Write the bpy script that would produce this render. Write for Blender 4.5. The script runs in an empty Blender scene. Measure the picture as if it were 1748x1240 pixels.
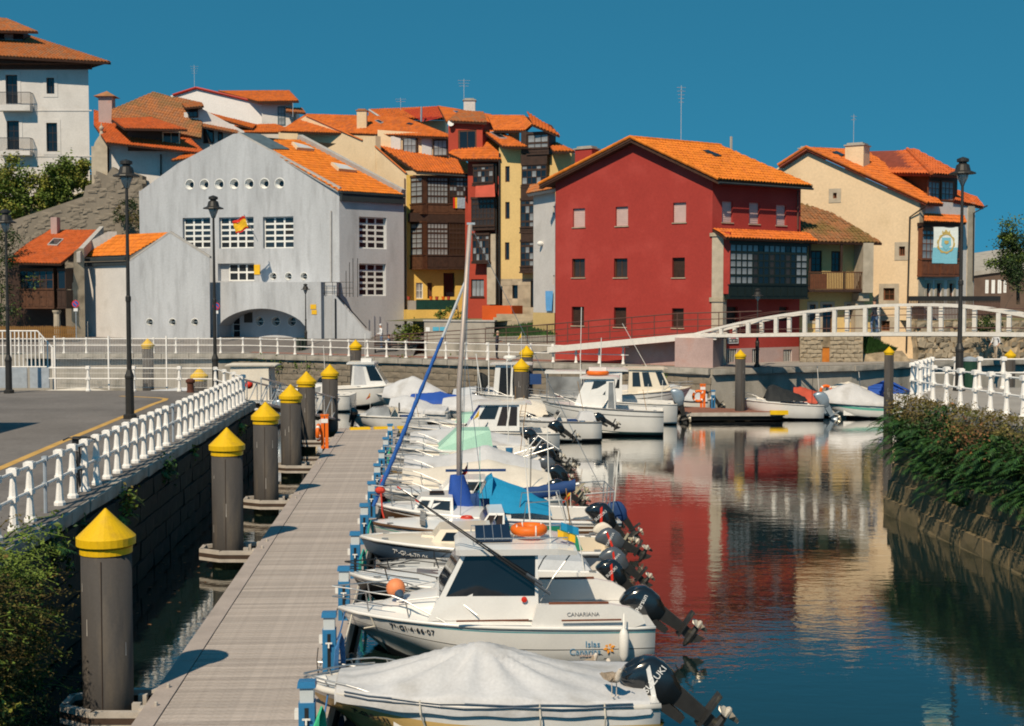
import bpy, bmesh, math, random
from mathutils import Vector, Matrix, noise
R = math.radians
rnd = random.Random(7)
S = bpy.context.scene
COL = S.collection
# camera, sky, sun, exposure
F = 2185.0                      # focal length in photo pixels (45 mm on a 36 mm sensor, 1748 px wide)
CZ = 6.2                        # eye height over the water
PITCH = math.atan(110.0 / F)
cam = bpy.data.cameras.new('camera')
cam.lens = 45; cam.sensor_width = 36; cam.clip_end = 3000; cam.clip_start = 0.1
camo = bpy.data.objects.new('camera', cam); COL.objects.link(camo)
camo.location = (0, 0, CZ); camo.rotation_euler = (R(90) - PITCH, 0, 0)
S.camera = camo
SUN_DIR = Vector((-0.95, -2.35, 2.62)).normalized()      # towards the sun: behind the camera, a little left
w = bpy.data.worlds.new('World'); S.world = w; w.use_nodes = True
nt = w.node_tree; nt.nodes.clear()
sky = nt.nodes.new('ShaderNodeTexSky'); sky.sky_type = 'NISHITA'; sky.sun_disc = False
sky.sun_elevation = math.asin(SUN_DIR.z)
sky.sun_rotation = math.atan2(SUN_DIR.x, SUN_DIR.y)
sky.air_density = 1.0; sky.dust_density = 0.0; sky.ozone_density = 6.0; sky.altitude = 0
tc = nt.nodes.new('ShaderNodeTexCoord')
ad = nt.nodes.new('ShaderNodeVectorMath'); ad.operation = 'ADD'; ad.inputs[1].default_value = (0, 0, 0.40)
nm = nt.nodes.new('ShaderNodeVectorMath'); nm.operation = 'NORMALIZE'
hs = nt.nodes.new('ShaderNodeMix'); hs.data_type = 'RGBA'; hs.blend_type = 'MULTIPLY'; hs.inputs[0].default_value = 1.0
hs.inputs[7].default_value = (0.33, 1.20, 1.0, 1)
bg = nt.nodes.new('ShaderNodeBackground'); bg.inputs[1].default_value = 0.108
ow = nt.nodes.new('ShaderNodeOutputWorld')
nt.links.new(tc.outputs['Generated'], ad.inputs[0]); nt.links.new(ad.outputs[0], nm.inputs[0])
nt.links.new(nm.outputs[0], sky.inputs[0]); nt.links.new(sky.outputs[0], hs.inputs[6])
nt.links.new(hs.outputs[2], bg.inputs[0]); nt.links.new(bg.outputs[0], ow.inputs[0])
sl = bpy.data.lights.new('sun', 'SUN'); sl.energy = 5.0; sl.angle = R(0.5); sl.color = (1.0, 0.84, 0.62)
so = bpy.data.objects.new('sun', sl); COL.objects.link(so)
so.rotation_euler = (-SUN_DIR).to_track_quat('-Z', 'Y').to_euler(); so.location = (-30, -60, 80)
S.view_settings.view_transform = 'Standard'; S.view_settings.look = 'None'
S.view_settings.exposure = 0.0; S.view_settings.gamma = 1.0; S.view_settings.use_curve_mapping = False
S.render.engine = 'CYCLES'
S.cycles.max_bounces = 6; S.cycles.transparent_max_bounces = 16; S.cycles.use_denoising = True
S.cycles.filter_width = 1.9; S.cycles.caustics_reflective = False; S.cycles.caustics_refractive = False
# pixel -> world helpers (surveying the photo)
cp, sp = math.cos(PITCH), math.sin(PITCH)
def ray(px, py):
 a = (px - 874) / F; b = (620 - py) / F
 return Vector((a, cp + b * sp, -sp + b * cp))
def P(px, py, D):                      # point at world y = D
 d = ray(px, py); t = D / d.y
 return Vector((d.x * t, D, CZ + d.z * t))
def G(px, py, z=0.0):                  # point on the level z
 d = ray(px, py); t = (z - CZ) / d.z
 return Vector((d.x * t, d.y * t, z))
def XY(px, D, py=510):
 p = P(px, py, D); return Vector((p.x, p.y))
# materials
M = {}
def nodes(m):
 m.use_nodes = True; n = m.node_tree; return n, n.nodes['Principled BSDF'], n.nodes['Material Output']
def mat(name, c, rough=0.7, var=0.12, scale=3.0, bump=0.0, bscale=None, metal=0.0, spec=0.3, stretch=None, c2=None, c2amt=0.5, c2scale=1.0, fine=0.08, island=0.0, coat=0.0):
 if name in M: return M[name]
 m = bpy.data.materials.new(name); n, b, o = nodes(m); L = n.links.new
 b.inputs['Roughness'].default_value = rough; b.inputs['Metallic'].default_value = metal
 b.inputs['Specular IOR Level'].default_value = spec
 if coat: b.inputs['Coat Weight'].default_value = coat; b.inputs['Coat Roughness'].default_value = 0.08
 tcn = n.nodes.new('ShaderNodeTexCoord'); src = tcn.outputs['Object']
 if stretch:
  mp = n.nodes.new('ShaderNodeMapping'); mp.inputs['Scale'].default_value = stretch; L(src, mp.inputs[0]); src = mp.outputs[0]
 def nz(sc, det=4, vec=None):
  t = n.nodes.new('ShaderNodeTexNoise'); t.inputs['Scale'].default_value = sc; t.inputs['Detail'].default_value = det
  L(vec or src, t.inputs['Vector']); return t.outputs['Fac']
 def rmp(f, lo, hi, a, bb):
  r = n.nodes.new('ShaderNodeMapRange'); r.inputs[1].default_value = lo; r.inputs[2].default_value = hi
  r.inputs[3].default_value = a; r.inputs[4].default_value = bb; L(f, r.inputs[0]); return r.outputs[0]
 col = None
 if c2:
  mx = n.nodes.new('ShaderNodeMix'); mx.data_type = 'RGBA'
  mx.inputs[6].default_value = (*c, 1); mx.inputs[7].default_value = (*c2, 1)
  L(rmp(nz(c2scale, 6), 0.62 - c2amt * 0.3, 0.85 - c2amt * 0.3, 0, 1), mx.inputs[0]); col = mx.outputs[2]
 else:
  rg = n.nodes.new('ShaderNodeRGB'); rg.outputs[0].default_value = (*c, 1); col = rg.outputs[0]
 def mulv(col, f):
  v = n.nodes.new('ShaderNodeVectorMath'); v.operation = 'SCALE'; L(col, v.inputs[0]); L(f, v.inputs['Scale']); return v.outputs[0]
 if var: col = mulv(col, rmp(nz(scale), 0.25, 0.75, 1 - var, 1 + var))
 if fine: col = mulv(col, rmp(nz(scale * 14, 3, tcn.outputs['Object']), 0.25, 0.75, 1 - fine, 1 + fine))
 if island:
  g = n.nodes.new('ShaderNodeNewGeometry'); col = mulv(col, rmp(g.outputs['Random Per Island'], 0, 1, 1 - island, 1 + island))
 L(col, b.inputs['Base Color'])
 if bump:
  bp = n.nodes.new('ShaderNodeBump'); bp.inputs['Strength'].default_value = bump; bp.inputs['Distance'].default_value = 0.02
  L(nz(bscale or scale * 6, 5), bp.inputs['Height']); L(bp.outputs[0], b.inputs['Normal'])
 M[name] = m; return m
def tile_mat(name, c, c2, amt, moss=None):
 m = bpy.data.materials.new(name); n, b, o = nodes(m); L = n.links.new
 b.inputs['Roughness'].default_value = 0.8; b.inputs['Specular IOR Level'].default_value = 0.2
 uv = n.nodes.new('ShaderNodeUVMap'); fl = n.nodes.new('ShaderNodeVectorMath'); fl.operation = 'FLOOR'; L(uv.outputs[0], fl.inputs[0])
 wn = n.nodes.new('ShaderNodeTexWhiteNoise'); wn.noise_dimensions = '2D'; L(fl.outputs[0], wn.inputs['Vector'])
 tcn = n.nodes.new('ShaderNodeTexCoord'); no = n.nodes.new('ShaderNodeTexNoise'); no.inputs['Scale'].default_value = 0.9; no.inputs['Detail'].default_value = 6
 L(tcn.outputs['Object'], no.inputs['Vector'])
 ma = n.nodes.new('ShaderNodeMath'); ma.operation = 'ADD'; L(wn.outputs['Value'], ma.inputs[0]); L(no.outputs['Fac'], ma.inputs[1])
 r = n.nodes.new('ShaderNodeMapRange'); r.inputs[1].default_value = 1.5 - amt; r.inputs[2].default_value = 1.75 - amt * 0.6; L(ma.outputs[0], r.inputs[0])
 mx = n.nodes.new('ShaderNodeMix'); mx.data_type = 'RGBA'; mx.inputs[6].default_value = (*c, 1); mx.inputs[7].default_value = (*c2, 1); L(r.outputs[0], mx.inputs[0])
 r2 = n.nodes.new('ShaderNodeMapRange'); r2.inputs[3].default_value = 0.78; r2.inputs[4].default_value = 1.2; L(wn.outputs['Value'], r2.inputs[0])
 v = n.nodes.new('ShaderNodeVectorMath'); v.operation = 'SCALE'; L(mx.outputs[2], v.inputs[0]); L(r2.outputs[0], v.inputs['Scale'])
 col = v.outputs[0]
 if moss:
  n2 = n.nodes.new('ShaderNodeTexNoise'); n2.inputs['Scale'].default_value = 0.7; n2.inputs['Detail'].default_value = 8; L(tcn.outputs['Object'], n2.inputs['Vector'])
  r3 = n.nodes.new('ShaderNodeMapRange'); r3.inputs[1].default_value = 0.5; r3.inputs[2].default_value = 0.62; L(n2.outputs['Fac'], r3.inputs[0])
  m2 = n.nodes.new('ShaderNodeMix'); m2.data_type = 'RGBA'; L(r3.outputs[0], m2.inputs[0]); L(col, m2.inputs[6]); m2.inputs[7].default_value = (*moss, 1); col = m2.outputs[2]
 L(col, b.inputs['Base Color']); M[name] = m; return m
def glass_mat(name, c=(0.02, 0.025, 0.03), rough=0.06, spec=0.6, var=0.5):
 return mat(name, c, rough=rough, var=var, scale=0.8, spec=spec, fine=0)
mat('red_wall', (0.325, 0.036, 0.028), 0.85, 0.07, 0.5, 0.3, 12, c2=(0.36, 0.05, 0.04), c2amt=0.4, c2scale=0.5)
mat('dark_red_wall', (0.36, 0.05, 0.028), 0.85, 0.1, 0.6, 0.3, 12)
mat('cream_wall', (0.70, 0.53, 0.345), 0.85, 0.06, 0.5, 0.3, 12, c2=(0.58, 0.43, 0.26), c2amt=0.2, c2scale=0.4)
mat('ochre_wall', (0.62, 0.44, 0.19), 0.85, 0.07, 0.6, 0.3, 12)
mat('yellow_wall', (0.66, 0.44, 0.11), 0.85, 0.1, 0.6, 0.3, 12)
mat('white_wall', (0.58, 0.55, 0.53), 0.85, 0.08, 0.6, 0.3, 12, c2=(0.45, 0.42, 0.39), c2amt=0.2, c2scale=0.5)
mat('grey_wall', (0.43, 0.445, 0.475), 0.85, 0.16, 0.7, 0.35, 10, stretch=(1, 1, 0.16), c2=(0.345, 0.355, 0.378), c2amt=0.45, c2scale=2.4)
mat('pale_grey_wall', (0.47, 0.48, 0.505), 0.85, 0.1, 0.7, 0.3, 10, stretch=(1, 1, 0.25), c2=(0.30, 0.30, 0.315), c2amt=0.3, c2scale=0.6)
mat('concrete', (0.36, 0.33, 0.29), 0.9, 0.2, 1.0, 0.4, 9, stretch=(1, 1, 0.4), c2=(0.15, 0.14, 0.12), c2amt=0.4, c2scale=1.0)
mat('stone_trim', (0.42, 0.36, 0.28), 0.9, 0.2, 2.0, 0.5, 12)
mat('stone', (0.24, 0.20, 0.155), 0.9, 0.3, 1.5, 0.6, 8, island=0.3, c2=(0.13, 0.115, 0.09), c2amt=0.4, c2scale=1.2)
mat('pale_stone', (0.36, 0.30, 0.22), 0.9, 0.25, 1.5, 0.6, 8, island=0.25, c2=(0.22, 0.18, 0.13), c2amt=0.35, c2scale=1.2)
mat('rubble', (0.33, 0.255, 0.17), 0.95, 0.4, 1.6, 1.0, 4, c2=(0.20, 0.155, 0.10), c2amt=0.6, c2scale=2.2)
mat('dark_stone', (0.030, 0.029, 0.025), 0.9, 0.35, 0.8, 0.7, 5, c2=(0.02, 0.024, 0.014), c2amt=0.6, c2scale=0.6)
mat('brown_stone', (0.19, 0.145, 0.08), 0.9, 0.35, 0.8, 0.7, 5, c2=(0.09, 0.075, 0.035), c2amt=0.5, c2scale=0.8)
mat('pink_plaster', (0.42, 0.30, 0.28), 0.9, 0.15, 0.8, 0.3, 9, c2=(0.36, 0.19, 0.15), c2amt=0.4, c2scale=0.8)
mat('hill_wall', (0.235, 0.20, 0.16), 0.95, 0.35, 0.5, 0.8, 5, stretch=(1, 1, 0.4), c2=(0.12, 0.10, 0.075), c2amt=0.5, c2scale=0.5)
mat('dark_wood', (0.040, 0.020, 0.013), 0.6, 0.3, 4)
mat('brown_wood', (0.085, 0.036, 0.018), 0.6, 0.3, 4)
mat('red_wood', (0.16, 0.055, 0.025), 0.6, 0.25, 4)
mat('green_black', (0.010, 0.016, 0.014), 0.5, 0.2, 4)
mat('orange_door', (0.50, 0.16, 0.02), 0.6, 0.2, 3)
mat('eave_wood', (0.055, 0.025, 0.016), 0.8, 0.3, 3)
mat('red_eave', (0.20, 0.045, 0.025), 0.8, 0.2, 3)
mat('shutter', (0.52, 0.37, 0.345), 0.7, 0.08, 3)
mat('curtain', (0.55, 0.53, 0.50), 0.8, 0.3, 2)
mat('white_frame', (0.72, 0.72, 0.70), 0.6, 0.05, 3)
mat('white_paint', (0.78, 0.75, 0.72), 0.5, 0.1, 4, 0.15, 30, c2=(0.62, 0.57, 0.52), c2amt=0.3, c2scale=3)
mat('galv', (0.36, 0.40, 0.45), 0.5, 0.15, 5, metal=0.2)
mat('lamp_iron', (0.022, 0.020, 0.018), 0.5, 0.2, 5, spec=0.4)
mat('black_metal', (0.012, 0.012, 0.013), 0.45, 0.2, 5, spec=0.4)
mat('rail_brown', (0.10, 0.05, 0.04), 0.6, 0.2, 5)
mat('steel', (0.50, 0.50, 0.50), 0.5, 0.05, 5, metal=1.0)
mat('alu', (0.55, 0.55, 0.55), 0.4, 0.1, 5, metal=0.6)
mat('lead', (0.085, 0.12, 0.14), 0.5, 0.2, 2)
mat('gutter', (0.03, 0.038, 0.042), 0.6, 0.2, 3)
mat('pale_edge', (0.40, 0.38, 0.36), 0.8, 0.15, 3)
glass_mat('glass'); glass_mat('dark_glass', (0.008, 0.011, 0.016), 0.05, 0.5, 0.3)
glass_mat('curtain_glass', (0.22, 0.23, 0.24), 0.12, 0.5, 0.7)
glass_mat('brown_glass', (0.035, 0.022, 0.014), 0.1, 0.5)
tile_mat('tiles_orange', (0.60, 0.155, 0.028), (0.36, 0.10, 0.03), 0.42)
tile_mat('tiles_bright', (0.64, 0.185, 0.022), (0.44, 0.125, 0.022), 0.4)
tile_mat('tiles_red', (0.54, 0.12, 0.03), (0.34, 0.085, 0.03), 0.42)
tile_mat('tiles_weathered', (0.46, 0.15, 0.045), (0.27, 0.125, 0.06), 0.55)
tile_mat('tiles_old', (0.42, 0.16, 0.06), (0.26, 0.12, 0.06), 0.6, moss=(0.25, 0.135, 0.06))
tile_mat('tiles_mossy', (0.32, 0.14, 0.06), (0.19, 0.10, 0.05), 0.6, moss=(0.18, 0.115, 0.04))
GC = dict(spec=0.5, fine=0.03)
mat('gelcoat', (0.70, 0.69, 0.675), 0.28, 0.05, 2.0, coat=0.3, **GC)
mat('gelcoat_cream', (0.70, 0.62, 0.50), 0.3, 0.06, 2.0, coat=0.3, **GC)
mat('gelcoat_old', (0.60, 0.575, 0.54), 0.45, 0.12, 2.0, c2=(0.45, 0.40, 0.33), c2amt=0.25, c2scale=1.5, **GC)
mat('hull_ochre', (0.62, 0.42, 0.16), 0.35, 0.08, 2.0, **GC)
mat('hull_tan', (0.60, 0.42, 0.22), 0.4, 0.08, 2.0, **GC)
mat('hull_black', (0.010, 0.010, 0.011), 0.3, 0.1, 2.0, **GC)
mat('hull_navy', (0.045, 0.075, 0.12), 0.35, 0.15, 2.0, **GC)
mat('hull_brown', (0.10, 0.05, 0.022), 0.4, 0.2, 2.0, **GC)
mat('antifoul', (0.022, 0.028, 0.036), 0.7, 0.3, 2.0)
mat('antifoul_green', (0.02, 0.06, 0.065), 0.7, 0.3, 2.0)
mat('stripe_teal', (0.10, 0.30, 0.34), 0.4, 0.05, 2.0)
mat('stripe_green', (0.12, 0.42, 0.34), 0.4, 0.05, 2.0)
mat('stripe_blue', (0.05, 0.14, 0.30), 0.4, 0.05, 2.0)
mat('stripe_grey', (0.18, 0.18, 0.18), 0.4, 0.05, 2.0)
mat('line_dark', (0.02, 0.02, 0.022), 0.5, 0.05, 2.0)
mat('tarp_white', (0.50, 0.50, 0.515), 0.8, 0.12, 1.5, 0.5, 5, c2=(0.34, 0.325, 0.31), c2amt=0.35, c2scale=1.2)
mat('tarp_grey', (0.45, 0.47, 0.50), 0.8, 0.1, 1.5, 0.35, 5)
mat('tarp_cream', (0.64, 0.58, 0.50), 0.8, 0.1, 1.5, 0.35, 5)
mat('tarp_blue', (0.02, 0.075, 0.34), 0.75, 0.12, 1.5, 0.4, 5)
mat('tarp_cyan', (0.01, 0.22, 0.42), 0.75, 0.12, 1.5, 0.4, 5)
mat('tarp_navy', (0.015, 0.05, 0.16), 0.75, 0.12, 1.5, 0.4, 5)
mat('tarp_black', (0.016, 0.018, 0.02), 0.7, 0.2, 1.5, 0.4, 5)
mat('tarp_red', (0.42, 0.07, 0.04), 0.7, 0.2, 1.5, 0.4, 5)
mat('tarp_green', (0.01, 0.17, 0.09), 0.75, 0.12, 1.5, 0.4, 5)
mat('mint', (0.30, 0.52, 0.42), 0.5, 0.1, 1.5)
mat('engine_black', (0.010, 0.011, 0.013), 0.16, 0.2, 4, spec=0.6, coat=0.6, fine=0)
mat('engine_grey', (0.075, 0.085, 0.10), 0.25, 0.1, 4, spec=0.6, coat=0.4, fine=0)
mat('engine_silver', (0.26, 0.32, 0.38), 0.3, 0.1, 4, spec=0.6, metal=0.3, fine=0)
mat('engine_leg', (0.022, 0.022, 0.022), 0.5, 0.35, 5, c2=(0.10, 0.09, 0.06), c2amt=0.15, c2scale=6)
mat('engine_worn', (0.42, 0.38, 0.28), 0.6, 0.25, 5, c2=(0.16, 0.13, 0.08), c2amt=0.4, c2scale=5)
mat('prop', (0.55, 0.50, 0.42), 0.4, 0.2, 5, metal=0.3)
mat('white_plastic', (0.72, 0.70, 0.66), 0.45, 0.06, 4)
mat('orange_plastic', (0.72, 0.14, 0.012), 0.5, 0.1, 4)
mat('buoy_orange', (0.72, 0.24, 0.10), 0.55, 0.12, 4)
mat('red_plastic', (0.60, 0.03, 0.015), 0.5, 0.1, 4)
mat('yellow_plastic', (0.72, 0.45, 0.008), 0.5, 0.1, 4)
mat('yellow_cap', (0.66, 0.40, 0.004), 0.5, 0.10, 3, 0.1, 20, c2=(0.50, 0.30, 0.02), c2amt=0.25, c2scale=4)
mat('wood', (0.35, 0.20, 0.08), 0.6, 0.2, 6)
mat('teak', (0.16, 0.055, 0.03), 0.6, 0.3, 8)
mat('rope_white', (0.60, 0.56, 0.48), 0.9, 0.15, 20)
mat('rope_red', (0.55, 0.05, 0.03), 0.9, 0.15, 20)
mat('rope_blue', (0.05, 0.16, 0.36), 0.9, 0.15, 20)
mat('rope_green', (0.05, 0.42, 0.22), 0.9, 0.15, 20)
mat('rope_teal', (0.03, 0.33, 0.30), 0.9, 0.15, 20)
mat('rubber', (0.012, 0.012, 0.012), 0.7, 0.2, 6)
mat('solar', (0.010, 0.018, 0.04), 0.15, 0.2, 3, spec=0.6)
mat('ped_blue', (0.025, 0.16, 0.34), 0.45, 0.12, 5)
mat('ped_light', (0.50, 0.54, 0.56), 0.4, 0.08, 5)
mat('pile_grey', (0.058, 0.053, 0.051), 0.75, 0.3, 2.0, 0.3, 10, stretch=(1, 1, 0.2), c2=(0.115, 0.095, 0.075), c2amt=0.4, c2scale=3.0)
mat('plank_wood', (0.44, 0.38, 0.345), 0.85, 0.16, 2.0, 0.5, 14, stretch=(1, 14, 1), fine=0.14)
mat('deck_edge', (0.36, 0.31, 0.285), 0.85, 0.15, 2.0, 0.3, 14)
mat('pontoon_side', (0.14, 0.12, 0.105), 0.85, 0.2, 2.0)
mat('collar_alu', (0.42, 0.38, 0.34), 0.55, 0.2, 4)
mat('collar_dark', (0.055, 0.035, 0.025), 0.7, 0.3, 4)
mat('asphalt', (0.165, 0.150, 0.142), 0.95, 0.16, 0.6, 0.4, 30, fine=0.15, c2=(0.125, 0.113, 0.108), c2amt=0.5, c2scale=0.35)
mat('bridge_paint', (0.68, 0.64, 0.59), 0.5, 0.1, 4)
mat('paving', (0.30, 0.275, 0.25), 0.95, 0.15, 0.8, 0.3, 12)
mat('red_paving', (0.30, 0.15, 0.115), 0.95, 0.15, 0.8, 0.3, 12)
mat('road_yellow', (0.52, 0.31, 0.09), 0.9, 0.2, 2.0)
mat('grass', (0.10, 0.17, 0.025), 0.95, 0.3, 1.5)
mat('earth', (0.19, 0.17, 0.08), 0.95, 0.35, 0.4, c2=(0.07, 0.085, 0.02), c2amt=0.55, c2scale=0.5)
mat('bin_green', (0.012, 0.05, 0.03), 0.6, 0.15, 3)
mat('skin', (0.45, 0.24, 0.16), 0.6, 0.05, 4)
mat('hair', (0.03, 0.02, 0.014), 0.7, 0.1, 8)
mat('cloth_white', (0.66, 0.66, 0.68), 0.85, 0.1, 4)
mat('cloth_dark', (0.03, 0.034, 0.05), 0.85, 0.2, 4)
mat('cloth_blue', (0.12, 0.18, 0.30), 0.85, 0.2, 4)
mat('cloth_beige', (0.40, 0.32, 0.24), 0.85, 0.2, 4)
mat('gull_brown', (0.30, 0.235, 0.175), 0.85, 0.35, 26, fine=0.3)
mat('gull_pale', (0.55, 0.48, 0.41), 0.85, 0.25, 26, fine=0.2)
mat('flag_red', (0.62, 0.03, 0.015), 0.8, 0.05, 3)
mat('flag_yellow', (0.72, 0.42, 0.02), 0.8, 0.05, 3)
mat('flag_grey', (0.30, 0.36, 0.44), 0.8, 0.05, 3)
mat('flag_cyan', (0.17, 0.42, 0.52), 0.8, 0.05, 3)
mat('flag_white', (0.62, 0.66, 0.64), 0.8, 0.05, 3)
mat('gold', (0.45, 0.33, 0.10), 0.7, 0.1, 3)
mat('sign_blue', (0.02, 0.10, 0.36), 0.5, 0.02, 3)
mat('sign_red', (0.60, 0.03, 0.03), 0.5, 0.02, 3)
mat('sign_white', (0.72, 0.72, 0.72), 0.5, 0.02, 3)
mat('towel_blue', (0.10, 0.30, 0.58), 0.85, 0.1, 3)
mat('ink', (0.02, 0.02, 0.024), 0.6, 0, 3, fine=0)
mat('ink_grey', (0.16, 0.17, 0.19), 0.6, 0, 3, fine=0)
mat('ink_white', (0.74, 0.74, 0.74), 0.5, 0, 3, fine=0)
mat('ink_blue', (0.10, 0.28, 0.46), 0.5, 0, 3, fine=0)
mat('ink_orange', (0.72, 0.30, 0.04), 0.5, 0, 3, fine=0)
mat('ink_pale', (0.62, 0.42, 0.36), 0.5, 0, 3, fine=0)
mat('leaf', (0.10, 0.145, 0.022), 0.6, 0.3, 0.7, island=0.55, fine=0, spec=0.3)
mat('leaf_yellow', (0.20, 0.20, 0.032), 0.6, 0.3, 0.7, island=0.5, fine=0)
mat('leaf_dark', (0.022, 0.044, 0.010), 0.6, 0.3, 0.7, island=0.55, fine=0)
mat('fern', (0.024, 0.066, 0.014), 0.55, 0.3, 0.7, island=0.5, fine=0)
mat('dry_leaf', (0.125, 0.092, 0.026), 0.8, 0.35, 0.8, island=0.5, fine=0, c2=(0.06, 0.075, 0.02), c2amt=0.5, c2scale=1.2)
mat('rust_leaf', (0.16, 0.075, 0.032), 0.8, 0.35, 0.8, island=0.5, fine=0)
mat('bark', (0.075, 0.055, 0.04), 0.95, 0.3, 3)
# mesh builder
class MB:
 def __init__(s): s.v = []; s.f = []; s.m = []; s.uv = None
 def add(s, vs, fs, mi=0):
  o = len(s.v); s.v.extend([tuple(x) for x in vs])
  for f in fs: s.f.append(tuple(i + o for i in f)); s.m.append(mi)
  return s
 def quad(s, a, b, c, d, mi=0): return s.add([a, b, c, d], [(0, 1, 2, 3)], mi)
 def poly(s, pts, mi=0): return s.add(pts, [tuple(range(len(pts)))], mi)
 def hexa(s, p, mi=0):            # p: 4 bottom, 4 top
  return s.add(p, [(3, 2, 1, 0), (4, 5, 6, 7), (0, 1, 5, 4), (1, 2, 6, 5), (2, 3, 7, 6), (3, 0, 4, 7)], mi)
 def box(s, c, d, mi=0, rz=0.0, taper=1.0):
  x, y, z = c; a, b, h = d[0] / 2, d[1] / 2, d[2] / 2; ca, sa = math.cos(rz), math.sin(rz)
  pts = []
  for zz, t in ((-h, 1), (h, taper)):
   for u, v in ((-a, -b), (a, -b), (a, b), (-a, b)):
    u *= t; v *= t
    pts.append((x + u * ca - v * sa, y + u * sa + v * ca, z + zz))
  return s.hexa(pts, mi)
 def bx(s, x0, x1, y0, y1, z0, z1, mi=0):
  return s.box(((x0 + x1) / 2, (y0 + y1) / 2, (z0 + z1) / 2), (abs(x1 - x0), abs(y1 - y0), abs(z1 - z0)), mi)
 def prism(s, pts, off, mi=0):    # planar polygon swept by an offset
  off = Vector(off); n = len(pts); a = [Vector(p) for p in pts]; b = [p + off for p in a]
  fs = [tuple(range(n))[::-1], tuple(range(n, 2 * n))] + [(i, (i + 1) % n, n + (i + 1) % n, n + i) for i in range(n)]
  return s.add(a + b, fs, mi)
 def tube(s, pts, r, n=6, mi=0, cap=True):
  pts = [Vector(p) for p in pts]; rs = r if isinstance(r, (list, tuple)) else [r] * len(pts)
  vs = []; up = None
  for i, p in enumerate(pts):
   t = (pts[min(i + 1, len(pts) - 1)] - pts[max(i - 1, 0)])
   if t.length < 1e-9: t = Vector((0, 0, 1))
   t.normalize()
   if up is None: up = Vector((0, 0, 1)) if abs(t.z) < 0.9 else Vector((1, 0, 0))
   a = t.cross(up)
   if a.length < 1e-6: a = t.cross(Vector((0, 1, 0)))
   a.normalize(); b = a.cross(t); up = b
   for k in range(n):
    an = 2 * math.pi * k / n; vs.append(p + (a * math.cos(an) + b * math.sin(an)) * rs[i])
  fs = []
  for i in range(len(pts) - 1):
   for k in range(n):
    k2 = (k + 1) % n; fs.append((i * n + k, i * n + k2, (i + 1) * n + k2, (i + 1) * n + k))
  if cap: fs.append(tuple(range(n))[::-1]); fs.append(tuple(range((len(pts) - 1) * n, len(pts) * n)))
  return s.add(vs, fs, mi)
 def lathe(s, prof, c=(0, 0, 0), n=16, mi=0):   # prof: (r, z)
  c = Vector(c); vs = []; fs = []
  for r, z in prof:
   for k in range(n):
    a = 2 * math.pi * k / n; vs.append((c.x + max(r, 1e-4) * math.cos(a), c.y + max(r, 1e-4) * math.sin(a), c.z + z))
  for i in range(len(prof) - 1):
   for k in range(n):
    k2 = (k + 1) % n; fs.append((i * n + k, i * n + k2, (i + 1) * n + k2, (i + 1) * n + k))
  fs.append(tuple(range(n))[::-1]); fs.append(tuple(range((len(prof) - 1) * n, len(prof) * n)))
  return s.add(vs, fs, mi)
 def grid(s, rows, mi=0, closed=False):         # rows: lists of points, same length; mi may be f(i,j)
  n = len(rows[0]); o = len(s.v)
  for r in rows: s.v.extend([tuple(p) for p in r])
  for i in range(len(rows) - 1):
   for j in range(n if closed else n - 1):
    j2 = (j + 1) % n
    s.f.append((o + i * n + j, o + i * n + j2, o + (i + 1) * n + j2, o + (i + 1) * n + j))
    s.m.append(mi(i, j) if callable(mi) else mi)
  return s
 def torus(s, c, Rr, r, n=20, k=8, axis='z', mi=0, sx=1.0, arc=None):
  rows = []; c = Vector(c)
  for i in range(n):
   a = 2 * math.pi * i / n; ring = []
   for j in range(k):
    b = 2 * math.pi * j / k; q = Rr + r * math.cos(b)
    x, y, z = q * math.cos(a) * sx, q * math.sin(a), r * math.sin(b)
    ring.append(c + Vector((x, y, z) if axis == 'z' else ((x, z, y) if axis == 'y' else (z, x, y))))
   rows.append(ring)
  rows.append(rows[0]); return s.grid(rows, mi, closed=True)
 def ball(s, c, r, n=12, m=8, mi=0):
  c = Vector(c); rr = r if isinstance(r, (tuple, list)) else (r, r, r); rows = []
  for i in range(m + 1):
   t = math.pi * i / m
   rows.append([c + Vector((rr[0] * math.sin(t) * math.cos(2 * math.pi * k / n), rr[1] * math.sin(t) * math.sin(2 * math.pi * k / n), -rr[2] * math.cos(t))) for k in range(n)])
  return s.grid(rows, mi, closed=True)
 def build(s, name, mats, parent=None, smooth=False, local=False, merge=False):
  if not isinstance(mats, (list, tuple)): mats = [mats]
  off = Vector((0, 0, 0)) if local else wloc(parent)
  me = bpy.data.meshes.new(name)
  me.from_pydata([(v[0] - off.x, v[1] - off.y, v[2] - off.z) for v in s.v], [], s.f)
  for m in mats: me.materials.append(M[m] if isinstance(m, str) else m)
  me.polygons.foreach_set('material_index', s.m)
  if s.uv:
   l = me.uv_layers.new(name='UVMap'); l.data.foreach_set('uv', s.uv)
  if merge:
   bm = bmesh.new(); bm.from_mesh(me); bmesh.ops.remove_doubles(bm, verts=bm.verts, dist=1e-4)
   bmesh.ops.recalc_face_normals(bm, faces=bm.faces); bm.to_mesh(me); bm.free()
  if smooth: me.polygons.foreach_set('use_smooth', [True] * len(me.polygons))
  me.update()
  return link(name, me, parent)
def wloc(o):
 v = Vector((0, 0, 0))
 while o is not None: v += o.location; o = o.parent
 return v
def link(name, me, parent=None):
 o = bpy.data.objects.new(name, me); COL.objects.link(o)
 if parent is not None: o.parent = parent
 return o
def tag(o, label=None, cat=None, group=None, kind=None):
 if label: o['label'] = label
 if cat: o['category'] = cat
 if group: o['group'] = group
 if kind: o['kind'] = kind
 return o
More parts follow.
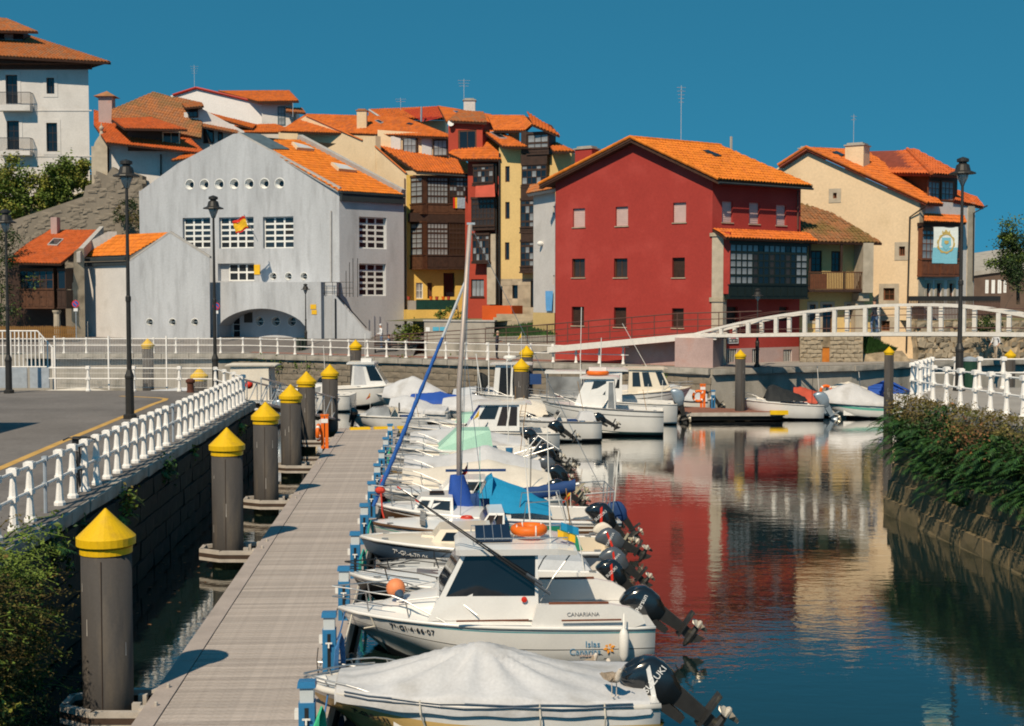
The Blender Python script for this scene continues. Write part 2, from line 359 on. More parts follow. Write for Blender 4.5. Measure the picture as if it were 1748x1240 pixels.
def thing(name, label, cat, loc=(0, 0, 0), rz=0.0, group=None):
 o = bpy.data.objects.new(name, None); COL.objects.link(o); o.location = loc; o.rotation_euler = (0, 0, rz)
 o.empty_display_size = 0.2
 return tag(o, label, cat, group)
def kids(o): return [c for c in KID.get(o.name, [])] if False else list(o.children)
def copy_tree(o, parent=None):
 c = o.copy(); COL.objects.link(c)
 if parent is not None: c.parent = parent
 for ch in o.children: copy_tree(ch, c)
 return c
def text_mesh(txt, size, shear=0.0, bold=0.0, ex=0.004, spacing=1.0):
 cu = bpy.data.curves.new('lettering', 'FONT'); cu.body = txt; cu.size = size; cu.extrude = ex; cu.offset = bold
 cu.align_x = 'CENTER'; cu.align_y = 'CENTER'; cu.shear = shear; cu.resolution_u = 3; cu.space_character = spacing
 o = bpy.data.objects.new('lettering', cu); COL.objects.link(o)
 dg = bpy.context.evaluated_depsgraph_get(); me = bpy.data.meshes.new_from_object(o.evaluated_get(dg))
 bpy.data.objects.remove(o); bpy.data.curves.remove(cu)
 return me
def put_text(txt, size, matname, parent, mtx, name='lettering', fn=None, **kw):
 me = text_mesh(txt, size, **kw); me.materials.clear(); me.materials.append(M[matname])
 if fn:
  for v in me.vertices: v.co = fn(v.co)
 else: me.transform(mtx)
 return link(name, me, parent)
# facades
class Fac:
 """A vertical wall plane between two surveyed corners; u runs A->B, y axis points into the building."""
 def __init__(s, pa, da, pb, db, pya=510, pyb=510):
  s.setup(XY(pa, da, pya), XY(pb, db, pyb))
 def setup(s, A, B):
  s.A, s.B = Vector(A), Vector(B); d = s.B - s.A; s.L = d.length; s.d = d / s.L
  s.n = Vector((-s.d.y, s.d.x))
  if s.n.y < 0 and abs(s.n.y) > 0.05: s.n = -s.n
  s.rz = math.atan2(s.d.y, s.d.x)
  return s
 def pt(s, u, z, dep=0.0):
  p = s.A + s.d * u + s.n * dep; return Vector((p.x, p.y, z))
 def uz(s, px, py):
  d = ray(px, py); n2 = s.n; t = (s.A.x * n2.x + s.A.y * n2.y) / (d.x * n2.x + d.y * n2.y)
  q = Vector((d.x * t, d.y * t)); return (q - s.A).dot(s.d), CZ + d.z * t
 def off(s, dep):      # parallel plane moved outwards (towards the camera) by dep
  f = Fac.__new__(Fac); f.setup(s.A - s.n * dep, s.B - s.n * dep); f.n = s.n; return f
 def rect(s, x0, x1, y0, y1):
  a = s.uz(x0, (y0 + y1) / 2)[0]; b = s.uz(x1, (y0 + y1) / 2)[0]; c = s.uz((x0 + x1) / 2, y1)[1]; e = s.uz((x0 + x1) / 2, y0)[1]
  return (a, b, c, e)
def facm(A, B, n=None):
 f = Fac.__new__(Fac); f.setup(A, B)
 if n is not None: f.n = n
 return f
def wall(fac, mname, parent, zb, top, opens=(), depth=0.22, name='wall', u0=0.0, u1=None, rounds=(), mats=None, opdepth=None):
 """Wall with real openings. top: [(u,z)..] ; opens: (u0,u1,z0,z1); rounds: (u,z,r)"""
 u1 = fac.L if u1 is None else u1
 mb = MB()
 def tz(u):
  if u <= top[0][0]: return top[0][1]
  for (a, za), (b, zb2) in zip(top, top[1:]):
   if u <= b + 1e-9: return za + (zb2 - za) * (u - a) / max(b - a, 1e-9)
  return top[-1][1]
 sq = [(u - r, u + r, z - r, z + r) for u, z, r in rounds]
 allop = list(opens) + sq
 us = sorted(set([round(x, 4) for x in [u0, u1] + [t[0] for t in top if u0 < t[0] < u1] + [x for o in allop for x in o[:2] if u0 < x < u1]]))
 zs = sorted(set([round(zb, 4)] + [round(x, 4) for o in allop for x in o[2:4] if x > zb]))
 for a, b in zip(us, us[1:]):
  if b - a < 1e-4: continue
  m = (a + b) / 2; lim = min(tz(a + 1e-6), tz(b - 1e-6)); rows = [z for z in zs if z < lim - 1e-3]
  for z0, z1 in zip(rows, rows[1:] + [None]):
   if z1 is None:
    mb.quad(fac.pt(a, z0), fac.pt(b, z0), fac.pt(b, tz(b - 1e-6)), fac.pt(a, tz(a + 1e-6)))
   else:
    zc = (z0 + z1) / 2
    if any(o[0] < m < o[1] and o[2] < zc < o[3] for o in allop): continue
    mb.quad(fac.pt(a, z0), fac.pt(b, z0), fac.pt(b, z1), fac.pt(a, z1))
 dd = opdepth or depth
 for o in opens:
  a, b, c, e = o[:4]
  for q in (((a, c), (b, c)), ((b, c), (b, e)), ((b, e), (a, e)), ((a, e), (a, c))):
   (p0, z0), (p1, z1) = q
   mb.quad(fac.pt(p0, z0), fac.pt(p1, z1), fac.pt(p1, z1, dd), fac.pt(p0, z0, dd))
 for u, z, r in rounds:
  N = 16; ring = []; sqr = []
  for k in range(N):
   a = 2 * math.pi * (k + 0.5) / N; ca, sa = math.cos(a), math.sin(a); ring.append((u + r * 0.96 * ca, z + r * 0.96 * sa))
   q = max(abs(ca), abs(sa)); sqr.append((u + r * ca / q, z + r * sa / q))
  for k in range(N):
   k2 = (k + 1) % N
   mb.quad(fac.pt(*sqr[k]), fac.pt(*sqr[k2]), fac.pt(*ring[k2]), fac.pt(*ring[k]))
   mb.quad(fac.pt(*ring[k]), fac.pt(*ring[k2]), fac.pt(*ring[k2], dd), fac.pt(*ring[k], dd))
  for cx, cz in ((1, 1), (1, -1), (-1, 1), (-1, -1)):   # square corners
   cand = sorted(range(N), key=lambda k: (sqr[k][0] - u - cx * r) ** 2 + (sqr[k][1] - z - cz * r) ** 2)[:2]
   mb.poly([fac.pt(u + cx * r, z + cz * r), fac.pt(*sqr[cand[0]]), fac.pt(*sqr[cand[1]])])
 return mb.build(name, mname, parent)
PC = {}
def pane_mesh(w, h, mname, t=0.012):
 k = (round(w, 2), round(h, 2), mname)
 if k not in PC:
  mb = MB().box((0, 0, 0), (w, t, h)); me = bpy.data.meshes.new('pane'); me.from_pydata(mb.v, [], mb.f); me.materials.append(M[mname]); PC[k] = me
 return PC[k]
def window(fac, o, parent, cols, rows, frame='white_frame', glass='glass', rec=0.16, fw=0.06, mw=0.035, single=False, sill=None, name='window', label=None, rvar=None):
 """Recessed window: frame with glazing bars (part) and its panes (sub-parts)."""
 a, b, c, e = o[:4]; mb = MB()
 def bar(u0, u1, z0, z1, d0, d1):
  p = [fac.pt(u0, z0, d0), fac.pt(u1, z0, d0), fac.pt(u1, z0, d1), fac.pt(u0, z0, d1)]
  mb.hexa(p + [v + Vector((0, 0, z1 - z0)) for v in p])
 d0, d1 = rec - 0.03, rec + 0.03
 bar(a, b, c, c + fw, d0, d1); bar(a, b, e - fw, e, d0, d1); bar(a, a + fw, c + fw, e - fw, d0, d1); bar(b - fw, b, c + fw, e - fw, d0, d1)
 pw = (b - a - 2 * fw) / cols; ph = (e - c - 2 * fw) / rows
 for i in range(1, cols): x = a + fw + i * pw; bar(x - mw / 2, x + mw / 2, c + fw, e - fw, d0 + 0.005, d1 - 0.005)
 for i in range(1, rows): z = c + fw + i * ph; bar(a + fw, b - fw, z - mw / 2, z + mw / 2, d0 + 0.01, d1 - 0.01)
 if sill:
  bar(a - 0.08, b + 0.08, c - 0.07, c - 0.004, -0.07, 0.05)
 wo = mb.build(name, frame, parent)
 if label: wo['label'] = label
 if single:
  m2 = MB()
  for i in range(cols):
   for j in range(rows):
    x = a + fw + i * pw; z = c + fw + j * ph
    m2.quad(fac.pt(x, z, rec), fac.pt(x + pw, z, rec), fac.pt(x + pw, z + ph, rec), fac.pt(x, z + ph, rec))
  g = m2.build('pane', glass, wo)
  if cols * rows > 1: g['kind'] = 'stuff'
 else:
  for i in range(cols):
   for j in range(rows):
    gm = glass if not rvar else (rvar(i, e) if callable(rvar) else rvar[(i * i * 3 + i * 5 + j * 2 + int(a * 13)) % len(rvar)])
    po = link('pane', pane_mesh(pw, ph, gm), wo)
    po.location = fac.pt(a + fw + (i + .5) * pw, c + fw + (j + .5) * ph, rec) - wloc(wo); po.rotation_euler = (0, 0, fac.rz)
 return wo
def blank(fac, o, parent, mname, name='shutter', rec=0.10, slats=0):
 a, b, c, e = o[:4]; mb = MB()
 p = [fac.pt(a, c, rec), fac.pt(b, c, rec), fac.pt(b, c, rec + 0.04), fac.pt(a, c, rec + 0.04)]
 mb.hexa(p + [v + Vector((0, 0, e - c)) for v in p])
 for i in range(slats):
  z = c + (e - c) * (i + 0.5) / slats; q = [fac.pt(a, z - 0.02, rec - 0.012), fac.pt(b, z - 0.02, rec - 0.012), fac.pt(b, z - 0.02, rec - 0.002), fac.pt(a, z - 0.02, rec - 0.002)]
  mb.hexa(q + [v + Vector((0, 0, 0.03)) for v in q])
 return mb.build(name, mname, parent)
def surround(fac, o, parent, mname, wdt=0.22, proud=0.03, name='window_surround', sill=True):
 a, b, c, e = o[:4]; mb = MB()
 def bar(u0, u1, z0, z1):
  p = [fac.pt(u0, z0, -proud), fac.pt(u1, z0, -proud), fac.pt(u1, z0, 0.02), fac.pt(u0, z0, 0.02)]
  mb.hexa(p + [v + Vector((0, 0, z1 - z0)) for v in p])
 bar(a - wdt, a, c, e); bar(b, b + wdt, c, e); bar(a - wdt, b + wdt, e, e + wdt); bar(a - wdt, b + wdt, c - wdt, c)
 return mb.build(name, mname, parent)
def fbox(mb, fac, u0, u1, z0, z1, d0, d1, mi=0):
 p = [fac.pt(u0, z0, d0), fac.pt(u1, z0, d0), fac.pt(u1, z0, d1), fac.pt(u0, z0, d1)]
 mb.hexa(p + [v + Vector((0, 0, z1 - z0)) for v in p], mi); return mb
# tiled roofs
def roof(parent, pts, mname, pitch=0.24, rowlen=0.42, amp=0.055, jit=0.013, name='roof', slab='eave_wood', slabt=0.14, e=None):
 """pts: planar polygon, first edge = eave (left to right seen from outside). Barrel tiles as relief; slab below."""
 pts = [Vector(p) for p in pts]; e0, e1 = pts[0], pts[1]
 U = (e1 - e0).normalized(); nn = Vector((0, 0, 0));
 for i in range(len(pts)): nn += (pts[i] - e0).cross(pts[(i + 1) % len(pts)] - e0)
 nn.normalize()
 if nn.z < 0: nn = -nn
 V = nn.cross(U)
 if V.z < 0: V = -V
 poly = [((p - e0).dot(U), (p - e0).dot(V)) for p in pts]
 def span(u):
  vs = []
  for (a, va), (b, vb) in zip(poly, poly[1:] + poly[:1]):
   if abs(a - b) < 1e-9:
    if abs(a - u) < 1e-6: vs += [va, vb]
    continue
   t = (u - a) / (b - a)
   if -1e-6 <= t <= 1 + 1e-6: vs.append(va + (vb - va) * t)
  return (min(vs), max(vs)) if vs else None
 umin = min(p[0] for p in poly); umax = max(p[0] for p in poly); ns = 5
 ncol = max(2, int((umax - umin) / pitch)); pitch = (umax - umin) / ncol
 us = [umin + (i / ns) * pitch for i in range(ncol * ns + 1)]
 sp_ = [span(min(max(u, umin + 1e-6), umax - 1e-6)) for u in us]
 vmin = min(p[1] for p in poly); vmax = max(p[1] for p in poly); nrow = max(1, int(math.ceil((vmax - vmin) / rowlen)))
 mb = MB(); uvs = []; rr = random.Random(int(abs(e0.x * 31 + e0.y * 17 + e0.z * 7)))
 jits = {}
 idx = {}
 def vert(i, v, h):
  k = (i, round(v, 4), round(h, 4))
  if k not in idx:
   idx[k] = len(mb.v); mb.v.append(tuple(e0 + U * us[i] + V * v + nn * h))
  return idx[k]
 prof = [0.12, 0.80, 1.0, 0.80, 0.12]
 for i in range(len(us) - 1):
  if not sp_[i] or not sp_[i + 1]: continue
  c = i // ns; h0 = prof[i % ns] * amp if i % ns else 0.0; h1 = prof[(i + 1) % ns] * amp if (i + 1) % ns else 0.0
  lo0, hi0 = sp_[i]; lo1, hi1 = sp_[i + 1]
  for k in range(nrow):
   va, vb = vmin + k * rowlen, vmin + (k + 1) * rowlen
   a0, a1 = min(max(va, lo0), hi0), min(max(va, lo1), hi1); b0, b1 = min(max(vb, lo0), hi0), min(max(vb, lo1), hi1)
   if b0 - a0 < 1e-4 and b1 - a1 < 1e-4: continue
   j = jits.setdefault((c, k), rr.uniform(-jit, jit)); lift = 0.028 + j
   q = [vert(i, a0, h0 + lift), vert(i + 1, a1, h1 + lift), vert(i + 1, b1, h1 + j * .3), vert(i, b0, h0 + j * .3)]
   q2 = []
   for x in q:
    if x not in q2: q2.append(x)
   if len(q2) >= 3:
    mb.f.append(tuple(q2)); mb.m.append(0); uvs += [c + 0.5, k + 0.5] * len(q2)
   if b0 - a0 > 0.05 and b1 - a1 > 0.05:
    q = [vert(i, a0, h0 - 0.03), vert(i + 1, a1, h1 - 0.03), vert(i + 1, a1, h1 + lift), vert(i, a0, h0 + lift)]
    mb.f.append(tuple(q)); mb.m.append(0); uvs += [c + 0.5, k + 0.5] * 4
 mb.uv = uvs
 o = mb.build(name, mname, parent)
 if slab:
  s = MB().prism([p - nn * 0.035 for p in pts], -nn * slabt); s.build('eaves_board', slab, parent)
 return o
def ridge_cap(parent, a, b, mname, r=0.12):
 a, b = Vector(a), Vector(b); n = max(1, int((b - a).length / 0.4)); mb = MB(); uvs = []
 for i in range(n):
  p = a.lerp(b, i / n); q = a.lerp(b, (i + 1.08) / n); f0 = len(mb.f); mb.tube([p, q], [r * 1.08, r * 0.9], 8)
  for f in mb.f[f0:]: uvs += [i + 0.5, 50.5] * len(f)
 mb.uv = uvs; o = mb.build('ridge_tile', mname, parent); o['kind'] = 'stuff'; return o
# SETTING
def water_mat():
 m = bpy.data.materials.new('water'); n, b, o = nodes(m); L = n.links.new
 n.nodes.remove(b); df = n.nodes.new('ShaderNodeBsdfDiffuse'); df.inputs[0].default_value = (0.006, 0.016, 0.015, 1); gl = n.nodes.new('ShaderNodeBsdfGlossy'); gl.inputs['Roughness'].default_value = 0.02; gl.inputs[0].default_value = (1, .98, .95, 1)
 fr_ = n.nodes.new('ShaderNodeFresnel'); fr_.inputs[0].default_value = 1.333; fm = n.nodes.new('ShaderNodeMath'); fm.operation = 'MULTIPLY'; fm.inputs[1].default_value = 2.0; fm.use_clamp = True; mx = n.nodes.new('ShaderNodeMixShader')
 L(fr_.outputs[0], fm.inputs[0]); L(fm.outputs[0], mx.inputs[0]); L(df.outputs[0], mx.inputs[1]); L(gl.outputs[0], mx.inputs[2]); L(mx.outputs[0], o.inputs[0])
 g = n.nodes.new('ShaderNodeNewGeometry')
 def wave(scl, sc, det):
  mp = n.nodes.new('ShaderNodeMapping'); mp.inputs['Scale'].default_value = scl; L(g.outputs['Position'], mp.inputs[0])
  t = n.nodes.new('ShaderNodeTexNoise'); t.inputs['Scale'].default_value = sc; t.inputs['Detail'].default_value = det; L(mp.outputs[0], t.inputs['Vector']); return t.outputs['Fac']
 patch = wave((0.05, 0.12, 1), 1.0, 2)      # calm and ruffled patches
 r = n.nodes.new('ShaderNodeMapRange'); r.inputs[1].default_value = 0.35; r.inputs[2].default_value = 0.65; r.inputs[3].default_value = 0.18; r.inputs[4].default_value = 1.0; L(patch, r.inputs[0])
 a = n.nodes.new('ShaderNodeMath'); a.operation = 'ADD'; L(wave((0.6, 1.5, 1), 1.6, 3), a.inputs[0])
 bq = n.nodes.new('ShaderNodeMath'); bq.operation = 'MULTIPLY'; bq.inputs[1].default_value = 0.32; L(wave((1, 1.6, 1), 6.0, 3), bq.inputs[0]); L(bq.outputs[0], a.inputs[1])
 c = n.nodes.new('ShaderNodeMath'); c.operation = 'MULTIPLY'; L(a.outputs[0], c.inputs[0]); L(r.outputs[0], c.inputs[1])
 bp = n.nodes.new('ShaderNodeBump'); bp.inputs['Strength'].default_value = 0.5; bp.inputs['Distance'].default_value = 0.019; L(c.outputs[0], bp.inputs['Height'])
 L(bp.outputs[0], gl.inputs['Normal']); L(bp.outputs[0], fr_.inputs['Normal']); M['water'] = m
water_mat()
mb = MB().quad((-250, -60, 0), (250, -60, 0), (250, 160, 0), (-250, 160, 0)); tag(mb.build('water', 'water'), kind='structure')
VX = -0.0636                                   # heading of the channel
def Q(lat, D, z=0.0): return Vector((VX * D + lat, D, z))
ZL, ZF, ZR = 2.4, 2.4, 3.2                     # quay levels: near left, far, near right
far_edge = [G(-400, 604, ZF), G(420, 603.5, ZF), G(1068, 623, ZF), G(1215, 629, ZF), G(1454, 623, ZF), G(1551, 618, ZF), G(1790, 611, ZF)]
pts = [Vector((-900, far_edge[0].y, ZF))] + far_edge + [Vector((900, far_edge[-1].y, ZF)), Vector((900, 1500, ZF)), Vector((-900, 1500, ZF))]
tag(MB().poly(pts).build('ground', 'paving'), kind='structure')
def strip(edge, d0, d1, z, m, name, i0=0, i1=None):
 e = edge[i0:i1]; mb = MB()
 for a, b in zip(e, e[1:]):
  mb.quad(Vector((a.x, a.y + d0, z)), Vector((b.x, b.y + d0, z)), Vector((b.x, b.y + d1, z)), Vector((a.x, a.y + d1, z)))
 return tag(mb.build(name, m), kind='structure')
strip(far_edge, 2.2, 7.5, ZF + 0.004, 'asphalt', 'road', 0, 2)
strip(far_edge, 1.0, 3.4, ZF + 0.008, 'red_paving', 'footpath', 1, 4)
# stone blocks
def block_meshes(mname, L_, H_, T_, n, seed, b=0.02):
 r_ = random.Random(seed); out = []
 for i in range(n):
  l, h = L_ - 0.035, H_ - 0.03; mb = MB(); j = lambda s: r_.uniform(-s, s)
  back = [(-l / 2, T_ / 2, -h / 2), (l / 2, T_ / 2, -h / 2), (l / 2, T_ / 2, h / 2), (-l / 2, T_ / 2, h / 2)]
  fr = [(-l / 2 + j(b), j(b) - T_ / 2, -h / 2 + j(b)), (l / 2 + j(b), j(b) - T_ / 2, -h / 2 + j(b)), (l / 2 + j(b), j(b) - T_ / 2, h / 2 + j(b)), (-l / 2 + j(b), j(b) - T_ / 2, h / 2 + j(b))]
  c = (j(l * .2), -T_ / 2 - r_.uniform(0.01, 0.035), j(h * .2))
  mb.add(back + fr + [c], [(4, 5, 8), (5, 6, 8), (6, 7, 8), (7, 4, 8), (0, 1, 5, 4), (1, 2, 6, 5), (2, 3, 7, 6), (3, 0, 4, 7)])
  me = bpy.data.meshes.new('stone'); me.from_pydata(mb.v, [], mb.f); me.materials.append(M[mname]); out.append(me)
 return out
def lay(parent, meshes, A, B, z0, z1, L_, H_, name='stone', batter=0.0, seed=1, jit=0.02, skip=0.0):
 """courses of blocks along A->B (xy), on the camera side; batter: outward shift at z0"""
 r_ = random.Random(seed); A, B = Vector(A[:2]), Vector(B[:2]); d = B - A; Ln = d.length; d /= Ln; nrm = Vector((d.y, -d.x))
 rows = int(round((z1 - z0) / H_)); off = wloc(parent)
 for k in range(rows):
  z = z0 + (k + .5) * H_; u = -(k % 2) * L_ * .5
  while u < Ln:
   c = u + L_ / 2; sx = 1.0
   u0, u1 = max(u, 0), min(u + L_, Ln)
   if u1 - u0 > 0.12 and r_.random() >= skip:
    c = (u0 + u1) / 2; sx = (u1 - u0) / L_
    sh = batter * (1 - (z - z0) / max(z1 - z0, 1e-6)) + r_.uniform(-jit, jit)
    p = A + d * c + nrm * sh
    o = link(name, r_.choice(meshes), parent); o.location = Vector((p.x, p.y, z)) - off; o.rotation_euler = (0, 0, math.atan2(d.y, d.x)); o.scale = (sx, 1, 1)
   u += L_
def wall_core(name, edge, zt, m, parent, back=0.6, batter=0.0, zb=-1.0):
 mb = MB()
 for a, b in zip(edge, edge[1:]):
  d = Vector((b.x - a.x, b.y - a.y)).normalized(); nrm = Vector((d.y, -d.x, 0))
  mb.hexa([Vector((a.x, a.y, zb)) + nrm * batter, Vector((b.x, b.y, zb)) + nrm * batter, Vector((b.x, b.y, zb)) - nrm * back, Vector((a.x, a.y, zb)) - nrm * back,
    Vector((a.x, a.y, zt)), Vector((b.x, b.y, zt)), Vector((b.x, b.y, zt)) - nrm * back, Vector((a.x, a.y, zt)) - nrm * back])
 return mb.build(name, m, parent)
fq = thing('quay_wall', 'long weathered grey stone quay wall behind the far moored boats', 'wall', (0, 75, 0))
wall_core('wall_core', far_edge, ZF - 0.06, 'concrete', fq)
bl = block_meshes('stone', 0.95, 0.40, 0.16, 6, 3)
lay(fq, bl, G(395, 603.5, ZF), far_edge[1], 0.3, 1.9, 0.95, 0.40, seed=2)
lay(fq, bl, far_edge[1], far_edge[2], 0.3, 1.9, 0.95, 0.40, seed=3)
lay(fq, bl, far_edge[2], far_edge[3], 0.3, 1.9, 0.95, 0.40, seed=4)
cpm = block_meshes('concrete', 1.9, 0.36, 0.5, 4, 5, 0.012)
for i in range(len(far_edge) - 1):
 a, b = far_edge[i], far_edge[i + 1]
 if i == 0: a = G(40, 604, ZF)
 if i == 5: b = G(1760, 612, ZF)
 n_ = Vector((b.y - a.y, -(b.x - a.x), 0)).normalized() * 0.02
 lay(fq, cpm, a + n_, b + n_, ZF - 0.36, ZF, 1.9, 0.36, name='coping_stone', seed=10 + i, jit=0.012)
LE0, LE1 = Q(-6.5, 2), Q(-6.5, 46.9)
lq_corner2 = Q(-8.6, 52.6); lq_far = Vector((-60, 54.5, 0))
pts = [LE0, LE1, lq_corner2, lq_far, Vector((-90, 54.5, 0)), Vector((-90, 2, 0))]
tag(MB().poly([Vector((p.x, p.y, ZL)) for p in pts]).build('quay_road', 'asphalt'), kind='structure')
lqw = thing('quay_wall', 'dark damp stone quay wall below the left white railing', 'wall', (-9, 30, 0))
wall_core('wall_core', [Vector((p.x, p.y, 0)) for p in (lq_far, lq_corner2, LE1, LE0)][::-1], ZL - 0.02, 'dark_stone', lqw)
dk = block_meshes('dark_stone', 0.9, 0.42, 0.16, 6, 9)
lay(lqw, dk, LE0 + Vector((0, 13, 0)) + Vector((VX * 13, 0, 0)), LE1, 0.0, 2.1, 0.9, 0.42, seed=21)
cpd = block_meshes('concrete', 1.25, 0.26, 0.55, 4, 15, 0.015)
def copline(parent, a, b, z, meshes, seed, out=0.05, L_=1.25, H_=0.26):
 n_ = Vector((b.y - a.y, -(b.x - a.x), 0)).normalized() * out
 lay(parent, meshes, a + n_, b + n_, z - H_ + 0.012, z + 0.012, L_, H_, name='coping_stone', seed=seed, jit=0.012)
copline(lqw, Q(-6.5, 14), LE1, ZL, cpd, 31, out=-0.2)
copline(lqw, LE1, lq_corner2, ZL, cpd, 32, out=-0.2)
RB = [Vector((12.7, 12, 0)), Vector((11.4, 28.5, 0)), Vector((10.75, 36.8, 0))]; RT = [p + Vector((0.75, 0.2, 0)) for p in RB]
RC = Vector((13.4, 43.0, 0)); RF = Vector((60, 45.0, 0))
pts = RT + [RC, RF, Vector((60, 12, 0))]
tag(MB().poly([Vector((p.x, p.y, ZR)) for p in pts][::-1]).build('quay_pavement', 'paving'), kind='structure')
rqw = thing('quay_wall', 'brown battered stone wall below the overhanging bushes on the right', 'wall', (11, 30, 0))
mb = MB()
prs = list(zip(RB, RT)) + [(RC + Vector((-.5, .2, 0)), RC), (RF, RF)]
for (b0, t0), (b1, t1) in zip(prs, prs[1:]):
 lo = lambda q, z: Vector((q.x, q.y, z))
 bm0, bm1 = b0 + (b0 - t0) * .25, b1 + (b1 - t1) * .25
 mb.quad(lo(bm0, -0.8), lo(bm1, -0.8), lo(t1, ZR - .02), lo(t0, ZR - .02))
mb.build('wall_core', 'brown_stone', rqw)
br = block_meshes('brown_stone', 1.3, 0.5, 0.14, 6, 19, 0.015)
rr_ = random.Random(5)
for k in range(6):
 z = 0.22 + k * 0.5; f = (z + 0.8) / (ZR + 0.8)
 A = RB[1].lerp(RT[1], f) + (RB[1] - RT[1]) * .2 * (1 - f); B = RB[2].lerp(RT[2], f) + (RB[2] - RT[2]) * .2 * (1 - f)
 A = A + (A - B).normalized() * 5.2
 lay(rqw, br, B, A, z - .25, z + .25, 1.3, 0.5, seed=40 + k, jit=0.015)
copline(rqw, RT[2], RT[1] + (RT[1] - RT[2]) * .9, ZR, block_meshes('concrete', 1.6, 0.3, 0.5, 4, 25, 0.015), 33, out=-0.22, L_=1.6, H_=0.3)
copline(rqw, RF, RC, ZR, cpd, 36, out=-0.2)
def ribbon(pts, wd, z, m, name):
 mb = MB(); n = len(pts); L_, R_ = [], []
 for i, p in enumerate(pts):
  t = (pts[min(i + 1, n - 1)] - pts[max(i - 1, 0)]).normalized(); nn = Vector((-t.y, t.x, 0)) * wd / 2
  L_.append(Vector((p.x, p.y, z)) + nn); R_.append(Vector((p.x, p.y, z)) - nn)
 mb.grid([L_, R_]); return tag(mb.build(name, m), kind='structure')
yl = [G(x, y, ZL) for x, y in ((-160, 866), (0, 800), (100, 757), (200, 716), (262, 690), (280, 684), (283, 681), (270, 679.5), (240, 678), (205, 676.5))]
ribbon(yl, 0.22, ZL + 0.004, 'road_yellow', 'road_marking')
# railings
def post_mesh(mname, h=1.0):
 k = h / 1.0; mb = MB()
 mb.lathe([(0.085, 0), (0.085, 0.05 * k), (0.062, 0.09 * k), (0.040, 0.40 * k), (0.042, 0.44 * k), (0.062, 0.47 * k), (0.062, 0.54 * k), (0.058, 0.56 * k), (0.036, 0.86 * k), (0.040, 0.90 * k)], n=8)
 mb.box((0, 0, 0.945 * k), (0.13, 0.13, 0.11 * k)); mb.box((0, 0, 0.505 * k), (0.15, 0.10, 0.085 * k)); mb.box((0, 0, 1.0 * k), (0.09, 0.09, 0.03))
 me = bpy.data.meshes.new('post'); me.from_pydata(mb.v, [], mb.f); me.materials.append(M[mname]); return me
PM = post_mesh('white_paint'); PMg = bpy.data.meshes.new('post')
mb = MB().lathe([(0.032, 0), (0.032, 1.0)], n=6); mb.box((0, 0, 0.95), (0.09, 0.09, 0.09)); mb.box((0, 0, 0.5), (0.09, 0.09, 0.08)); PMg.from_pydata(mb.v, [], mb.f); PMg.materials.append(M['galv'])
def along(pl, step, start=0.0):
 out = []; acc = start
 for a, b in zip(pl, pl[1:]):
  L_ = (b - a).length;
  while acc < L_: out.append((a.lerp(b, acc / L_), math.atan2(b.y - a.y, b.x - a.x))); acc += step
  acc -= L_
 return out
def railing(label, pl, z, step, h=1.0, galv=(), name='railing', group=None, r=0.026, start=0.0):
 pl = [Vector((p.x, p.y, z)) for p in pl]; t = thing(name, label, 'railing', tuple(pl[0]), group=group)
 for i, (p, a) in enumerate(along(pl, step, start)):
  o = link('post', PMg if i in galv else PM, t); o.location = p - pl[0]; o.rotation_euler = (0, 0, a); o.scale = (1.0, 1.0, h) if i in galv else (1.28, 1.28, h)
 for hh in (0.93, 0.505):
  MB().tube([p + Vector((0, 0, hh * h)) for p in pl], r, 6).build('rail', 'white_paint' if hh < .6 else 'white_paint', t)
 return t
railing('white cast balustrade along the near left quay, from the road down to the pontoon', [Q(-6.84, 13), Q(-6.84, 46.6)], ZL, 0.87, 1.02, galv=(11, 24), r=0.028)
railing('white balustrade across the end of the left road, in front of the mesh fence', [Q(-6.84, 46.6), Q(-8.9, 52.3), Vector((G(77, 669, ZL).x, 52.6, 0))], ZL, 1.9, 1.02)
fr = [Vector((p.x, p.y + 0.35, 0)) for p in far_edge]
railing('long white balustrade on the far quay, running up to the footbridge ramp', [Vector((-42, fr[0].y, 0)), fr[1], fr[2] + Vector((0.2, 0, 0))], ZF, 1.55, 1.08, r=0.03)
railing('white balustrade on the right quay above the bushes, round the lamp post', [Vector((14.0, 24, 0)), Vector((12.0, 38.4, 0)), Vector((13.9, 42.3, 0)), Vector((30, 43.6, 0))], ZR, 0.82, 1.06, r=0.028)
fe = thing('mesh_fence', 'tall white wire mesh fence panels behind the white balustrade on the left', 'fence', (-16, 53.2, ZL))
fx = [G(x, 668, ZL).x for x in (84, 177, 277, 362)]
for x in fx: MB().bx(x - .03, x + .03, 53.17, 53.23, ZL, ZL + 2.25).build('post', 'white_paint', fe)
for a, b in zip(fx, fx[1:]):
 mb = MB(); x = a + .1
 while x < b - .05: mb.bx(x - .0035, x + .0035, 53.197, 53.203, ZL + .08, ZL + 2.18); x += 0.065
 for z in (.1, .7, 1.3, 1.9, 2.15): mb.bx(a, b, 53.194, 53.206, ZL + z - .006, ZL + z + .006)
 o = mb.build('mesh_panel', 'white_paint', fe)
fg = thing('security_gate', 'white barred gate with a sloping top rail at the far left', 'gate', (-20, 53.4, ZL))
xs = [G(x, 668, ZL).x for x in (-30, 52, 78)]
zt = lambda x: ZL + 2.45 - max(0, (x - xs[1])) * 1.15
mb = MB(); x = xs[0]
while x < xs[2]: mb.bx(x - .02, x + .02, 53.38, 53.42, ZL + .9, zt(x)); x += 0.17
mb.build('bars', 'white_paint', fg)['kind'] = 'stuff'
MB().tube([(xs[0], 53.4, zt(xs[0])), (xs[1], 53.4, zt(xs[1])), (xs[2], 53.4, zt(xs[2])), (xs[2], 53.4, ZL)], 0.035).build('gate_frame', 'white_paint', fg)
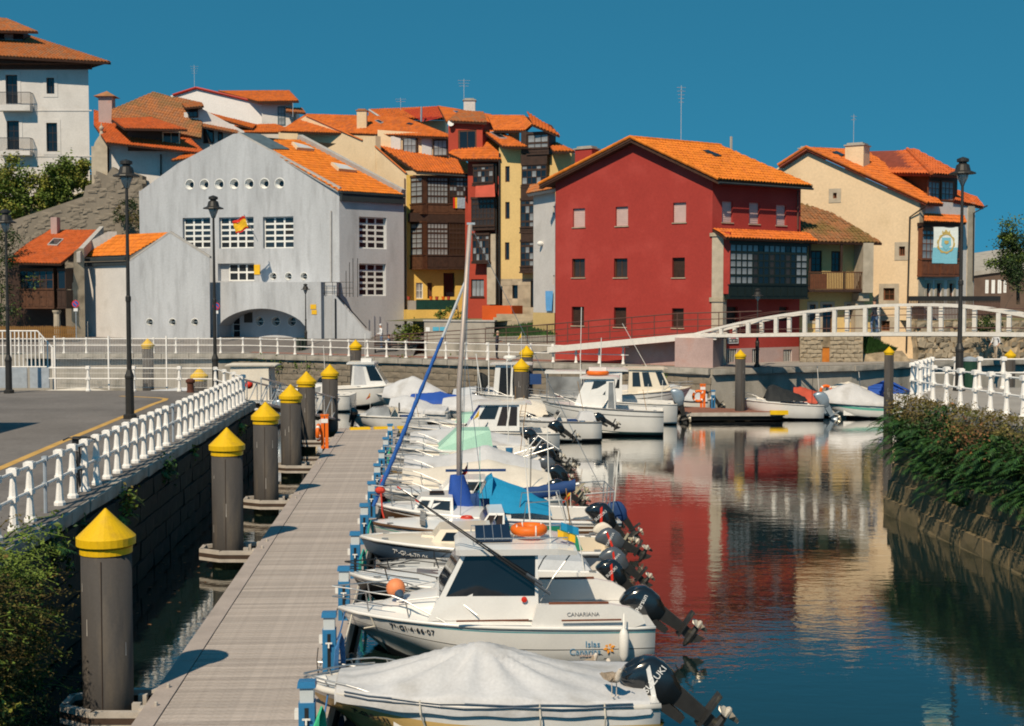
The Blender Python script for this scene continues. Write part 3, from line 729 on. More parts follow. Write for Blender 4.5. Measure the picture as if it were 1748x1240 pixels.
MB().tube([(xs[0], 53.4, ZL + .95), (xs[2], 53.4, ZL + .95)], 0.03).build('rail', 'white_paint', fg)
mb = MB()
for a, b in ((-80, 40), (45, 78)): mb.bx(G(a, 668, ZL).x, G(b, 668, ZL).x, 52.9, 52.96, ZL + .1, ZL + .95)
mb.build('screen_panel', 'galv', fg)
bn = thing('litter_bin', 'dark grey litter bin standing by the lamp post at the far left', 'litter bin', (G(26, 662, ZL).x, 51.6, ZL))
MB().lathe([(.22, 0), (.24, .05), (.27, .8), (.25, .82)], (0, 0, 0), 12).build('body', 'lamp_iron', bn, local=True)
MB().lathe([(.26, .84), (.27, .88), (.2, .98), (.02, 1.02)], (0, 0, 0), 12).build('lid', 'black_metal', bn, local=True)
bo = thing('mooring_bollard', 'small rust brown iron bollard inside the left railing corner', 'bollard', (G(346, 664, ZL).x, 51.8, ZL))
MB().lathe([(.16, 0), (.14, .1), (.13, .35), (.19, .42), (.19, .5), (.1, .56)], (0, 0, 0), 12).build('body', mat('rust', (0.10, 0.035, 0.022), .8, .3, 6), bo, local=True)
# pontoon
pon = thing('pontoon', 'long grey timber plank pontoon with pale edge boards leading to the boats', 'pontoon', tuple(Q(-2.7, 30, 0)))
D0, D1, LL, LR = 13.9, 56.2, -4.02, -1.42
ang = math.atan2(VX, 1.0); wdk = LR - LL
n_pl = 296; stp = (D1 - D0) / n_pl; pms = []
for i in range(5):
 r_ = random.Random(i); l = wdk - .64; q = MB().box((0, 0, 0), (l, stp - .011, .03)); me = bpy.data.meshes.new('plank')
 me.from_pydata(q.v, [], q.f); me.materials.append(M['plank_wood']); pms.append(me)
for i, me in enumerate(pms):
 pmn = mat('plank_wood_%s' % 'abcde'[i], tuple(c * (0.88 + .065 * i) for c in (0.385, 0.335, 0.305)), 0.85, 0.18, 2.0, 0.5, 14, stretch=(.6, 9, 1), fine=0.16); me.materials[0] = pmn
for i in range(n_pl):
 D = D0 + (i + .5) * stp; o = link('plank', pms[rnd.randrange(5)], pon); p = Q((LL + LR) / 2, D, .485)
 o.location = p - pon.location + Vector((0, 0, rnd.uniform(-.003, .003))); o.rotation_euler = (0, 0, -ang)
for lat0, lat1 in ((LL, LL + .30), (LR - .30, LR)):
 k = 0; D = D0
 while D < D1 - .1:
  e = min(D + 6, D1); mb = MB().hexa([Q(lat0, D, .40), Q(lat1, D, .40), Q(lat1, e - .012, .40), Q(lat0, e - .012, .40), Q(lat0, D, .507), Q(lat1, D, .507), Q(lat1, e - .012, .507), Q(lat0, e - .012, .507)])
  mb.build('edge_board', 'deck_edge', pon); D = e
 lt = lat0 - .012 if lat0 == LL else lat1 + .0
 MB().hexa([Q(lt, D0, .2), Q(lt + .012, D0, .2), Q(lt + .012, D1, .2), Q(lt, D1, .2), Q(lt, D0, .47), Q(lt + .012, D0, .47), Q(lt + .012, D1, .47), Q(lt, D1, .47)]).build('fender_strip', 'collar_alu', pon)
MB().hexa([Q(LL + .1, D0, -.3), Q(LR - .1, D0, -.3), Q(LR - .1, D1, -.3), Q(LL + .1, D1, -.3), Q(LL + .02, D0, .39), Q(LR - .02, D0, .39), Q(LR - .02, D1, .39), Q(LL + .02, D1, .39)]).build('float', 'pontoon_side', pon)
mat('antifoul_weed', (.030, .034, .014), .8, .4, 5, .5, 14)
def pile(x, y, tip, dia, label, col=None, cable=False):
 t = thing('mooring_pile', label, 'pile', (x, y, 0), group='yellow-capped mooring piles'); r = dia / 2; k = dia / .7
 MB().lathe([(r, -1.2), (r, tip - .62 * k)], n=28).build('shaft', 'pile_grey', t, smooth=True, local=True)
 MB().lathe([(r * .9, tip - .635 * k), (r * 1.04, tip - .632 * k), (r * 1.04, tip - .545 * k), (r * .98, tip - .54 * k), (r * .98, tip - .515 * k), (r * 1.17, tip - .51 * k), (r * 1.175, tip - .40 * k), (r * .55, tip - .19 * k), (0.012, tip)], n=28).build('cap', 'yellow_cap', t, local=True)
 MB().tube([(r * .1 - .01, -r - .004, .0), (r * .1, -r - .004, tip - .7 * k)], .006, 4).build('weld_seam', 'collar_dark', t, local=True)
 q = random.Random(int(x * 50 + y * 7))
 for _ in range(3):
  a, z, l = q.uniform(-2.6, -.5), q.uniform(.7, tip - 1.0), q.uniform(.06, .35); rr = r + .003; MB().quad((rr * math.cos(a), rr * math.sin(a), z), (rr * math.cos(a + .05), rr * math.sin(a + .05), z), (rr * math.cos(a + .04), rr * math.sin(a + .04), z + l), (rr * math.cos(a + .01), rr * math.sin(a + .01), z + l)).build('scrape', 'pale_edge', t, local=True)
 MB().lathe([(r + .004, -.5), (r + .006, .22), (r + .003, .30)], n=28).build('weed_band', 'antifoul_weed', t, local=True)
 return t
def pile_collar(D, lat, r=0.35):
 c = Q(lat, D, .46); e = LL - .02; o_ = Vector((VX, 0, 0)); a, b = .62, .52; mb = MB()
 ring = [Q(e, D - b, .42), Q(lat - .1, D - b, .42), Q(lat - .58, D - b * .45, .42), Q(lat - .58, D + b * .45, .42), Q(lat - .1, D + b, .42), Q(e, D + b, .42)]
 for dz, rr, m in ((0.0, .045, 'collar_alu'), (-.09, .05, 'collar_dark'), (-.17, .045, 'collar_alu')):
  mb = MB()
  for p, q in zip(ring, ring[1:]):
   d = (q - p).normalized(); nrm = Vector((-d.y, d.x, 0)) * rr; up = Vector((0, 0, .042)); z = Vector((0, 0, dz))
   p2, q2 = p - d * .02 + z, q + d * .02 + z
   mb.hexa([p2 - nrm - up, q2 - nrm - up, q2 + nrm - up, p2 + nrm - up, p2 - nrm + up, q2 - nrm + up, q2 + nrm + up, p2 + nrm + up])
  mb.build('collar_beam', m, pon)
 for s in (-1, 1):
  MB().box(tuple(Q(e + .12, D + s * .42, .47)), (.34, .14, .05)).lathe([(.03, 0), (.03, .07), (.01, .08)], Q(e + .18, D + s * .42, .49), 6).build('collar_bracket', 'collar_alu', pon); MB().box(tuple(Q(lat + .45, D + s * .2, .40)), (.12, .08, .16)).build('roller', 'collar_alu', pon)
near_piles = [(180, 868, 18.07, 'nearest grey pile with a yellow cone cap, at the lower left corner of the pontoon'), (387, 730, 29.4, 'second yellow-capped pile along the left edge of the pontoon'),
 (453, 686, 36.7, 'third yellow-capped pile along the pontoon, beside the dark quay wall corner'), (496, 656, 44.3, 'fourth yellow-capped pile along the left edge of the pontoon'),
 (523, 634, 52.2, 'fifth yellow-capped pile along the pontoon, half behind the fourth'), (563, 622, 56.9, 'sixth yellow-capped pile at the far end of the pontoon, behind the orange post')]
for px, py, D, lb in near_piles:
 p = P(px, py, D); pile(p.x, D, p.z, .7, lb)
 if D < 55: pile_collar(D, p.x - VX * D)
for px, py, D, dia, lb in [(607, 580, 79, .7, 'yellow-capped pile behind the cabin boat roof on the left of the far quay'), (899, 590, 69.0, .68, 'farther of the two yellow-capped piles behind the boats with dark doors'),
 (890, 612, 62.5, .7, 'nearer of the two overlapping yellow-capped piles among the far boats'), (1264, 597, 65.5, .52, 'slim yellow-capped pile beside the small landing stage with the orange lifebuoy'),
 (1518, 592, 60.5, .43, 'slim yellow-capped pile behind the blue covered boat, by the right railing'), (252, 578, 76, .66, 'yellow-capped pile seen through the mesh fence, the farther of the two'),
 (340, 627, 57, .68, 'yellow-capped pile close behind the mesh fence, next to the lamp post'), (1725, 597, 55.5, .42, 'yellow-capped pile showing over the right railing near the walking man')]:
 p = P(px, py, D); pile(p.x, D, p.z, dia, lb)
def make_pedestal():
 t = thing('service_pedestal', '', 'pedestal', (0, 0, 0))
 MB().bx(-.1, .1, -.1, .1, 0, .70).build('body', 'ped_blue', t, local=True)
 MB().bx(-.085, .085, -.085, .085, .70, .89).build('lamp_band', 'ped_light', t, local=True)
 MB().hexa([(-.115, -.115, .89), (.115, -.115, .89), (.115, .115, .89), (-.115, .115, .89), (-.105, -.105, .97), (.105, -.105, .97), (.105, .105, .95), (-.105, .105, .95)]).build('cap', 'ped_blue', t, local=True)
 MB().bx(-.025, .025, -.106, -.098, .04, .64).build('slot', 'black_metal', t, local=True)
 MB().tube([(0, -.1, .5), (0, -.15, .5), (0, -.16, .44)], .014, 6).bx(-.05, .05, -.155, -.135, .5, .52).build('tap', 'white_plastic', t, local=True)
 MB().bx(-.155, -.1, -.045, .045, .48, .60).build('socket', 'white_plastic', t, local=True)
 return t
pds = [(15.7, 'nearest blue service pedestal, beside the covered boat at the bottom edge'), (19.2, 'blue service pedestal at the bow of the white Canariana cabin boat'), (22.5, 'blue service pedestal beside the bow of the black hulled boat'),
 (25.9, 'blue service pedestal with green hose next to the navy hulled boat'), (29.5, 'blue service pedestal with a teal hose at the lower end of the furled blue jib'), (33.1, 'blue service pedestal just beyond the foot of the blue furled jib'),
 (36.7, 'blue service pedestal hung with a red rope coil'), (40.0, 'blue service pedestal by the bow of the boat with the tan stripe'), (43.7, 'blue service pedestal with green rope, far along the pontoon'), (48.4, 'farthest blue service pedestal, near the yellow-edged dock')]
pd0 = make_pedestal()
PED = []
for i, (D, lb) in enumerate(pds):
 o = pd0 if i == 0 else copy_tree(pd0); o.location = Q(-1.55, D, .5); o.rotation_euler = (0, 0, -ang); tag(o, lb, 'pedestal', 'blue service pedestals along the pontoon'); PED.append(o)
def street_lamp(label, x, y, z, H, k=1.0, head=1.0, group='lamp posts with bell hoods'):
 t = thing('street_lamp', label, 'lamp post', (x, y, z), group=group); h = H - .95 * head
 MB().lathe([(.20 * k, 0), (.20 * k, .12), (.13 * k, .16), (.125 * k, 1.25), (.14 * k, 1.3), (.14 * k, 1.36), (.075 * k, 1.55), (.068 * k, H * .45), (.085 * k, H * .455), (.085 * k, H * .47), (.058 * k, H * .475), (.045 * k, h)], n=12).build('pole', 'lamp_iron', t, local=True, smooth=False)
 q = head
 MB().lathe([(.05 * q, h), (.07 * q, h + .05), (.16 * q, h + .22 * q), (.19 * q, h + .36 * q), (.17 * q, h + .38 * q)], n=14).build('glass_bowl', mat('lamp_glass', (.30, .30, .29), .15, .1, 3, spec=.6), t, local=True, smooth=True)
 MB().lathe([(.18 * q, h + .36 * q), (.42 * q, h + .37 * q), (.40 * q, h + .41 * q), (.25 * q, h + .47 * q), (.20 * q, h + .66 * q), (.13 * q, h + .70 * q), (.12 * q, h + .74 * q), (.19 * q, h + .76 * q), (.19 * q, h + .85 * q), (.10 * q, h + .89 * q), (.01, h + .92 * q)], n=14).build('hood', 'lamp_iron', t, local=True, smooth=False)
 mb = MB()
 for a in range(4):
  ca, sa = math.cos(a * 1.5708 + .5), math.sin(a * 1.5708 + .5); mb.tube([(ca * .06 * q, sa * .06 * q, h), (ca * .2 * q, sa * .2 * q, h + .37 * q)], .012 * q, 4)
 mb.build('cage', 'lamp_iron', t, local=True)
 return t
p = G(222, 715, ZL); lamp1 = street_lamp('tall dark lamp post on the near left quay, behind the white railing', p.x, p.y, ZL, 8.2, 1.05)
street_lamp('dark lamp post in front of the grey gable, at the mesh fence', P(367, 600, 52.0).x, 52.0, ZL, 8.0)
street_lamp('dark lamp post at the far left edge beside the litter bin', P(14, 600, 51.3).x, 51.3, ZL, 7.4)
street_lamp('dark lamp post on the right quay carrying the crest banner', P(1638, 600, 41.6).x, 41.6, ZR, 7.6)
street_lamp('short dark lamp post before the arch of the grey building', P(522, 560, 92).x, 92, ZF, 4.9, .8, .8)
street_lamp('short dark lamp post at the corner of the red house', P(1293, 560, 71.2).x, 71.2, ZF, 4.4, .85, .8)
t = thing('light_pole', 'thin dark pole beside the brown timber house at the far left', 'pole', (P(32, 560, 70).x, 90, ZF));
MB().tube([(0, 0, 0), (0, 0, 7.0)], .05, 6).build('pole', 'lamp_iron', t, local=True); MB().box((0, 0, 7.05), (.2, .2, .1)).build('cap', 'lamp_iron', t, local=True)
# BUILDINGS
ZG = 3.2                                          # street level behind the left part of the far quay
p0, p1, p2_, p3_ = G(-300, 604, ZF), far_edge[1], G(640, 609, ZF), G(700, 611, ZF)
mb = MB(); up = [(p0, 6.5, ZG), (p1, 6.5, ZG), (p2_, 6.5, ZG), (p3_, 7.0, ZG)]
for (a, d, z), (b, e, z2) in zip(up, up[1:]):
 mb.quad(Vector((a.x, a.y + 2.4, ZF + .006)), Vector((b.x, b.y + 2.4, ZF + .006)), Vector((b.x, b.y + d + 2, z2)), Vector((a.x, a.y + d + 2, z)))
 mb.quad(Vector((a.x, a.y + d + 2, z)), Vector((b.x, b.y + d + 2, z2)), Vector((b.x + 2, 135, z2)), Vector((a.x, 135, z)))
tag(mb.build('street', 'asphalt'), kind='structure')
def rplane(px, py, a, b, c):
 n = (b - a).cross(c - a); d = ray(px, py); o = Vector((0, 0, CZ)); t = (a - o).dot(n) / d.dot(n); return o + d * t
def rpx(parent, pts, mname, **kw):
 """roof slope from surveyed pixels: first three carry a distance, the rest lie in their plane"""
 q = [P(*p) for p in pts[:3]]; q += [rplane(p[0], p[1], q[0], q[1], q[2]) for p in pts[3:]]
 roof(parent, q, mname, **kw); return q
def extend(p, d, px):                       # travel from p along d until the image column px
 k = (px - 874) / F; d = Vector(d); t = (k * (p.y * cp - (p.z - CZ) * sp) - p.x) / (d.x - k * (d.y * cp - d.z * sp)); return p + d * t
def flat(parent, mname, *pts, name='wall'): return MB().poly([Vector(p) for p in pts]).build(name, mname, parent)
def U(fac, pts): return sorted([fac.uz(*p) for p in pts])
def chimney(parent, fac, x0, x1, y0, y1, mname, depth=0.8, cap=True, capm='concrete'):
 a, b, c, e = fac.rect(x0, x1, y0, y1); mb = MB(); fbox(mb, fac, a, b, c - .6, e - (.18 if cap else 0), 0, depth); o = mb.build('chimney', mname, parent)
 if cap:
  mb = MB(); fbox(mb, fac, a - .08, b + .08, e - .18, e - .10, -.08, depth + .08); mb.build('chimney_cap', capm, o)
  mb = MB(); fbox(mb, fac, a + .08, b - .08, e - .10, e + .02, .08, depth - .08); mb.build('chimney_pot', 'tiles_weathered' if capm != 'concrete' else capm, o)
 return o
def antenna(parent, p, h, label=None, arms=4, s=.5):
 mb = MB().tube([p, p + Vector((0, 0, h))], .022, 5)
 for i in range(arms): z = h - .12 - i * .22; mb.tube([p + Vector((-s * (1 - i * .12), 0, z)), p + Vector((s * (1 - i * .12), .05, z))], .012, 4)
 mb.tube([p + Vector((0, -.3, h - .3)), p + Vector((0, .4, h - .3))], .014, 4)
 return mb.build('antenna', 'alu', parent)
def dish(parent, p, r=.35):
 return MB().lathe([(.02, 0), (r * .6, .04), (r, .14)], (0, 0, 0), 14).build('dish', 'white_plastic', parent, local=True)
def gallery(parent, fg, x0, x1, y0, y1, cols, rows, frame, glass, dep=1.0, panel=None, yp=None, rvar=None, name='gallery_window', single=False, mw=.05, fw=.07, splits=None):
 """glazed timber gallery: pixel box of the glazing (x0..x1,y0..y1) on plane fg, solid below to yp"""
 a, b, c, e = fg.rect(x0, x1, y0, y1)
 ys = splits or [y0, y1]
 zs = [fg.uz((x0 + x1) / 2, y)[1] for y in ys]; out = None
 for i in range(len(zs) - 1):
  r_ = rows[i] if isinstance(rows, (list, tuple)) else rows
  out = window(fg, (a, b, zs[i + 1], zs[i]), parent, cols, r_, frame, glass, rec=.05, fw=fw, mw=mw, single=single, name=name, rvar=rvar)
 mb = MB()
 fbox(mb, fg, a - .02, b + .02, e + .004, e + .16, -.03, dep); fbox(mb, fg, a - .004, a + .05, c, e, .082, dep); fbox(mb, fg, b - .05, b + .004, c, e, .082, dep)
 if yp:
  z = fg.uz((x0 + x1) / 2, yp)[1]
  fbox(mb, fg, a - .03, b + .03, z, c - .06, 0, dep); fbox(mb, fg, a - .06, b + .06, c - .058, c - .004, -.06, .12); fbox(mb, fg, a - .06, b + .06, z - .10, z - .004, -.06, dep)
 mb.build('gallery_frame', panel or frame, parent)
 if yp:      # raised boards on the parapet
  n = max(2, int((b - a) / .55)); wdt = (b - a) / n
  for i in range(n):
   q = MB(); fbox(q, fg, a + i * wdt + .05, a + (i + 1) * wdt - .05, z + .08, c - .14, -.022, .02); q.build('panel', panel or frame, parent)
 return a, b, c, e
def downpipe(parent, fac, x, y0, y1, mname='alu', r=.05):
 a, z1 = fac.uz(x, y0); a2, z0 = fac.uz(x, y1); MB().tube([fac.pt(a, z1, -.09), fac.pt(a2, z0, -.09)], r, 6).build('downpipe', mname, parent)
# red house
A, B, C = XY(948, 80), XY(1215, 74), XY(1365, 78)
rh = thing('red_house', 'large dark red plastered house with pink shutters and a black glazed gallery', 'house', (8, 76, ZF))
f = facm(A, B); g = facm(B, C)
ops = [f.rect(*r) for r in ((978, 998.5, 356, 388), (1051, 1072, 353, 386), (1149, 1171, 346, 380), (976.5, 998.5, 441.8, 474), (1048, 1071, 441.4, 474), (1147.5, 1169, 440, 474), (976, 997, 523.8, 556), (1048, 1069, 525, 558.5), (1147, 1167, 526.6, 560))]
top = U(f, [(948, 313.6), (1076, 243), (1215, 306)]); wall(f, 'red_wall', rh, ZF - .1, top, ops, .28)
for i, o in enumerate(ops):
 if i < 3: blank(f, o, rh, 'shutter', rec=.14, slats=10)
 elif i in (3, 4): window(f, o, rh, 2, 1, 'brown_wood', 'brown_glass', rec=.2)
 else: blank(f, o, rh, 'dark_wood', rec=.2, slats=12)
 mb = MB(); fbox(mb, f, o[0] - .06, o[1] + .06, o[2] - .06, o[2] - .004, -.06, .1); mb.build('sill', 'pale_stone', rh)
ops2 = [g.rect(*r) for r in ((1232.6, 1250.7, 344, 380), (1279, 1296.5, 346, 382.5), (1325, 1342, 350, 385))]
low = [g.rect(*r) for r in ((1241, 1259, 524, 563), (1330, 1346, 524, 548), (1240, 1258, 596, 619), (1284, 1297, 596, 622), (1337, 1352, 597, 622))]
zg = g.uz(1290, 310)[1]
wall(g, 'red_wall', rh, g.uz(1290, 594)[1], [(0, zg), (g.L, zg)], ops2 + low[:2], .28)
wall(g, 'pink_plaster', rh, ZF - .1, [(0, g.uz(1290, 594)[1] - .004), (g.L, g.uz(1290, 594)[1] - .004)], low[2:], .28)
for o in ops2:
 blank(g, o, rh, 'shutter', rec=.14, slats=10); mb = MB(); fbox(mb, g, o[0] - .06, o[1] + .06, o[2] - .06, o[2] - .004, -.06, .1); mb.build('sill', 'pale_stone', rh)
for o in low[:2]: blank(g, o, rh, 'dark_wood', name='door', rec=.2)
for o in low[2:]:
 blank(g, o, rh, 'dark_glass', name='opening', rec=.3); mb = MB(); n = max(4, int((o[1] - o[0]) / .14))
 for i in range(n + 1): u = o[0] + (o[1] - o[0]) * i / n; fbox(mb, g, u - .012, u + .012, o[2], o[3], .05, .075)
 mb.build('grille', 'white_frame', rh)['kind'] = 'stuff'
Dc = A + C - B; eave = min(top[0][1], top[-1][1])
flat(rh, 'red_wall', (A.x, A.y, ZF), (Dc.x, Dc.y, ZF), (Dc.x, Dc.y, eave), (A.x, A.y, eave))
ap = top[1]; am = f.pt(*ap); bk = Vector((C.x - B.x, C.y - B.y, 0))
flat(rh, 'red_wall', (C.x, C.y, ZF), (Dc.x, Dc.y, ZF), (Dc.x, Dc.y, top[0][1]), am + bk, (C.x, C.y, zg))
bd = bk.normalized(); fo = f.off(.55)
E0 = fo.pt(*fo.uz(1227, 306)); RD = fo.pt(*fo.uz(1075.5, 234.5)); EL = fo.pt(*fo.uz(919.5, 314.5))
E1 = extend(E0, bd, 1388); R1 = extend(RD, bd, 1230); E2 = EL + bd * (R1 - RD).length
q = [E0, E1, R1, RD]; roof(rh, q, 'tiles_bright', slabt=.16, slab='eave_wood'); roof(rh, [E2, EL, RD, R1], 'tiles_bright', slabt=.16)
ridge_cap(rh, RD, R1, 'tiles_bright', .11)
for a, b in ((E0, RD), (EL, RD)):
 ridge_cap(rh, a + Vector((0, 0, .03)), b + Vector((0, 0, .03)), 'tiles_bright', .10)
 MB().hexa([a + bd * .02 - Vector((0, 0, .30)), b + bd * .02 - Vector((0, 0, .30)), b + bd * .3 - Vector((0, 0, .30)), a + bd * .3 - Vector((0, 0, .30)), a + bd * .02 - Vector((0, 0, .21)), b + bd * .02 - Vector((0, 0, .21)), b + bd * .3 - Vector((0, 0, .21)), a + bd * .3 - Vector((0, 0, .21))]).build('barge_board', 'eave_wood', rh)
MB().tube([E0 + Vector((0, 0, -.2)), E1 + Vector((0, 0, -.2))], .07, 6).build('gutter', 'gutter', rh)
def on_roof(parent, q, px, fr_m='gutter', gl='dark_glass', lift=.10, name='skylight'):
 c = [rplane(x, y, q[0], q[1], q[2]) for x, y in px]; n = (q[1] - q[0]).cross(q[2] - q[0]).normalized(); n = n if n.z > 0 else -n
 o = MB().prism([p + n * .02 for p in c], n * lift).build(name, fr_m, parent); m = sum(c, Vector()) / 4
 MB().poly([m + (p - m) * .84 + n * (lift + .026) for p in c]).build('pane', gl, o); return o
on_roof(rh, q, ((1199, 259.5), (1223, 269.5), (1231, 268.5), (1208, 259)))
fch = f.off(-3.0); chimney(rh, fch, 981.6, 1010, 250, 290, 'red_wall', .9)
antenna(rh, R1.lerp(RD, .45), 3.4, arms=5, s=.28); MB().tube([extend(RD, bd, 1248) + Vector((0, 0, -.3)), extend(RD, bd, 1248) + Vector((0, 0, .6))], .09, 6).build('vent_pipe', 'concrete', rh)
uk = f.uz(1246, 450)[0]; Bk = f.pt(uk, 0).xy; gp = facm(Bk, Bk + (C - B)); gd_ = (g.A - gp.A).dot(g.n); zc_, ze_ = gp.rect(1246, 1379, 399, 508)[2:]
up_ = f.uz(1235, 450)[0]; mb = MB(); fbox(mb, f, f.L + .003, up_, ZF - .05, ze_, -.03, .45); mb.build('pier', 'stone_trim', rh)
for z0, z1 in ((ze_ - .22, ze_ - .02), (zc_ - .25, zc_)): mb = MB(); fbox(mb, f, f.L - .12, up_ + .03, z0, z1, -.10, .45); mb.build('pier_moulding', 'pale_stone', rh)
mb = MB(); fbox(mb, f, up_ + .003, uk, zc_ + .2, ze_, .0, .12); mb.build('gallery_side', 'red_wall', rh)
gallery(rh, gp, 1246, 1379, 418, 486, 14, [1, 3, 1], 'green_black', 'curtain_glass', dep=gd_ - .01, yp=508, rvar=lambda i, e: 'curtain_glass' if i < 4 or (i > 11) or (e > gp.uz(1300, 425)[1] and i % 5) else ('brown_glass' if i % 3 == 1 else 'dark_glass'), splits=[418, 432, 471, 486], mw=.09)
go_ = gp.off(.35); qa = [go_.pt(*go_.uz(1240, 406)), go_.pt(*go_.uz(1396, 412)), None, None]
zt_ = g.uz(1300, 394)[1]; qa[2] = g.pt(g.uz(1376, 396)[0], zt_, -.02); qa[3] = g.pt(0, zt_, -.02)
roof(rh, qa, 'tiles_orange', slabt=.1)
downpipe(rh, g, 1360, 325, 392, 'rail_brown')
sg = thing('sale_board', 'small white framed dark board with pale figures fixed low on the red house wall', 'sign', tuple(g.pt(g.uz(1250, 581)[0], g.uz(1250, 581)[1], -.06)), g.rz)
MB().bx(-.42, .42, -.02, .02, -.19, .19).build('board', 'sign_white', sg, local=True); MB().bx(-.37, .37, -.026, -.021, -.14, .06).build('panel', 'ink', sg, local=True)
put_text('985 40 11', .17, 'ink_white', sg, Matrix.Translation((0, -.03, -.045)) @ Matrix.Rotation(R(90), 4, 'X'))
put_text('SE VENDE', .10, 'flag_red', sg, Matrix.Translation((0, -.03, .115)) @ Matrix.Rotation(R(90), 4, 'X'))
# narrow pale house left of the red one
ph = thing('pale_house', 'narrow pale grey house squeezed between the yellow house and the red house', 'house', (3, 82, ZF))
f = facm(XY(910.5, 84.5), XY(947.5, 81.5)); t_ = f.uz(930, 330)[1]
wn_ = [f.rect(*r) for r in ((944, 946.5, 352, 368), (944, 946.5, 470, 486))]
wall(f, 'white_wall', ph, f.uz(930, 534)[1], [(0, t_), (f.L, t_)], wn_); wall(f.off(.03), 'ochre_wall', ph, ZF, [(0, f.uz(930, 534)[1]), (f.L, f.uz(930, 534)[1])])
for o in wn_: blank(f, o, ph, 'dark_glass', 'opening', rec=.1)
fo = f.off(.5); e0, e1 = fo.pt(*fo.uz(899, 331)), fo.pt(*fo.uz(948, 322)); roof(ph, [e0, e1, e1 + Vector((.3, 2.2, .75)), e0 + Vector((.3, 2.2, .75))], 'tiles_weathered', slabt=.18, slab='pale_edge')
flat(ph, 'white_wall', f.pt(0, ZF), f.pt(0, ZF, 6), f.pt(0, t_, 6), f.pt(0, t_))
MB().ball(f.pt(*f.uz(926, 416), -.15), (.22, .14, .16)).build('wall_lamp', 'white_plastic', ph)
tw = f.rect(935, 946, 497, 531); mb = MB(); n = 10
mb.grid([[f.pt(tw[0] + (tw[1] - tw[0]) * i / n, tw[2] + (tw[3] - tw[2]) * j / 6, -.12 - .05 * math.sin(i * 2.1 + j * .3)) for i in range(n + 1)] for j in range(7)])
tag(mb.build('towel', 'towel_blue'), 'long blue towel hanging on the pale wall beside the red house', 'towel')
# cream house with the brown gallery
ch = thing('cream_house', 'tall cream gabled house with a brown double glazed gallery and yellow ground floor', 'house', (-10, 92, ZG))
A, B, C = XY(478, 118), XY(694.5, 104.5), XY(806, 106)
f = facm(A, B); g = facm(B, C)
top = [f.uz(*p) for p in ((478, 226), (523.5, 197.5), (620, 240), (621, 236), (641, 237), (641.5, 250), (694.4, 296))]
wall(f, 'cream_wall', ch, ZG - 1, top)
mb = MB(); a_, z_ = f.uz(621, 236); b_, z2 = f.uz(641, 237); fbox(mb, f, a_ - .05, b_ + .05, z_ - 3.4, z_ + .03, -.04, .5); mb.build('parapet_stub', 'cream_wall', ch)
gops = [g.rect(*r) for r in ((710, 722, 483, 510), (729.6, 738, 483, 510), (757, 777, 466, 507))]
wall(g, 'yellow_wall', ch, g.uz(740, 547)[1], [(0, g.uz(740, 300)[1]), (g.L, g.uz(740, 300)[1])], gops, .25)
window(g, gops[0], ch, 2, 2, 'white_frame', 'curtain_glass', rec=.1); blank(g, gops[1], ch, 'brown_wood', 'door', rec=.15); blank(g, gops[2], ch, 'dark_glass', 'door', rec=.4)
gp = g.off(.95)
gv = ['curtain_glass', 'curtain_glass', 'curtain_glass', 'brown_glass']
for x0, x1, cols, pl in ((717.5, 765, 8, gp), (766.5, 804, 6, gp)):
 gallery(ch, pl, x0, x1, 303, 348, cols, [1, 3, 1], 'dark_wood', 'curtain_glass', dep=.9, yp=364, rvar=gv, splits=[303, 310, 335, 348], mw=.06, panel='brown_wood')
 gallery(ch, pl, x0, x1, 381, 436, cols, [1, 1, 3, 1], 'dark_wood', 'brown_glass', dep=.9, yp=458, rvar=gv if x0 < 730 else None, splits=[381, 391, 398, 424, 436], mw=.06, panel='dark_wood')
gs = facm(g.pt(g.uz(700.5, 400)[0], 0, -.05).xy, gp.pt(gp.uz(716.8, 400)[0], 0).xy)
gs.n = Vector((.8, .6))
for y0, y1, yp, sp_ in ((303, 348, 364, [303, 310, 335, 348]), (381, 436, 458, [381, 391, 398, 424, 436])):
 gallery(ch, gs, 700.5, 716, y0, y1, 2, [1, 3, 1] if len(sp_) == 4 else [1, 1, 3, 1], 'dark_wood', 'curtain_glass', dep=.5, yp=yp, splits=sp_, mw=.06, panel='brown_wood')
mb = MB(); a = gp.rect(700, 805, 364.5, 379.5); fbox(mb, gp, a[0], a[1], a[2], a[3], -.04, .9); mb.build('floor_band', 'dark_wood', ch)
go = gp.off(.45); e0, e1 = go.pt(*go.uz(711, 292)), go.pt(*go.uz(829, 299))
q3 = P(641.5, 246, 110.0)
q = [e0, e1, rplane(772, 262, e0, e1, q3), q3]; roof(ch, q, 'tiles_orange', slabt=.16)
MB().tube([e0 + Vector((0, 0, -.2)), e1 + Vector((0, 0, -.2))], .07, 6).build('gutter', 'gutter', ch)
fd = facm(XY(646, 109.5), XY(768, 108.5)); dd = [(667, 684, 233, 262, 'white_wall'), (687, 711.5, 234, 263, None), (720, 737, 236, 265, 'pale_grey_wall'), (739, 764, 238, 267, None)]
wall(fd, 'cream_wall', ch, fd.uz(700, 292)[1], [(0, fd.uz(646, 222)[1]), (fd.L, fd.uz(768, 230)[1])])
for x0, x1, y0, y1, m in dd:
 o = fd.off(.35 if m is None else .12).rect(x0, x1, y0, y1)
 if m: mb = MB(); fbox(mb, fd.off(.12), *o, 0, .1); mb.build('attic_panel', m, ch)
 else:
  window(fd.off(.35), o, ch, 3, 2, 'dark_wood', 'curtain_glass', rec=.05, fw=.12); mb = MB(); fbox(mb, fd.off(.35), o[0], o[1], o[2], o[3], .1, .34); mb.build('dormer_box', 'dark_wood', ch)
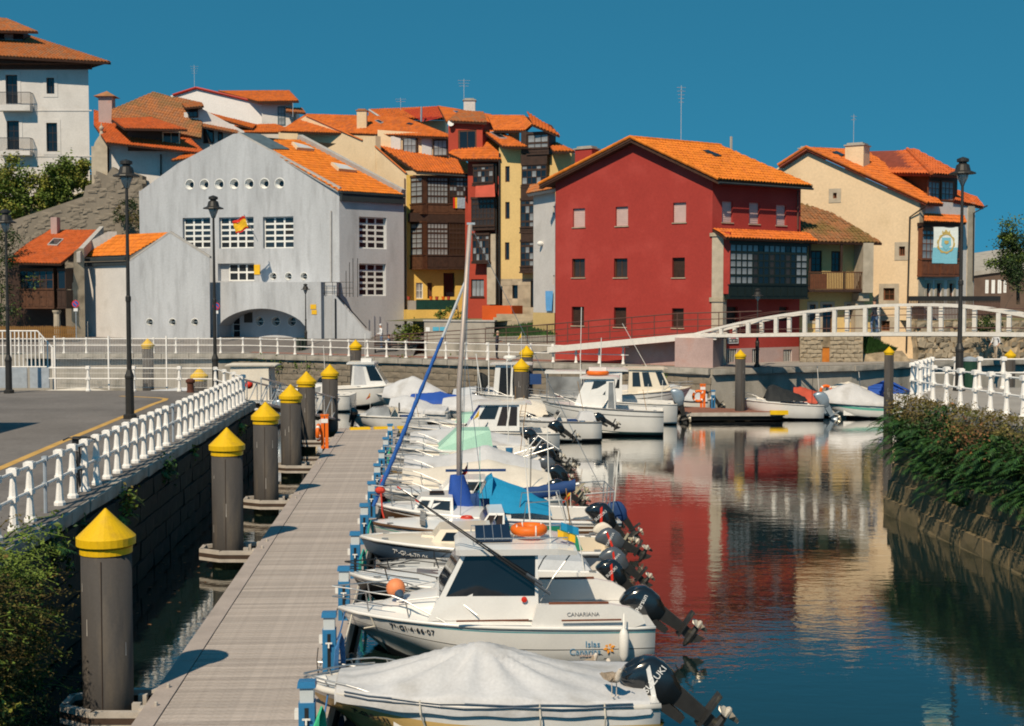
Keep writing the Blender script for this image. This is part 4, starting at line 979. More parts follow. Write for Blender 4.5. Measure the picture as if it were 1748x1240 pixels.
q = rpx(ch, [(603, 228, 110.5), (778, 234.5, 107), (690, 200, 113.5), (523.5, 195, 118), (478, 224, 118)], 'tiles_orange', slabt=.14)
on_roof(ch, q, ((640, 208), (650, 213), (655, 211), (646, 206.5)), 'pale_edge', 'glass'); on_roof(ch, q, ((694, 213), (702, 215), (706, 213.5), (698, 211.5)))
fc_ = facm(XY(600, 111.5), XY(640, 111.5)); chimney(ch, fc_, 609, 625.5, 186, 218, 'cream_wall', .8, capm='tiles_weathered')
flat(ch, 'cream_wall', (C.x, C.y, ZG), (C.x - 6, C.y + 14, ZG), (C.x - 6, C.y + 14, 13), (C.x, C.y, 13))
for a, b in zip(top[1:2] + top[5:6], top[2:3] + top[6:7]):
 p, q_ = f.pt(*a, -.06), f.pt(*b, -.06); MB().tube([p, q_], .07, 6).build('verge', 'tiles_orange', ch)
gt = g.off(2.6); tr = gt.rect(694, 781, 529, 548); mb = MB(); fbox(mb, gt, *tr, 0, 2.55); mb.build('terrace', 'yellow_wall', ch)
rl = gt.rect(711, 778, 513, 529); mb = MB(); n = 22
for i in range(n + 1): u = rl[0] + (rl[1] - rl[0]) * i / n; fbox(mb, gt, u - .07, u + .07, rl[2], rl[3], .05, .10)
fbox(mb, gt, rl[0], rl[1], rl[3], rl[3] + .05, .04, .11); mb.build('balustrade', mat('dark_green', (.008, .045, .035), .5, .2, 3), ch)
cl = gt.rect(696, 710.5, 513.5, 529); mb = MB(); fbox(mb, gt, *cl, .04, .12); mb.build('wall_panel', 'concrete', ch)
for i, x in enumerate((698, 736, 746, 757, 766)):
 u, z = gt.uz(x, 513); t = thing('flower_pot', ('leftmost flower pot, beyond the end of the green balustrade', 'second flower pot from the left on the green balustrade', 'middle flower pot on the green balustrade of the terrace', 'fourth flower pot from the left on the green balustrade', 'rightmost flower pot on the green balustrade, by the entrance')[i], 'flower pot', tuple(gt.pt(u, rl[3] + .05, .08)), group='flower pots on the terrace balustrade')
 MB().lathe([(.10, 0), (.15, .24), (.16, .26), (.13, .26)], n=10).build('pot', 'orange_plastic' if i % 2 else 'tarp_red', t, local=True)
st = gt.rect(784, 823, 512, 548); mb = MB(); z0, z1 = st[2], st[3]; u0, u1 = st[0], st[1]
mb.prism([gt.pt(u0, z0), gt.pt(u1, z0), gt.pt(u1, z0 + .75), gt.pt(u0 + .7, z1), gt.pt(u0, z1)], gt.n.to_3d() * .2); mb.build('stair_parapet', 'yellow_wall', ch)
for i in range(5): mb = MB(); fbox(mb, gt, u0 - .9 + i * .28, u0 + .0 + i * .28, z0 + .01, z0 + 1.25 - i * .25, .24, 1.4); mb.build('step', 'pale_stone', ch)
downpipe(ch, f, 692.5, 305, 540, 'rail_brown', .05);
ff = gp.rect(773, 801.5, 338, 356); w3 = (ff[1] - ff[0]) / 4; fl_ = thing('balcony_flag', 'red and yellow flag with a grey centre hung over the brown gallery', 'flag', tuple(gp.pt(ff[0], ff[2], -.1)))
for k, (m, a, b) in enumerate((('flag_red', 0, .5), ('flag_yellow', .5, 1.0), ('flag_grey', 1.0, 3.0), ('flag_yellow', 3.0, 3.5), ('flag_red', 3.5, 4.0))):
 mb = MB(); mb.grid([[gp.pt(ff[0] + w3 * (a + (b - a) * i / 4), ff[2] + (ff[3] - ff[2]) * j / 4, -.10 - .03 * math.sin((a + (b - a) * i / 4) * 3 + j)) for i in range(5)] for j in range(5)]); mb.build('cloth_band', m, fl_)
# roofs behind the cream house
bh = thing('back_house', 'house behind the cream gable, seen as orange roofs and a dark red metal roof', 'house', (-8, 108, ZG))
rpx(bh, [(629, 203, 117), (765, 203, 117), (748, 182, 123), (629, 187, 123)], 'tiles_orange', slabt=.1)
q = [P(688, 188, 116.6), P(722, 209, 115.2), P(766, 198, 115.4), P(748, 181.5, 117)]
mb = MB(); n = 22
for i in range(n):
 a, b = i / n, (i + 1) / n; h = Vector((0, -.05, .03)) if i % 2 else Vector((0, 0, 0)); mb.quad(q[0].lerp(q[1], a) + h, q[0].lerp(q[1], b) + h, q[3].lerp(q[2], b) + h, q[3].lerp(q[2], a) + h)
mb.build('metal_roof', mat('red_metal', (.36, .022, .012), .5, .1, 2), bh)
mb = MB().bx(P(600, 200, 124).x, P(765, 200, 124).x, 119, 124, 5, P(700, 206, 119).z); mb.build('wall', 'cream_wall', bh)
MB().tube([P(719, 208, 114.6), P(719.5, 182, 114.6)], .09, 8).build('flue', 'steel', bh); antenna(bh, P(684, 188, 118), 1.1, arms=2)
MB().tube([P(630, 188, 116.4), P(668, 213, 114.5)], .10, 6).build('verge', 'pale_edge', bh)
# narrow orange red house
oh = thing('orange_house', 'narrow orange red house with dark galleries and a square dormer', 'house', (-3, 92, ZG))
A, B = XY(799, 92.6), XY(853, 91.4); g = facm(A, B)
zt_ = g.uz(825, 270)[1]; ow_ = g.rect(804, 826, 477, 507)
wall(g, 'dark_red_wall', oh, g.uz(825, 549)[1], [(0, zt_), (g.L, zt_)], [ow_], .25); window(g, ow_, oh, 3, 1, 'dark_wood', 'curtain_glass', rec=.12, sill=True)
gp = g.off(.7)
gallery(oh, gp, 807, 842, 284, 312, 5, [1, 2], 'dark_wood', 'curtain_glass', dep=.68, yp=315, splits=[284, 291, 312], rvar=['brown_glass', 'dark_glass', 'curtain_glass'])
gallery(oh, gp, 804, 844, 340, 386, 6, [1, 3, 1], 'dark_wood', 'brown_glass', dep=.68, yp=391, splits=[340, 348, 374, 386], rvar=['brown_glass', 'dark_glass', 'brown_glass', 'curtain_glass'])
gallery(oh, gp, 806, 835, 402, 446, 5, [1, 3], 'dark_wood', 'brown_glass', dep=.68, yp=448, splits=[402, 410, 446], rvar=['brown_glass', 'dark_glass', 'curtain_glass'])
aw = [gp.off(.7).pt(*gp.off(.7).uz(811, 337)), gp.off(.7).pt(*gp.off(.7).uz(845, 336)), gp.pt(*gp.uz(844, 314)), gp.pt(*gp.uz(812, 317))]
MB().prism(aw, (0, .02, .04)).build('awning', 'tarp_red', oh)
a = g.rect(837, 852.5, 400, 520); mb = MB(); fbox(mb, g, *a, -.5, .02); mb.build('party_wall', 'stone_trim', oh); downpipe(oh, g.off(.5), 848, 280, 520, 'lamp_iron')
e0, e1 = g.off(1.0).pt(*g.off(1.0).uz(788, 272)), g.off(1.0).pt(*g.off(1.0).uz(855, 272)); rr3 = P(822, 226, 95.5)
q = [e0, e1, rplane(855, 240, e0, e1, rr3), rr3, rplane(765, 262, e0, e1, rr3)]; roof(oh, q, 'tiles_orange', slabt=.14)
fd = facm(XY(766, 93.6), XY(824, 92.8)); o = fd.rect(782, 813.5, 222, 255)
wall(fd, 'dark_red_wall', oh, fd.uz(790, 266)[1], [(0, fd.uz(790, 206)[1]), (fd.L, fd.uz(790, 206)[1])], [o], .15); window(fd, o, oh, 2, 1, 'brown_wood', 'dark_glass', rec=.06, fw=.12)
flat(oh, 'dark_red_wall', fd.pt(fd.L, fd.uz(790, 266)[1]), fd.pt(fd.L, fd.uz(790, 266)[1], 4), fd.pt(fd.L, fd.uz(790, 206)[1], 4), fd.pt(fd.L, fd.uz(790, 206)[1]))
e0, e1 = fd.off(.4).pt(*fd.off(.4).uz(764, 206)), fd.off(.4).pt(*fd.off(.4).uz(831, 209)); q = [e0, e1, e1 + Vector((-.3, 4, 1.3)), e0 + Vector((.8, 4, 1.3))]; roof(oh, q, 'tiles_weathered', slabt=.14)
MB().lathe([(.02, 0), (.14, .03), (.23, .09)], n=14).build('dish', 'white_plastic', oh, local=True).matrix_local = Matrix.Translation(fd.pt(*fd.uz(772, 212), -.3) - wloc(oh)) @ Matrix.Rotation(R(80), 4, 'X')
q = rpx(oh, [(762, 208, 100), (870, 226, 96), (838, 196, 104), (748, 181.5, 106)], 'tiles_orange', slabt=.12)
for k in range(3): on_roof(oh, q, ((773 + k * 11, 191 + k * 1.6), (786 + k * 11, 199 + k * 1.6), (795 + k * 11, 200 + k * 1.6), (782 + k * 11, 191.5 + k * 1.6)), 'alu', 'solar', .08, 'solar_panel')
fc_ = facm(XY(780, 103), XY(820, 103)); chimney(oh, fc_, 791.5, 811, 168, 194, 'white_wall', .9); antenna(oh, P(792, 176, 103.2), 1.9, arms=3)
MB().bx(P(800, 300, 104).x, P(850, 300, 104).x, 96, 104, ZG, 14.5).build('wall', 'dark_red_wall', oh)
a = g.off(3.0).rect(823, 874, 522, 549); mb = MB(); fbox(mb, g.off(3.0), *a, 0, 1.6); mb.build('yard_wall', mat('orange_paint', (.55, .085, .012), .7, .12, 1), oh)
# yellow house with the tower dormer
yh = thing('yellow_house', 'tall ochre yellow house with a narrow dark gallery and a broad roof dormer', 'house', (1, 90, ZG))
g = facm(XY(852, 90.5), XY(975, 88.5)); zt_ = g.uz(870, 250)[1]
ops = [g.rect(*r) for r in ((862.5, 870, 284, 311), (862.5, 870, 345, 374), (862, 869.5, 414, 444))]
zb_ = g.uz(880, 476.5)[1]; sops = [g.rect(*r) for r in ((874.8, 884, 487, 510), (849.5 + 3, 858, 489, 522), (906, 911, 480, 525))]
wall(g, 'ochre_wall', yh, zb_, [(0, zt_), (g.L * .72, zt_), (g.L * .721, g.uz(950, 262)[1]), (g.L, g.uz(950, 262)[1])], ops, .25); wall(g.off(.03), 'pale_stone', yh, ZF, [(0, zb_ - .004), (g.L, zb_ - .004)], sops, .25)
for o in ops: window(g, o, yh, 1, 1, 'brown_wood', 'dark_glass', rec=.12)
for o in sops: blank(g.off(.03), o, yh, 'dark_glass', 'opening', rec=.2)
gp = g.off(.55)
gallery(yh, gp, 890, 933, 282, 315, 5, [1, 2], 'dark_wood', 'glass', dep=.53, yp=318, splits=[282, 290, 315], rvar=['curtain_glass', 'dark_glass', 'dark_glass'])
gallery(yh, gp, 888, 933, 342, 388, 6, [1, 2, 1], 'dark_wood', 'glass', dep=.53, yp=396, splits=[342, 350, 378, 388], rvar=['curtain_glass', 'dark_glass', 'glass'])
gallery(yh, gp, 888, 933, 413, 455, 6, [1, 2, 1], 'dark_wood', 'glass', dep=.53, yp=464, splits=[413, 420, 444, 455], rvar=['curtain_glass', 'glass', 'dark_glass'])
for y0, y1 in ((263, 279), (320, 340), (398, 411)): a = gp.rect(889, 934, y0, y1); mb = MB(); fbox(mb, gp, *a, -.02, .53); mb.build('floor_band', 'dark_wood', yh)
gd = g.off(.6); gallery(yh, gd, 900, 936, 229, 253, 3, [1, 1], 'dark_wood', 'curtain_glass', dep=1.5, yp=262, splits=[229, 244, 253], rvar=['curtain_glass', 'glass'])
a = gd.rect(888.5, 900, 224, 262); mb = MB(); fbox(mb, gd, a[0], a[1] - .08, a[2], a[3], .1, 2.5); mb.build('dormer_side', 'dark_wood', yh)
a = g.off(-2).rect(868, 886, 226, 244); mb = MB(); fbox(mb, g.off(-2), *a, 0, .1); mb.build('dormer_wall', 'cream_wall', yh)
q = rpx(yh, [(843, 223, 92), (897, 223, 89.6), (895, 197.5, 94), (832, 197, 96)], 'tiles_weathered' if False else 'tiles_orange', slabt=.14)
q2 = [P(908, 212, 88.2), P(956, 232, 88.4), P(942, 213, 91), P(896, 197.5, 93.8)]; roof(yh, q2, 'tiles_orange', slabt=.12);
q3 = [P(897, 223, 89.6), P(909, 212, 88.2), P(895.5, 197.5, 94)]; roof(yh, q3, 'tiles_orange', slabt=.1)
q = rpx(yh, [(858, 250, 89.4), (901, 250.5, 88.6), (852, 223, 93), (824, 223.5, 94)], 'tiles_orange', slabt=.14); on_roof(yh, q, ((836, 228), (853, 238), (866, 238.5), (846, 227)), 'alu', 'dark_glass')
q = rpx(yh, [(944, 258, 87.6), (982, 258, 87), (941, 239, 91), (936, 247, 89.6)], 'tiles_orange', slabt=.12)
flat(yh, 'ochre_wall', g.pt(g.L, ZG), g.pt(g.L, ZG, 8), g.pt(g.L, g.uz(950, 262)[1], 8), g.pt(g.L, g.uz(950, 262)[1])); MB().bx(P(860, 300, 100).x, P(960, 300, 100).x, 92, 100, ZG, 15).build('wall', 'ochre_wall', yh)
downpipe(yh, g, 853.5, 262, 520, 'lamp_iron', .07)
# grey building
gb = thing('grey_building', 'big weathered grey concrete gabled building with portholes and white grid windows', 'building', (-20, 102, ZG))
A, B, C = XY(240, 104.5), XY(580, 99), XY(690, 103); f = facm(A, B); g = facm(B, C)
top = [f.uz(*p) for p in ((240, 326), (304, 279), (398, 229), (406, 228), (580, 323))]
W = [f.rect(*r) for r in ((312, 359, 372, 424), (374, 433, 371, 424), (449, 501, 370, 424), (372, 434, 450, 480))]
rd = [(*f.uz(x, 315.5 - i * .35), .40) for i, x in enumerate((324, 349, 374.5, 400, 425.5, 451.5, 477.5))]; rd2 = [(*f.uz(x, 472), .30) for x in (466.5, 492.5, 519)]
wall(f, 'grey_wall', gb, ZG - .5, top, W, .45, rounds=rd + rd2)
window(f, W[0], gb, 3, 5, 'white_frame', 'glass', rec=.30, fw=.09, mw=.15); window(f, W[1], gb, 4, 5, 'white_frame', 'glass', rec=.30, fw=.09, mw=.15); window(f, W[2], gb, 3, 5, 'white_frame', 'glass', rec=.30, fw=.09, mw=.15)
blank(f, (W[3][0], W[3][0] + .8, W[3][2], W[3][3]), gb, 'pale_grey_wall', 'reveal_wall', rec=.42); window(f, (W[3][0] + .82, W[3][1], W[3][2], W[3][3]), gb, 3, 2, 'white_frame', 'glass', rec=.36, fw=.1, mw=.14)
def porthole(parent, fac, u, z, r, big):
 mb = MB(); N = 16; rows = []
 for rr, d in ((r * 1.12, -.01), (r * .98, -.03), (r * .95, .05), (r * .55 if big else r * .8, .38)): rows.append([fac.pt(u + rr * math.cos(2 * math.pi * k / N), z + rr * math.sin(2 * math.pi * k / N), d) for k in range(N)])
 mb.grid(rows, closed=True); o = mb.build('porthole', 'white_frame', parent)
 rr = r * .56 if big else r * .81; MB().poly([fac.pt(u + rr * math.cos(2 * math.pi * k / N), z + rr * math.sin(2 * math.pi * k / N), .37) for k in range(N)]).build('pane', 'dark_glass' if big else 'glass', o)
 if not big: mb = MB(); fbox(mb, fac, u - r * .8, u + r * .8, z - .03, z + .03, .3, .36); mb.build('glazing_bar', 'white_frame', o)
for u, z, r in rd: porthole(gb, f, u, z, r, True)
for u, z, r in rd2: porthole(gb, f, u, z, r, False)
gtop = [(0, g.uz(580, 323)[1] - .05), (g.L, g.uz(690, 330)[1])]; GW = [g.rect(*r) for r in ((613, 660, 371, 425), (613, 659, 450.5, 505.5))]
wall(g, 'pale_grey_wall', gb, ZG - .5, gtop, GW, .45)
for o in GW: window(g, o, gb, 3, 5, 'white_frame', 'glass', rec=.28, fw=.1, mw=.16, rvar=['glass', 'glass', 'curtain_glass', 'dark_glass'])
a = g.rect(581, 690, 333, 346); mb = MB(); fbox(mb, g, .05, g.L - .1, a[2], a[3] - .1, -.28, .0); fbox(mb, g, .05, g.L - .05, a[3] - .05, a[3] + .12, -.36, .0); mb.build('gutter', 'gutter', gb)
e0, e1 = P(577, 326, 98.7), P(690, 333, 102.8); rf_ = P(407, 229.5, 101.7)
q = [e0, e1, rplane(514, 238, e0, e1, rf_), rplane(440, 235, e0, e1, rf_), rf_]; q2r = [e0, e1, rplane(515, 239, e0, e1, rf_), rplane(468, 239, e0, e1, rf_), rplane(458, 257, e0, e1, rf_)]
roof(gb, q2r, 'tiles_bright', slabt=.1, slab='pale_edge')
nn = (e1 - e0).cross(rf_ - e0).normalized(); nn = nn if nn.z > 0 else -nn
c = [rplane(x, y, e0, e1, rf_) for x, y in ((408, 229), (459, 256.5), (494, 257), (444, 231.5))]; MB().prism([p + nn * .03 for p in c], nn * .1).build('lead_flashing', 'lead', gb)
c = [rplane(x, y, e0, e1, rf_) for x, y in ((515, 237), (691, 331), (684, 330), (507, 237))]; MB().prism([p - nn * .2 for p in c], nn * .55).build('parapet', 'pale_edge', gb)
pv = [f.pt(u, z) for u, z in top]
MB().prism([pv[3], pv[4], pv[4] + Vector((0, 0, .14)), pv[3] + Vector((0, 0, .14))], f.n.to_3d() * .45).build('coping', 'pale_edge', gb)
on_roof(gb, q, ((497, 247), (506, 257), (536, 259.5), (524, 254)), 'cream_wall', 'pale_grey_wall', .25); on_roof(gb, q, ((564, 282), (577, 293), (608, 296), (590, 287)), 'cream_wall', 'pale_grey_wall', .25)
bk = Vector((C.x - B.x, C.y - B.y, 0)).normalized() * 8; ptl = [f.pt(u, z) for u, z in top]
flat(gb, 'grey_wall', f.pt(0, ZG - .5), f.pt(0, ZG - .5) + bk * 1.4, ptl[0] + bk * 1.4, ptl[0])
for a, b in ((0, 1), (1, 2)): flat(gb, 'lead', ptl[a] + Vector((0, .01, -.05)), ptl[b] + Vector((0, .01, -.05)), ptl[b] + bk * 1.2, ptl[a] + bk * 1.2, name='roof')
MB().tube([f.pt(f.uz(566, 360)[0], f.uz(566, 360)[1], -.1), f.pt(f.uz(566, 560)[0], ZG, -.1)], .05, 6).build('downpipe', 'pale_edge', gb)
t1, t2 = XY(352, 98.4), XY(548, 95.6); tf = facm(t1, t2); zt_ = tf.uz(450, 482)[1]; zb_ = ZG - .1
ua, ub = tf.uz(373, 560)[0], tf.uz(521, 560)[0]; zsp = tf.uz(440, 557)[1]; zap = tf.uz(445, 527)[1]; um = (ua + ub) / 2; mb = MB(); n = 18; arc = []
for i in range(n + 1): x = -1 + 2 * i / n; arc.append((um + (ub - ua) / 2 * x, zsp + (zap - zsp) * (1 - x * x) ** .72))
mb.quad(tf.pt(0, zb_), tf.pt(ua, zb_), tf.pt(ua, zt_), tf.pt(0, zt_)); mb.quad(tf.pt(ub, zb_), tf.pt(tf.L, zb_), tf.pt(tf.L, zt_), tf.pt(ub, zt_))
for (u0, z0), (u1, z1) in zip(arc, arc[1:]):
 mb.quad(tf.pt(u0, z0), tf.pt(u1, z1), tf.pt(u1, zt_), tf.pt(u0, zt_)); mb.quad(tf.pt(u0, z0), tf.pt(u1, z1), tf.pt(u1, z1, 2.0), tf.pt(u0, z0, 2.0))
for u in (ua, ub): mb.quad(tf.pt(u, zb_), tf.pt(u, zsp), tf.pt(u, zsp, 2.0), tf.pt(u, zb_, 2.0))
mb.quad(tf.pt(tf.L, zb_), tf.pt(tf.L, zb_, 3.2), tf.pt(tf.L, zt_, 3.2), tf.pt(tf.L, zt_)); mb.quad(tf.pt(0, zt_), tf.pt(tf.L, zt_), tf.pt(tf.L, zt_, 3.6), tf.pt(0, zt_, 3.6))
mb.build('arcade', 'grey_wall', gb)
ib = facm(tf.pt(ua - .3, 0, 2.0).xy, tf.pt(ub + .3, 0, 2.0).xy); rin = [(*ib.uz(x, 549), .36) for x in (443.5, 471, 498.5)]; dr = ib.rect(397, 410, 542, 580)
dr = (dr[0], dr[1], ZG - .05, dr[3]); wall(ib, 'pale_grey_wall', gb, zb_, [(0, zap + .2), (ib.L, zap + .2)], [dr], .35, rounds=rin)
for u, z, r in rin: porthole(gb, ib, u, z, r, False)
window(ib, dr, gb, 1, 3, 'white_frame', 'dark_glass', rec=.1, name='door'); a = ib.rect(417, 431, 534, 551); mb = MB(); fbox(mb, ib, *a, -.04, -.005); mb.build('notice_board', 'lamp_iron', gb)
a = tf.off(.02).rect(530, 546, 520, 528); mb = MB(); fbox(mb, tf.off(.02), a[0], a[1] - .3, a[2], a[3], -.02, .0); mb.build('wall_plaque', 'flag_yellow', gb)
a = tf.off(.02).rect(532, 545, 529.5, 537); mb = MB(); fbox(mb, tf.off(.02), a[0], a[1] - .2, a[2], a[3], -.02, .0); mb.build('wall_plaque', 'flag_yellow', gb)
a = f.off(.03).rect(434, 444, 452, 469); mb = MB(); fbox(mb, f.off(.03), *a, -.03, .0); mb.build('wall_plaque', 'flag_yellow', gb)
s1, s2 = XY(546, 95.7), XY(637, 95.9); sf = facm(s1, s2); land = sf.rect(546, 574, 505, 580); ss = sf.rect(567, 636, 510, 578); lo_ = ZG - .1
mb = MB(); fbox(mb, sf, land[0] + .01, land[1], lo_, land[3], .3, 2.6); mb.build('landing', 'grey_wall', gb); mb = MB(); fbox(mb, sf, land[0] + .01, land[1], land[3] + .01, sf.uz(560, 482.5)[1], .5, 2.6); mb.build('landing_wall', 'pale_grey_wall', gb)
hS = ss[3] - lo_; nst = 12; L_ = ss[1] - ss[0] - .6
for i in range(nst): mb = MB(); fbox(mb, sf, ss[0] + .35 + L_ * i / nst, ss[0] + .35 + L_ * (i + 1) / nst, lo_, lo_ + hS * (1 - (i + 1) / (nst + 1)), .28, 1.5); mb.build('step', 'pale_grey_wall', gb)
for d in (0.0, 1.55): MB().prism([sf.pt(ss[0], lo_, d), sf.pt(ss[1] - .15, lo_, d), sf.pt(ss[1] - .15, lo_ + .55, d), sf.pt(ss[1] - .6, lo_ + .75, d), sf.pt(ss[0] + .2, ss[3] + .3, d), sf.pt(ss[0], ss[3] + .3, d)], sf.n.to_3d() * .22).build('stair_parapet', 'grey_wall', gb)
mb = MB(); p, q_ = sf.pt(ss[0] + .2, ss[3] + .42, .7), sf.pt(ss[1] - .5, lo_ + .9, .7); mb.tube([p - Vector((.3, 0, 0)), p, q_], .04, 6); mb.build('handrail', 'black_metal', gb)
mb = MB(); zr = land[3]
for x in (541, 554, 567, 580): u = sf.uz(x, 490)[0]; mb.tube([sf.pt(u, zr, .25), sf.pt(u, sf.uz(560, 482)[1], .25)], .022, 5)
for y in (482, 492, 501): z = sf.uz(560, y)[1]; mb.tube([sf.pt(sf.uz(541, 490)[0], z, .25), sf.pt(sf.uz(602, 490)[0], z, .25)], .016, 5)
for x, y in ((588, 462), (594, 447), (600, 440), (608, 440)): u = sf.uz(x, 490)[0]; mb.tube([sf.pt(u, zr - .1, 1.6), sf.pt(u, sf.uz(x, y)[1], 1.6)], .028, 5)
mb.build('railing', 'lamp_iron', gb)
MB().tube([sf.pt(ss[0] + .25, lo_, -.06), sf.pt(ss[0] + .25, ss[3], -.06)], .06, 6).build('downpipe', 'black_metal', gb)
lw = thing('grey_wing', 'low pale grey wing with three small portholes and a bright orange roof', 'building', (-28, 98, ZG))
A, B, C = XY(134, 102), XY(222, 97.6), XY(358, 96.8); f = facm(A, B); g = facm(B, C)
zt_ = f.uz(180, 447)[1]; wall(f, 'white_wall', lw, ZG - .3, [(0, zt_), (f.L, zt_)])
top = [g.uz(*p) for p in ((222, 446), (290, 398), (358, 441))]; rin = [(*g.uz(x, 550), .27) for x in (255.5, 294.5, 332.5)]
wall(g, 'grey_wall', lw, ZG - .3, top, (), .4, rounds=rin)
for u, z, r in rin: porthole(lw, g, u, z, r, False)
bkv = (A - B).normalized(); bk3 = Vector((bkv.x, bkv.y, 0)); lenw = (A - B).length
e1 = g.pt(top[0][0], top[0][1] + .45, .1); apx = g.pt(top[1][0], top[1][1] + .05, .1); e0 = e1 + bk3 * (lenw + .1); r0 = apx + bk3 * lenw
roof(lw, [e0, e1, apx, r0], 'tiles_bright', slabt=.1, slab='pale_edge')
e2 = g.pt(top[2][0], top[2][1] + .05, .1); flat(lw, 'lead', e2, apx, r0, e2 + bk3 * lenw, name='roof')
MB().prism([g.pt(*top[0], -.02), g.pt(*top[1], -.02), g.pt(top[1][0], top[1][1] + .16, -.02), g.pt(top[0][0], top[0][1] + .16, -.02)], g.n.to_3d() * .4).build('coping', 'pale_edge', lw)
MB().prism([g.pt(*top[1], -.02), g.pt(*top[2], -.02), g.pt(top[2][0], top[2][1] + .16, -.02), g.pt(top[1][0], top[1][1] + .16, -.02)], g.n.to_3d() * .4).build('coping', 'pale_edge', lw)
mb = MB(); fbox(mb, f, .3, f.L - .1, zt_ + .05, zt_ + .3, -.35, .1); fbox(mb, f, .3, f.L - .1, zt_ - .3, zt_ - .02, -.2, .0); mb.build('gutter', 'gutter', lw)
a = f.rect(135, 142, 412, 447); MB().hexa([e0 + Vector((-.7, -.3, -.4)), e0 + Vector((0, -.3, -.4)), r0 + Vector((0, 0, -.4)), r0 + Vector((-.7, 0, -.4)), e0 + Vector((-.7, -.3, .3)), e0 + Vector((0, -.3, .3)), r0 + Vector((0, 0, .3)), r0 + Vector((-.7, 0, .3))]).build('parapet', 'pale_edge', lw)
flat(lw, 'grey_wall', g.pt(g.L, ZG), g.pt(g.L, ZG) + bk3 * lenw, g.pt(*top[2]) + bk3 * lenw, g.pt(*top[2]))
# brown timber house at the far left
bt = thing('timber_house', 'old house with dark brown timber balcony and dull orange roof at the far left', 'house', (-36, 100, ZG))
f = facm(XY(14, 100), XY(112, 99)); wall(f, 'dark_wood', bt, ZG - .5, [(0, f.uz(60, 448)[1]), (f.L, f.uz(60, 448)[1])])
fg_ = f.off(1.2); gallery(bt, fg_, 33, 91, 462, 494, 5, 2, 'brown_wood', 'brown_glass', dep=1.15, yp=525, panel='brown_wood', rvar=['dark_glass', 'brown_glass', 'dark_glass'])
gallery(bt, fg_, 98, 112, 462, 494, 1, 1, 'dark_wood', 'dark_glass', dep=1.15, yp=525, panel='dark_wood')
mb = MB(); a = fg_.rect(87, 100, 530, 560); mb.lathe([(.30, 0), (.26, .1), (.24, a[3] - ZG - .3), (.34, a[3] - ZG - .1), (.34, a[3] - ZG)], fg_.pt((a[0] + a[1]) / 2, ZG, .3), 10); mb.build('pillar', 'stone_trim', bt)
fs_ = facm(XY(111, 99.2), XY(134, 100)); wall(fs_.off(1.0), 'pale_stone', bt, ZG - .5, [fs_.off(1.0).uz(*p) for p in ((111, 492), (125, 482), (126, 430), (134, 424))])
e0, e1 = P(9, 448, 97.6), P(104, 450, 97.2); ra = P(171, 393, 105); q = [e0, e1, rplane(136, 425, e0, e1, ra), ra, rplane(85, 393, e0, e1, ra), rplane(42, 420, e0, e1, ra)]; roof(bt, q, 'tiles_red', slabt=.14)
on_roof(bt, q, ((81, 420), (98, 421), (109, 410), (92, 409)), 'pale_edge', 'glass'); fc_ = facm(XY(80, 104), XY(110, 104)); chimney(bt, fc_, 86.5, 97, 371, 398, 'pink_plaster', .8, cap=False)
MB().hexa([p + Vector((0, 0, d)) for d in (-.5, .3) for p in (rplane(128, 437, e0, e1, ra), rplane(137, 437, e0, e1, ra), rplane(177, 393, e0, e1, ra), rplane(170, 393, e0, e1, ra))]).build('parapet', 'pale_edge', bt)
pf = thing('picket_fence', 'low brown wooden picket fence in front of the timber house', 'fence', (-36, 95.2, ZG)); x0, x1 = P(-40, 560, 95.2).x, P(129, 560, 95.2).x; x = x0
pk = bpy.data.meshes.new('picket'); _m = MB().bx(-.05, .05, -.015, .015, 0, .95); pk.from_pydata(_m.v, [], _m.f); pk.materials.append(mat('fence_wood', (.22, .11, .03), .8, .25, 3))
while x < x1: o = link('picket', pk, pf); o.location = (x - pf.location.x, 0, rnd.uniform(-.03, .03)); x += .14
for z in (.3, .75): MB().bx(x0, x1, 95.22, 95.26, ZG + z, ZG + z + .07).build('rail', 'fence_wood', pf)
# hillside wall, upper houses at the left
hw = thing('ruined_wall', 'rough stone ruin and retaining wall between the trees and the grey gable', 'wall', (-33, 108, ZG))
prof = [P(x, y, 109) for x, y in ((-150, 420), (13, 379), (80, 357), (142, 336), (146, 318), (161, 313), (164, 292), (182, 300), (192, 285), (205, 296), (222, 292), (243, 300))]
MB().prism([Vector((prof[0].x, 109, ZG))] + prof[0:0] + [Vector((prof[-1].x, 109, ZG))] + prof[::-1], (0, 1.2, 0)).build('masonry', 'hill_wall', hw)
hs_ = block_meshes('hill_wall', .6, .34, .12, 6, 91, .05); pr_ = [(p.x, p.z) for p in prof]; q_ = random.Random(2)
for k in range(290):
 x = q_.uniform(pr_[1][0], pr_[-1][0]); zt_ = [za + (zb - za) * (x - xa) / max(xb - xa, 1e-6) for (xa, za), (xb, zb) in zip(pr_, pr_[1:]) if xa <= x <= xb][0]
 o = link('stone', q_.choice(hs_), hw); o.location = Vector((x, 109.01, zt_ - .35 - (q_.random() ** 1.2) * 6)) - wloc(hw); o.rotation_euler = (0, q_.uniform(-.12, .12), 0); o.scale = (q_.uniform(.5, 1.4), 1, q_.uniform(.6, 1.3))
hill = [P(x, y, d) for x, y, d in ((-300, 360, 112), (30, 370, 112), (180, 320, 113), (300, 320, 114))]; mb = MB()
mb.grid([hill, [p + Vector((0, 25, 6)) for p in hill], [p + Vector((0, 120, 12)) for p in hill]]); mb.grid([[Vector((p.x, p.y, ZG)) for p in hill], hill]); tag(mb.build('hillside', 'earth'), kind='structure')
wb = thing('white_building', 'tall white building with stone framed windows and a wide tiled roof, top left', 'building', (-45, 120, 8))
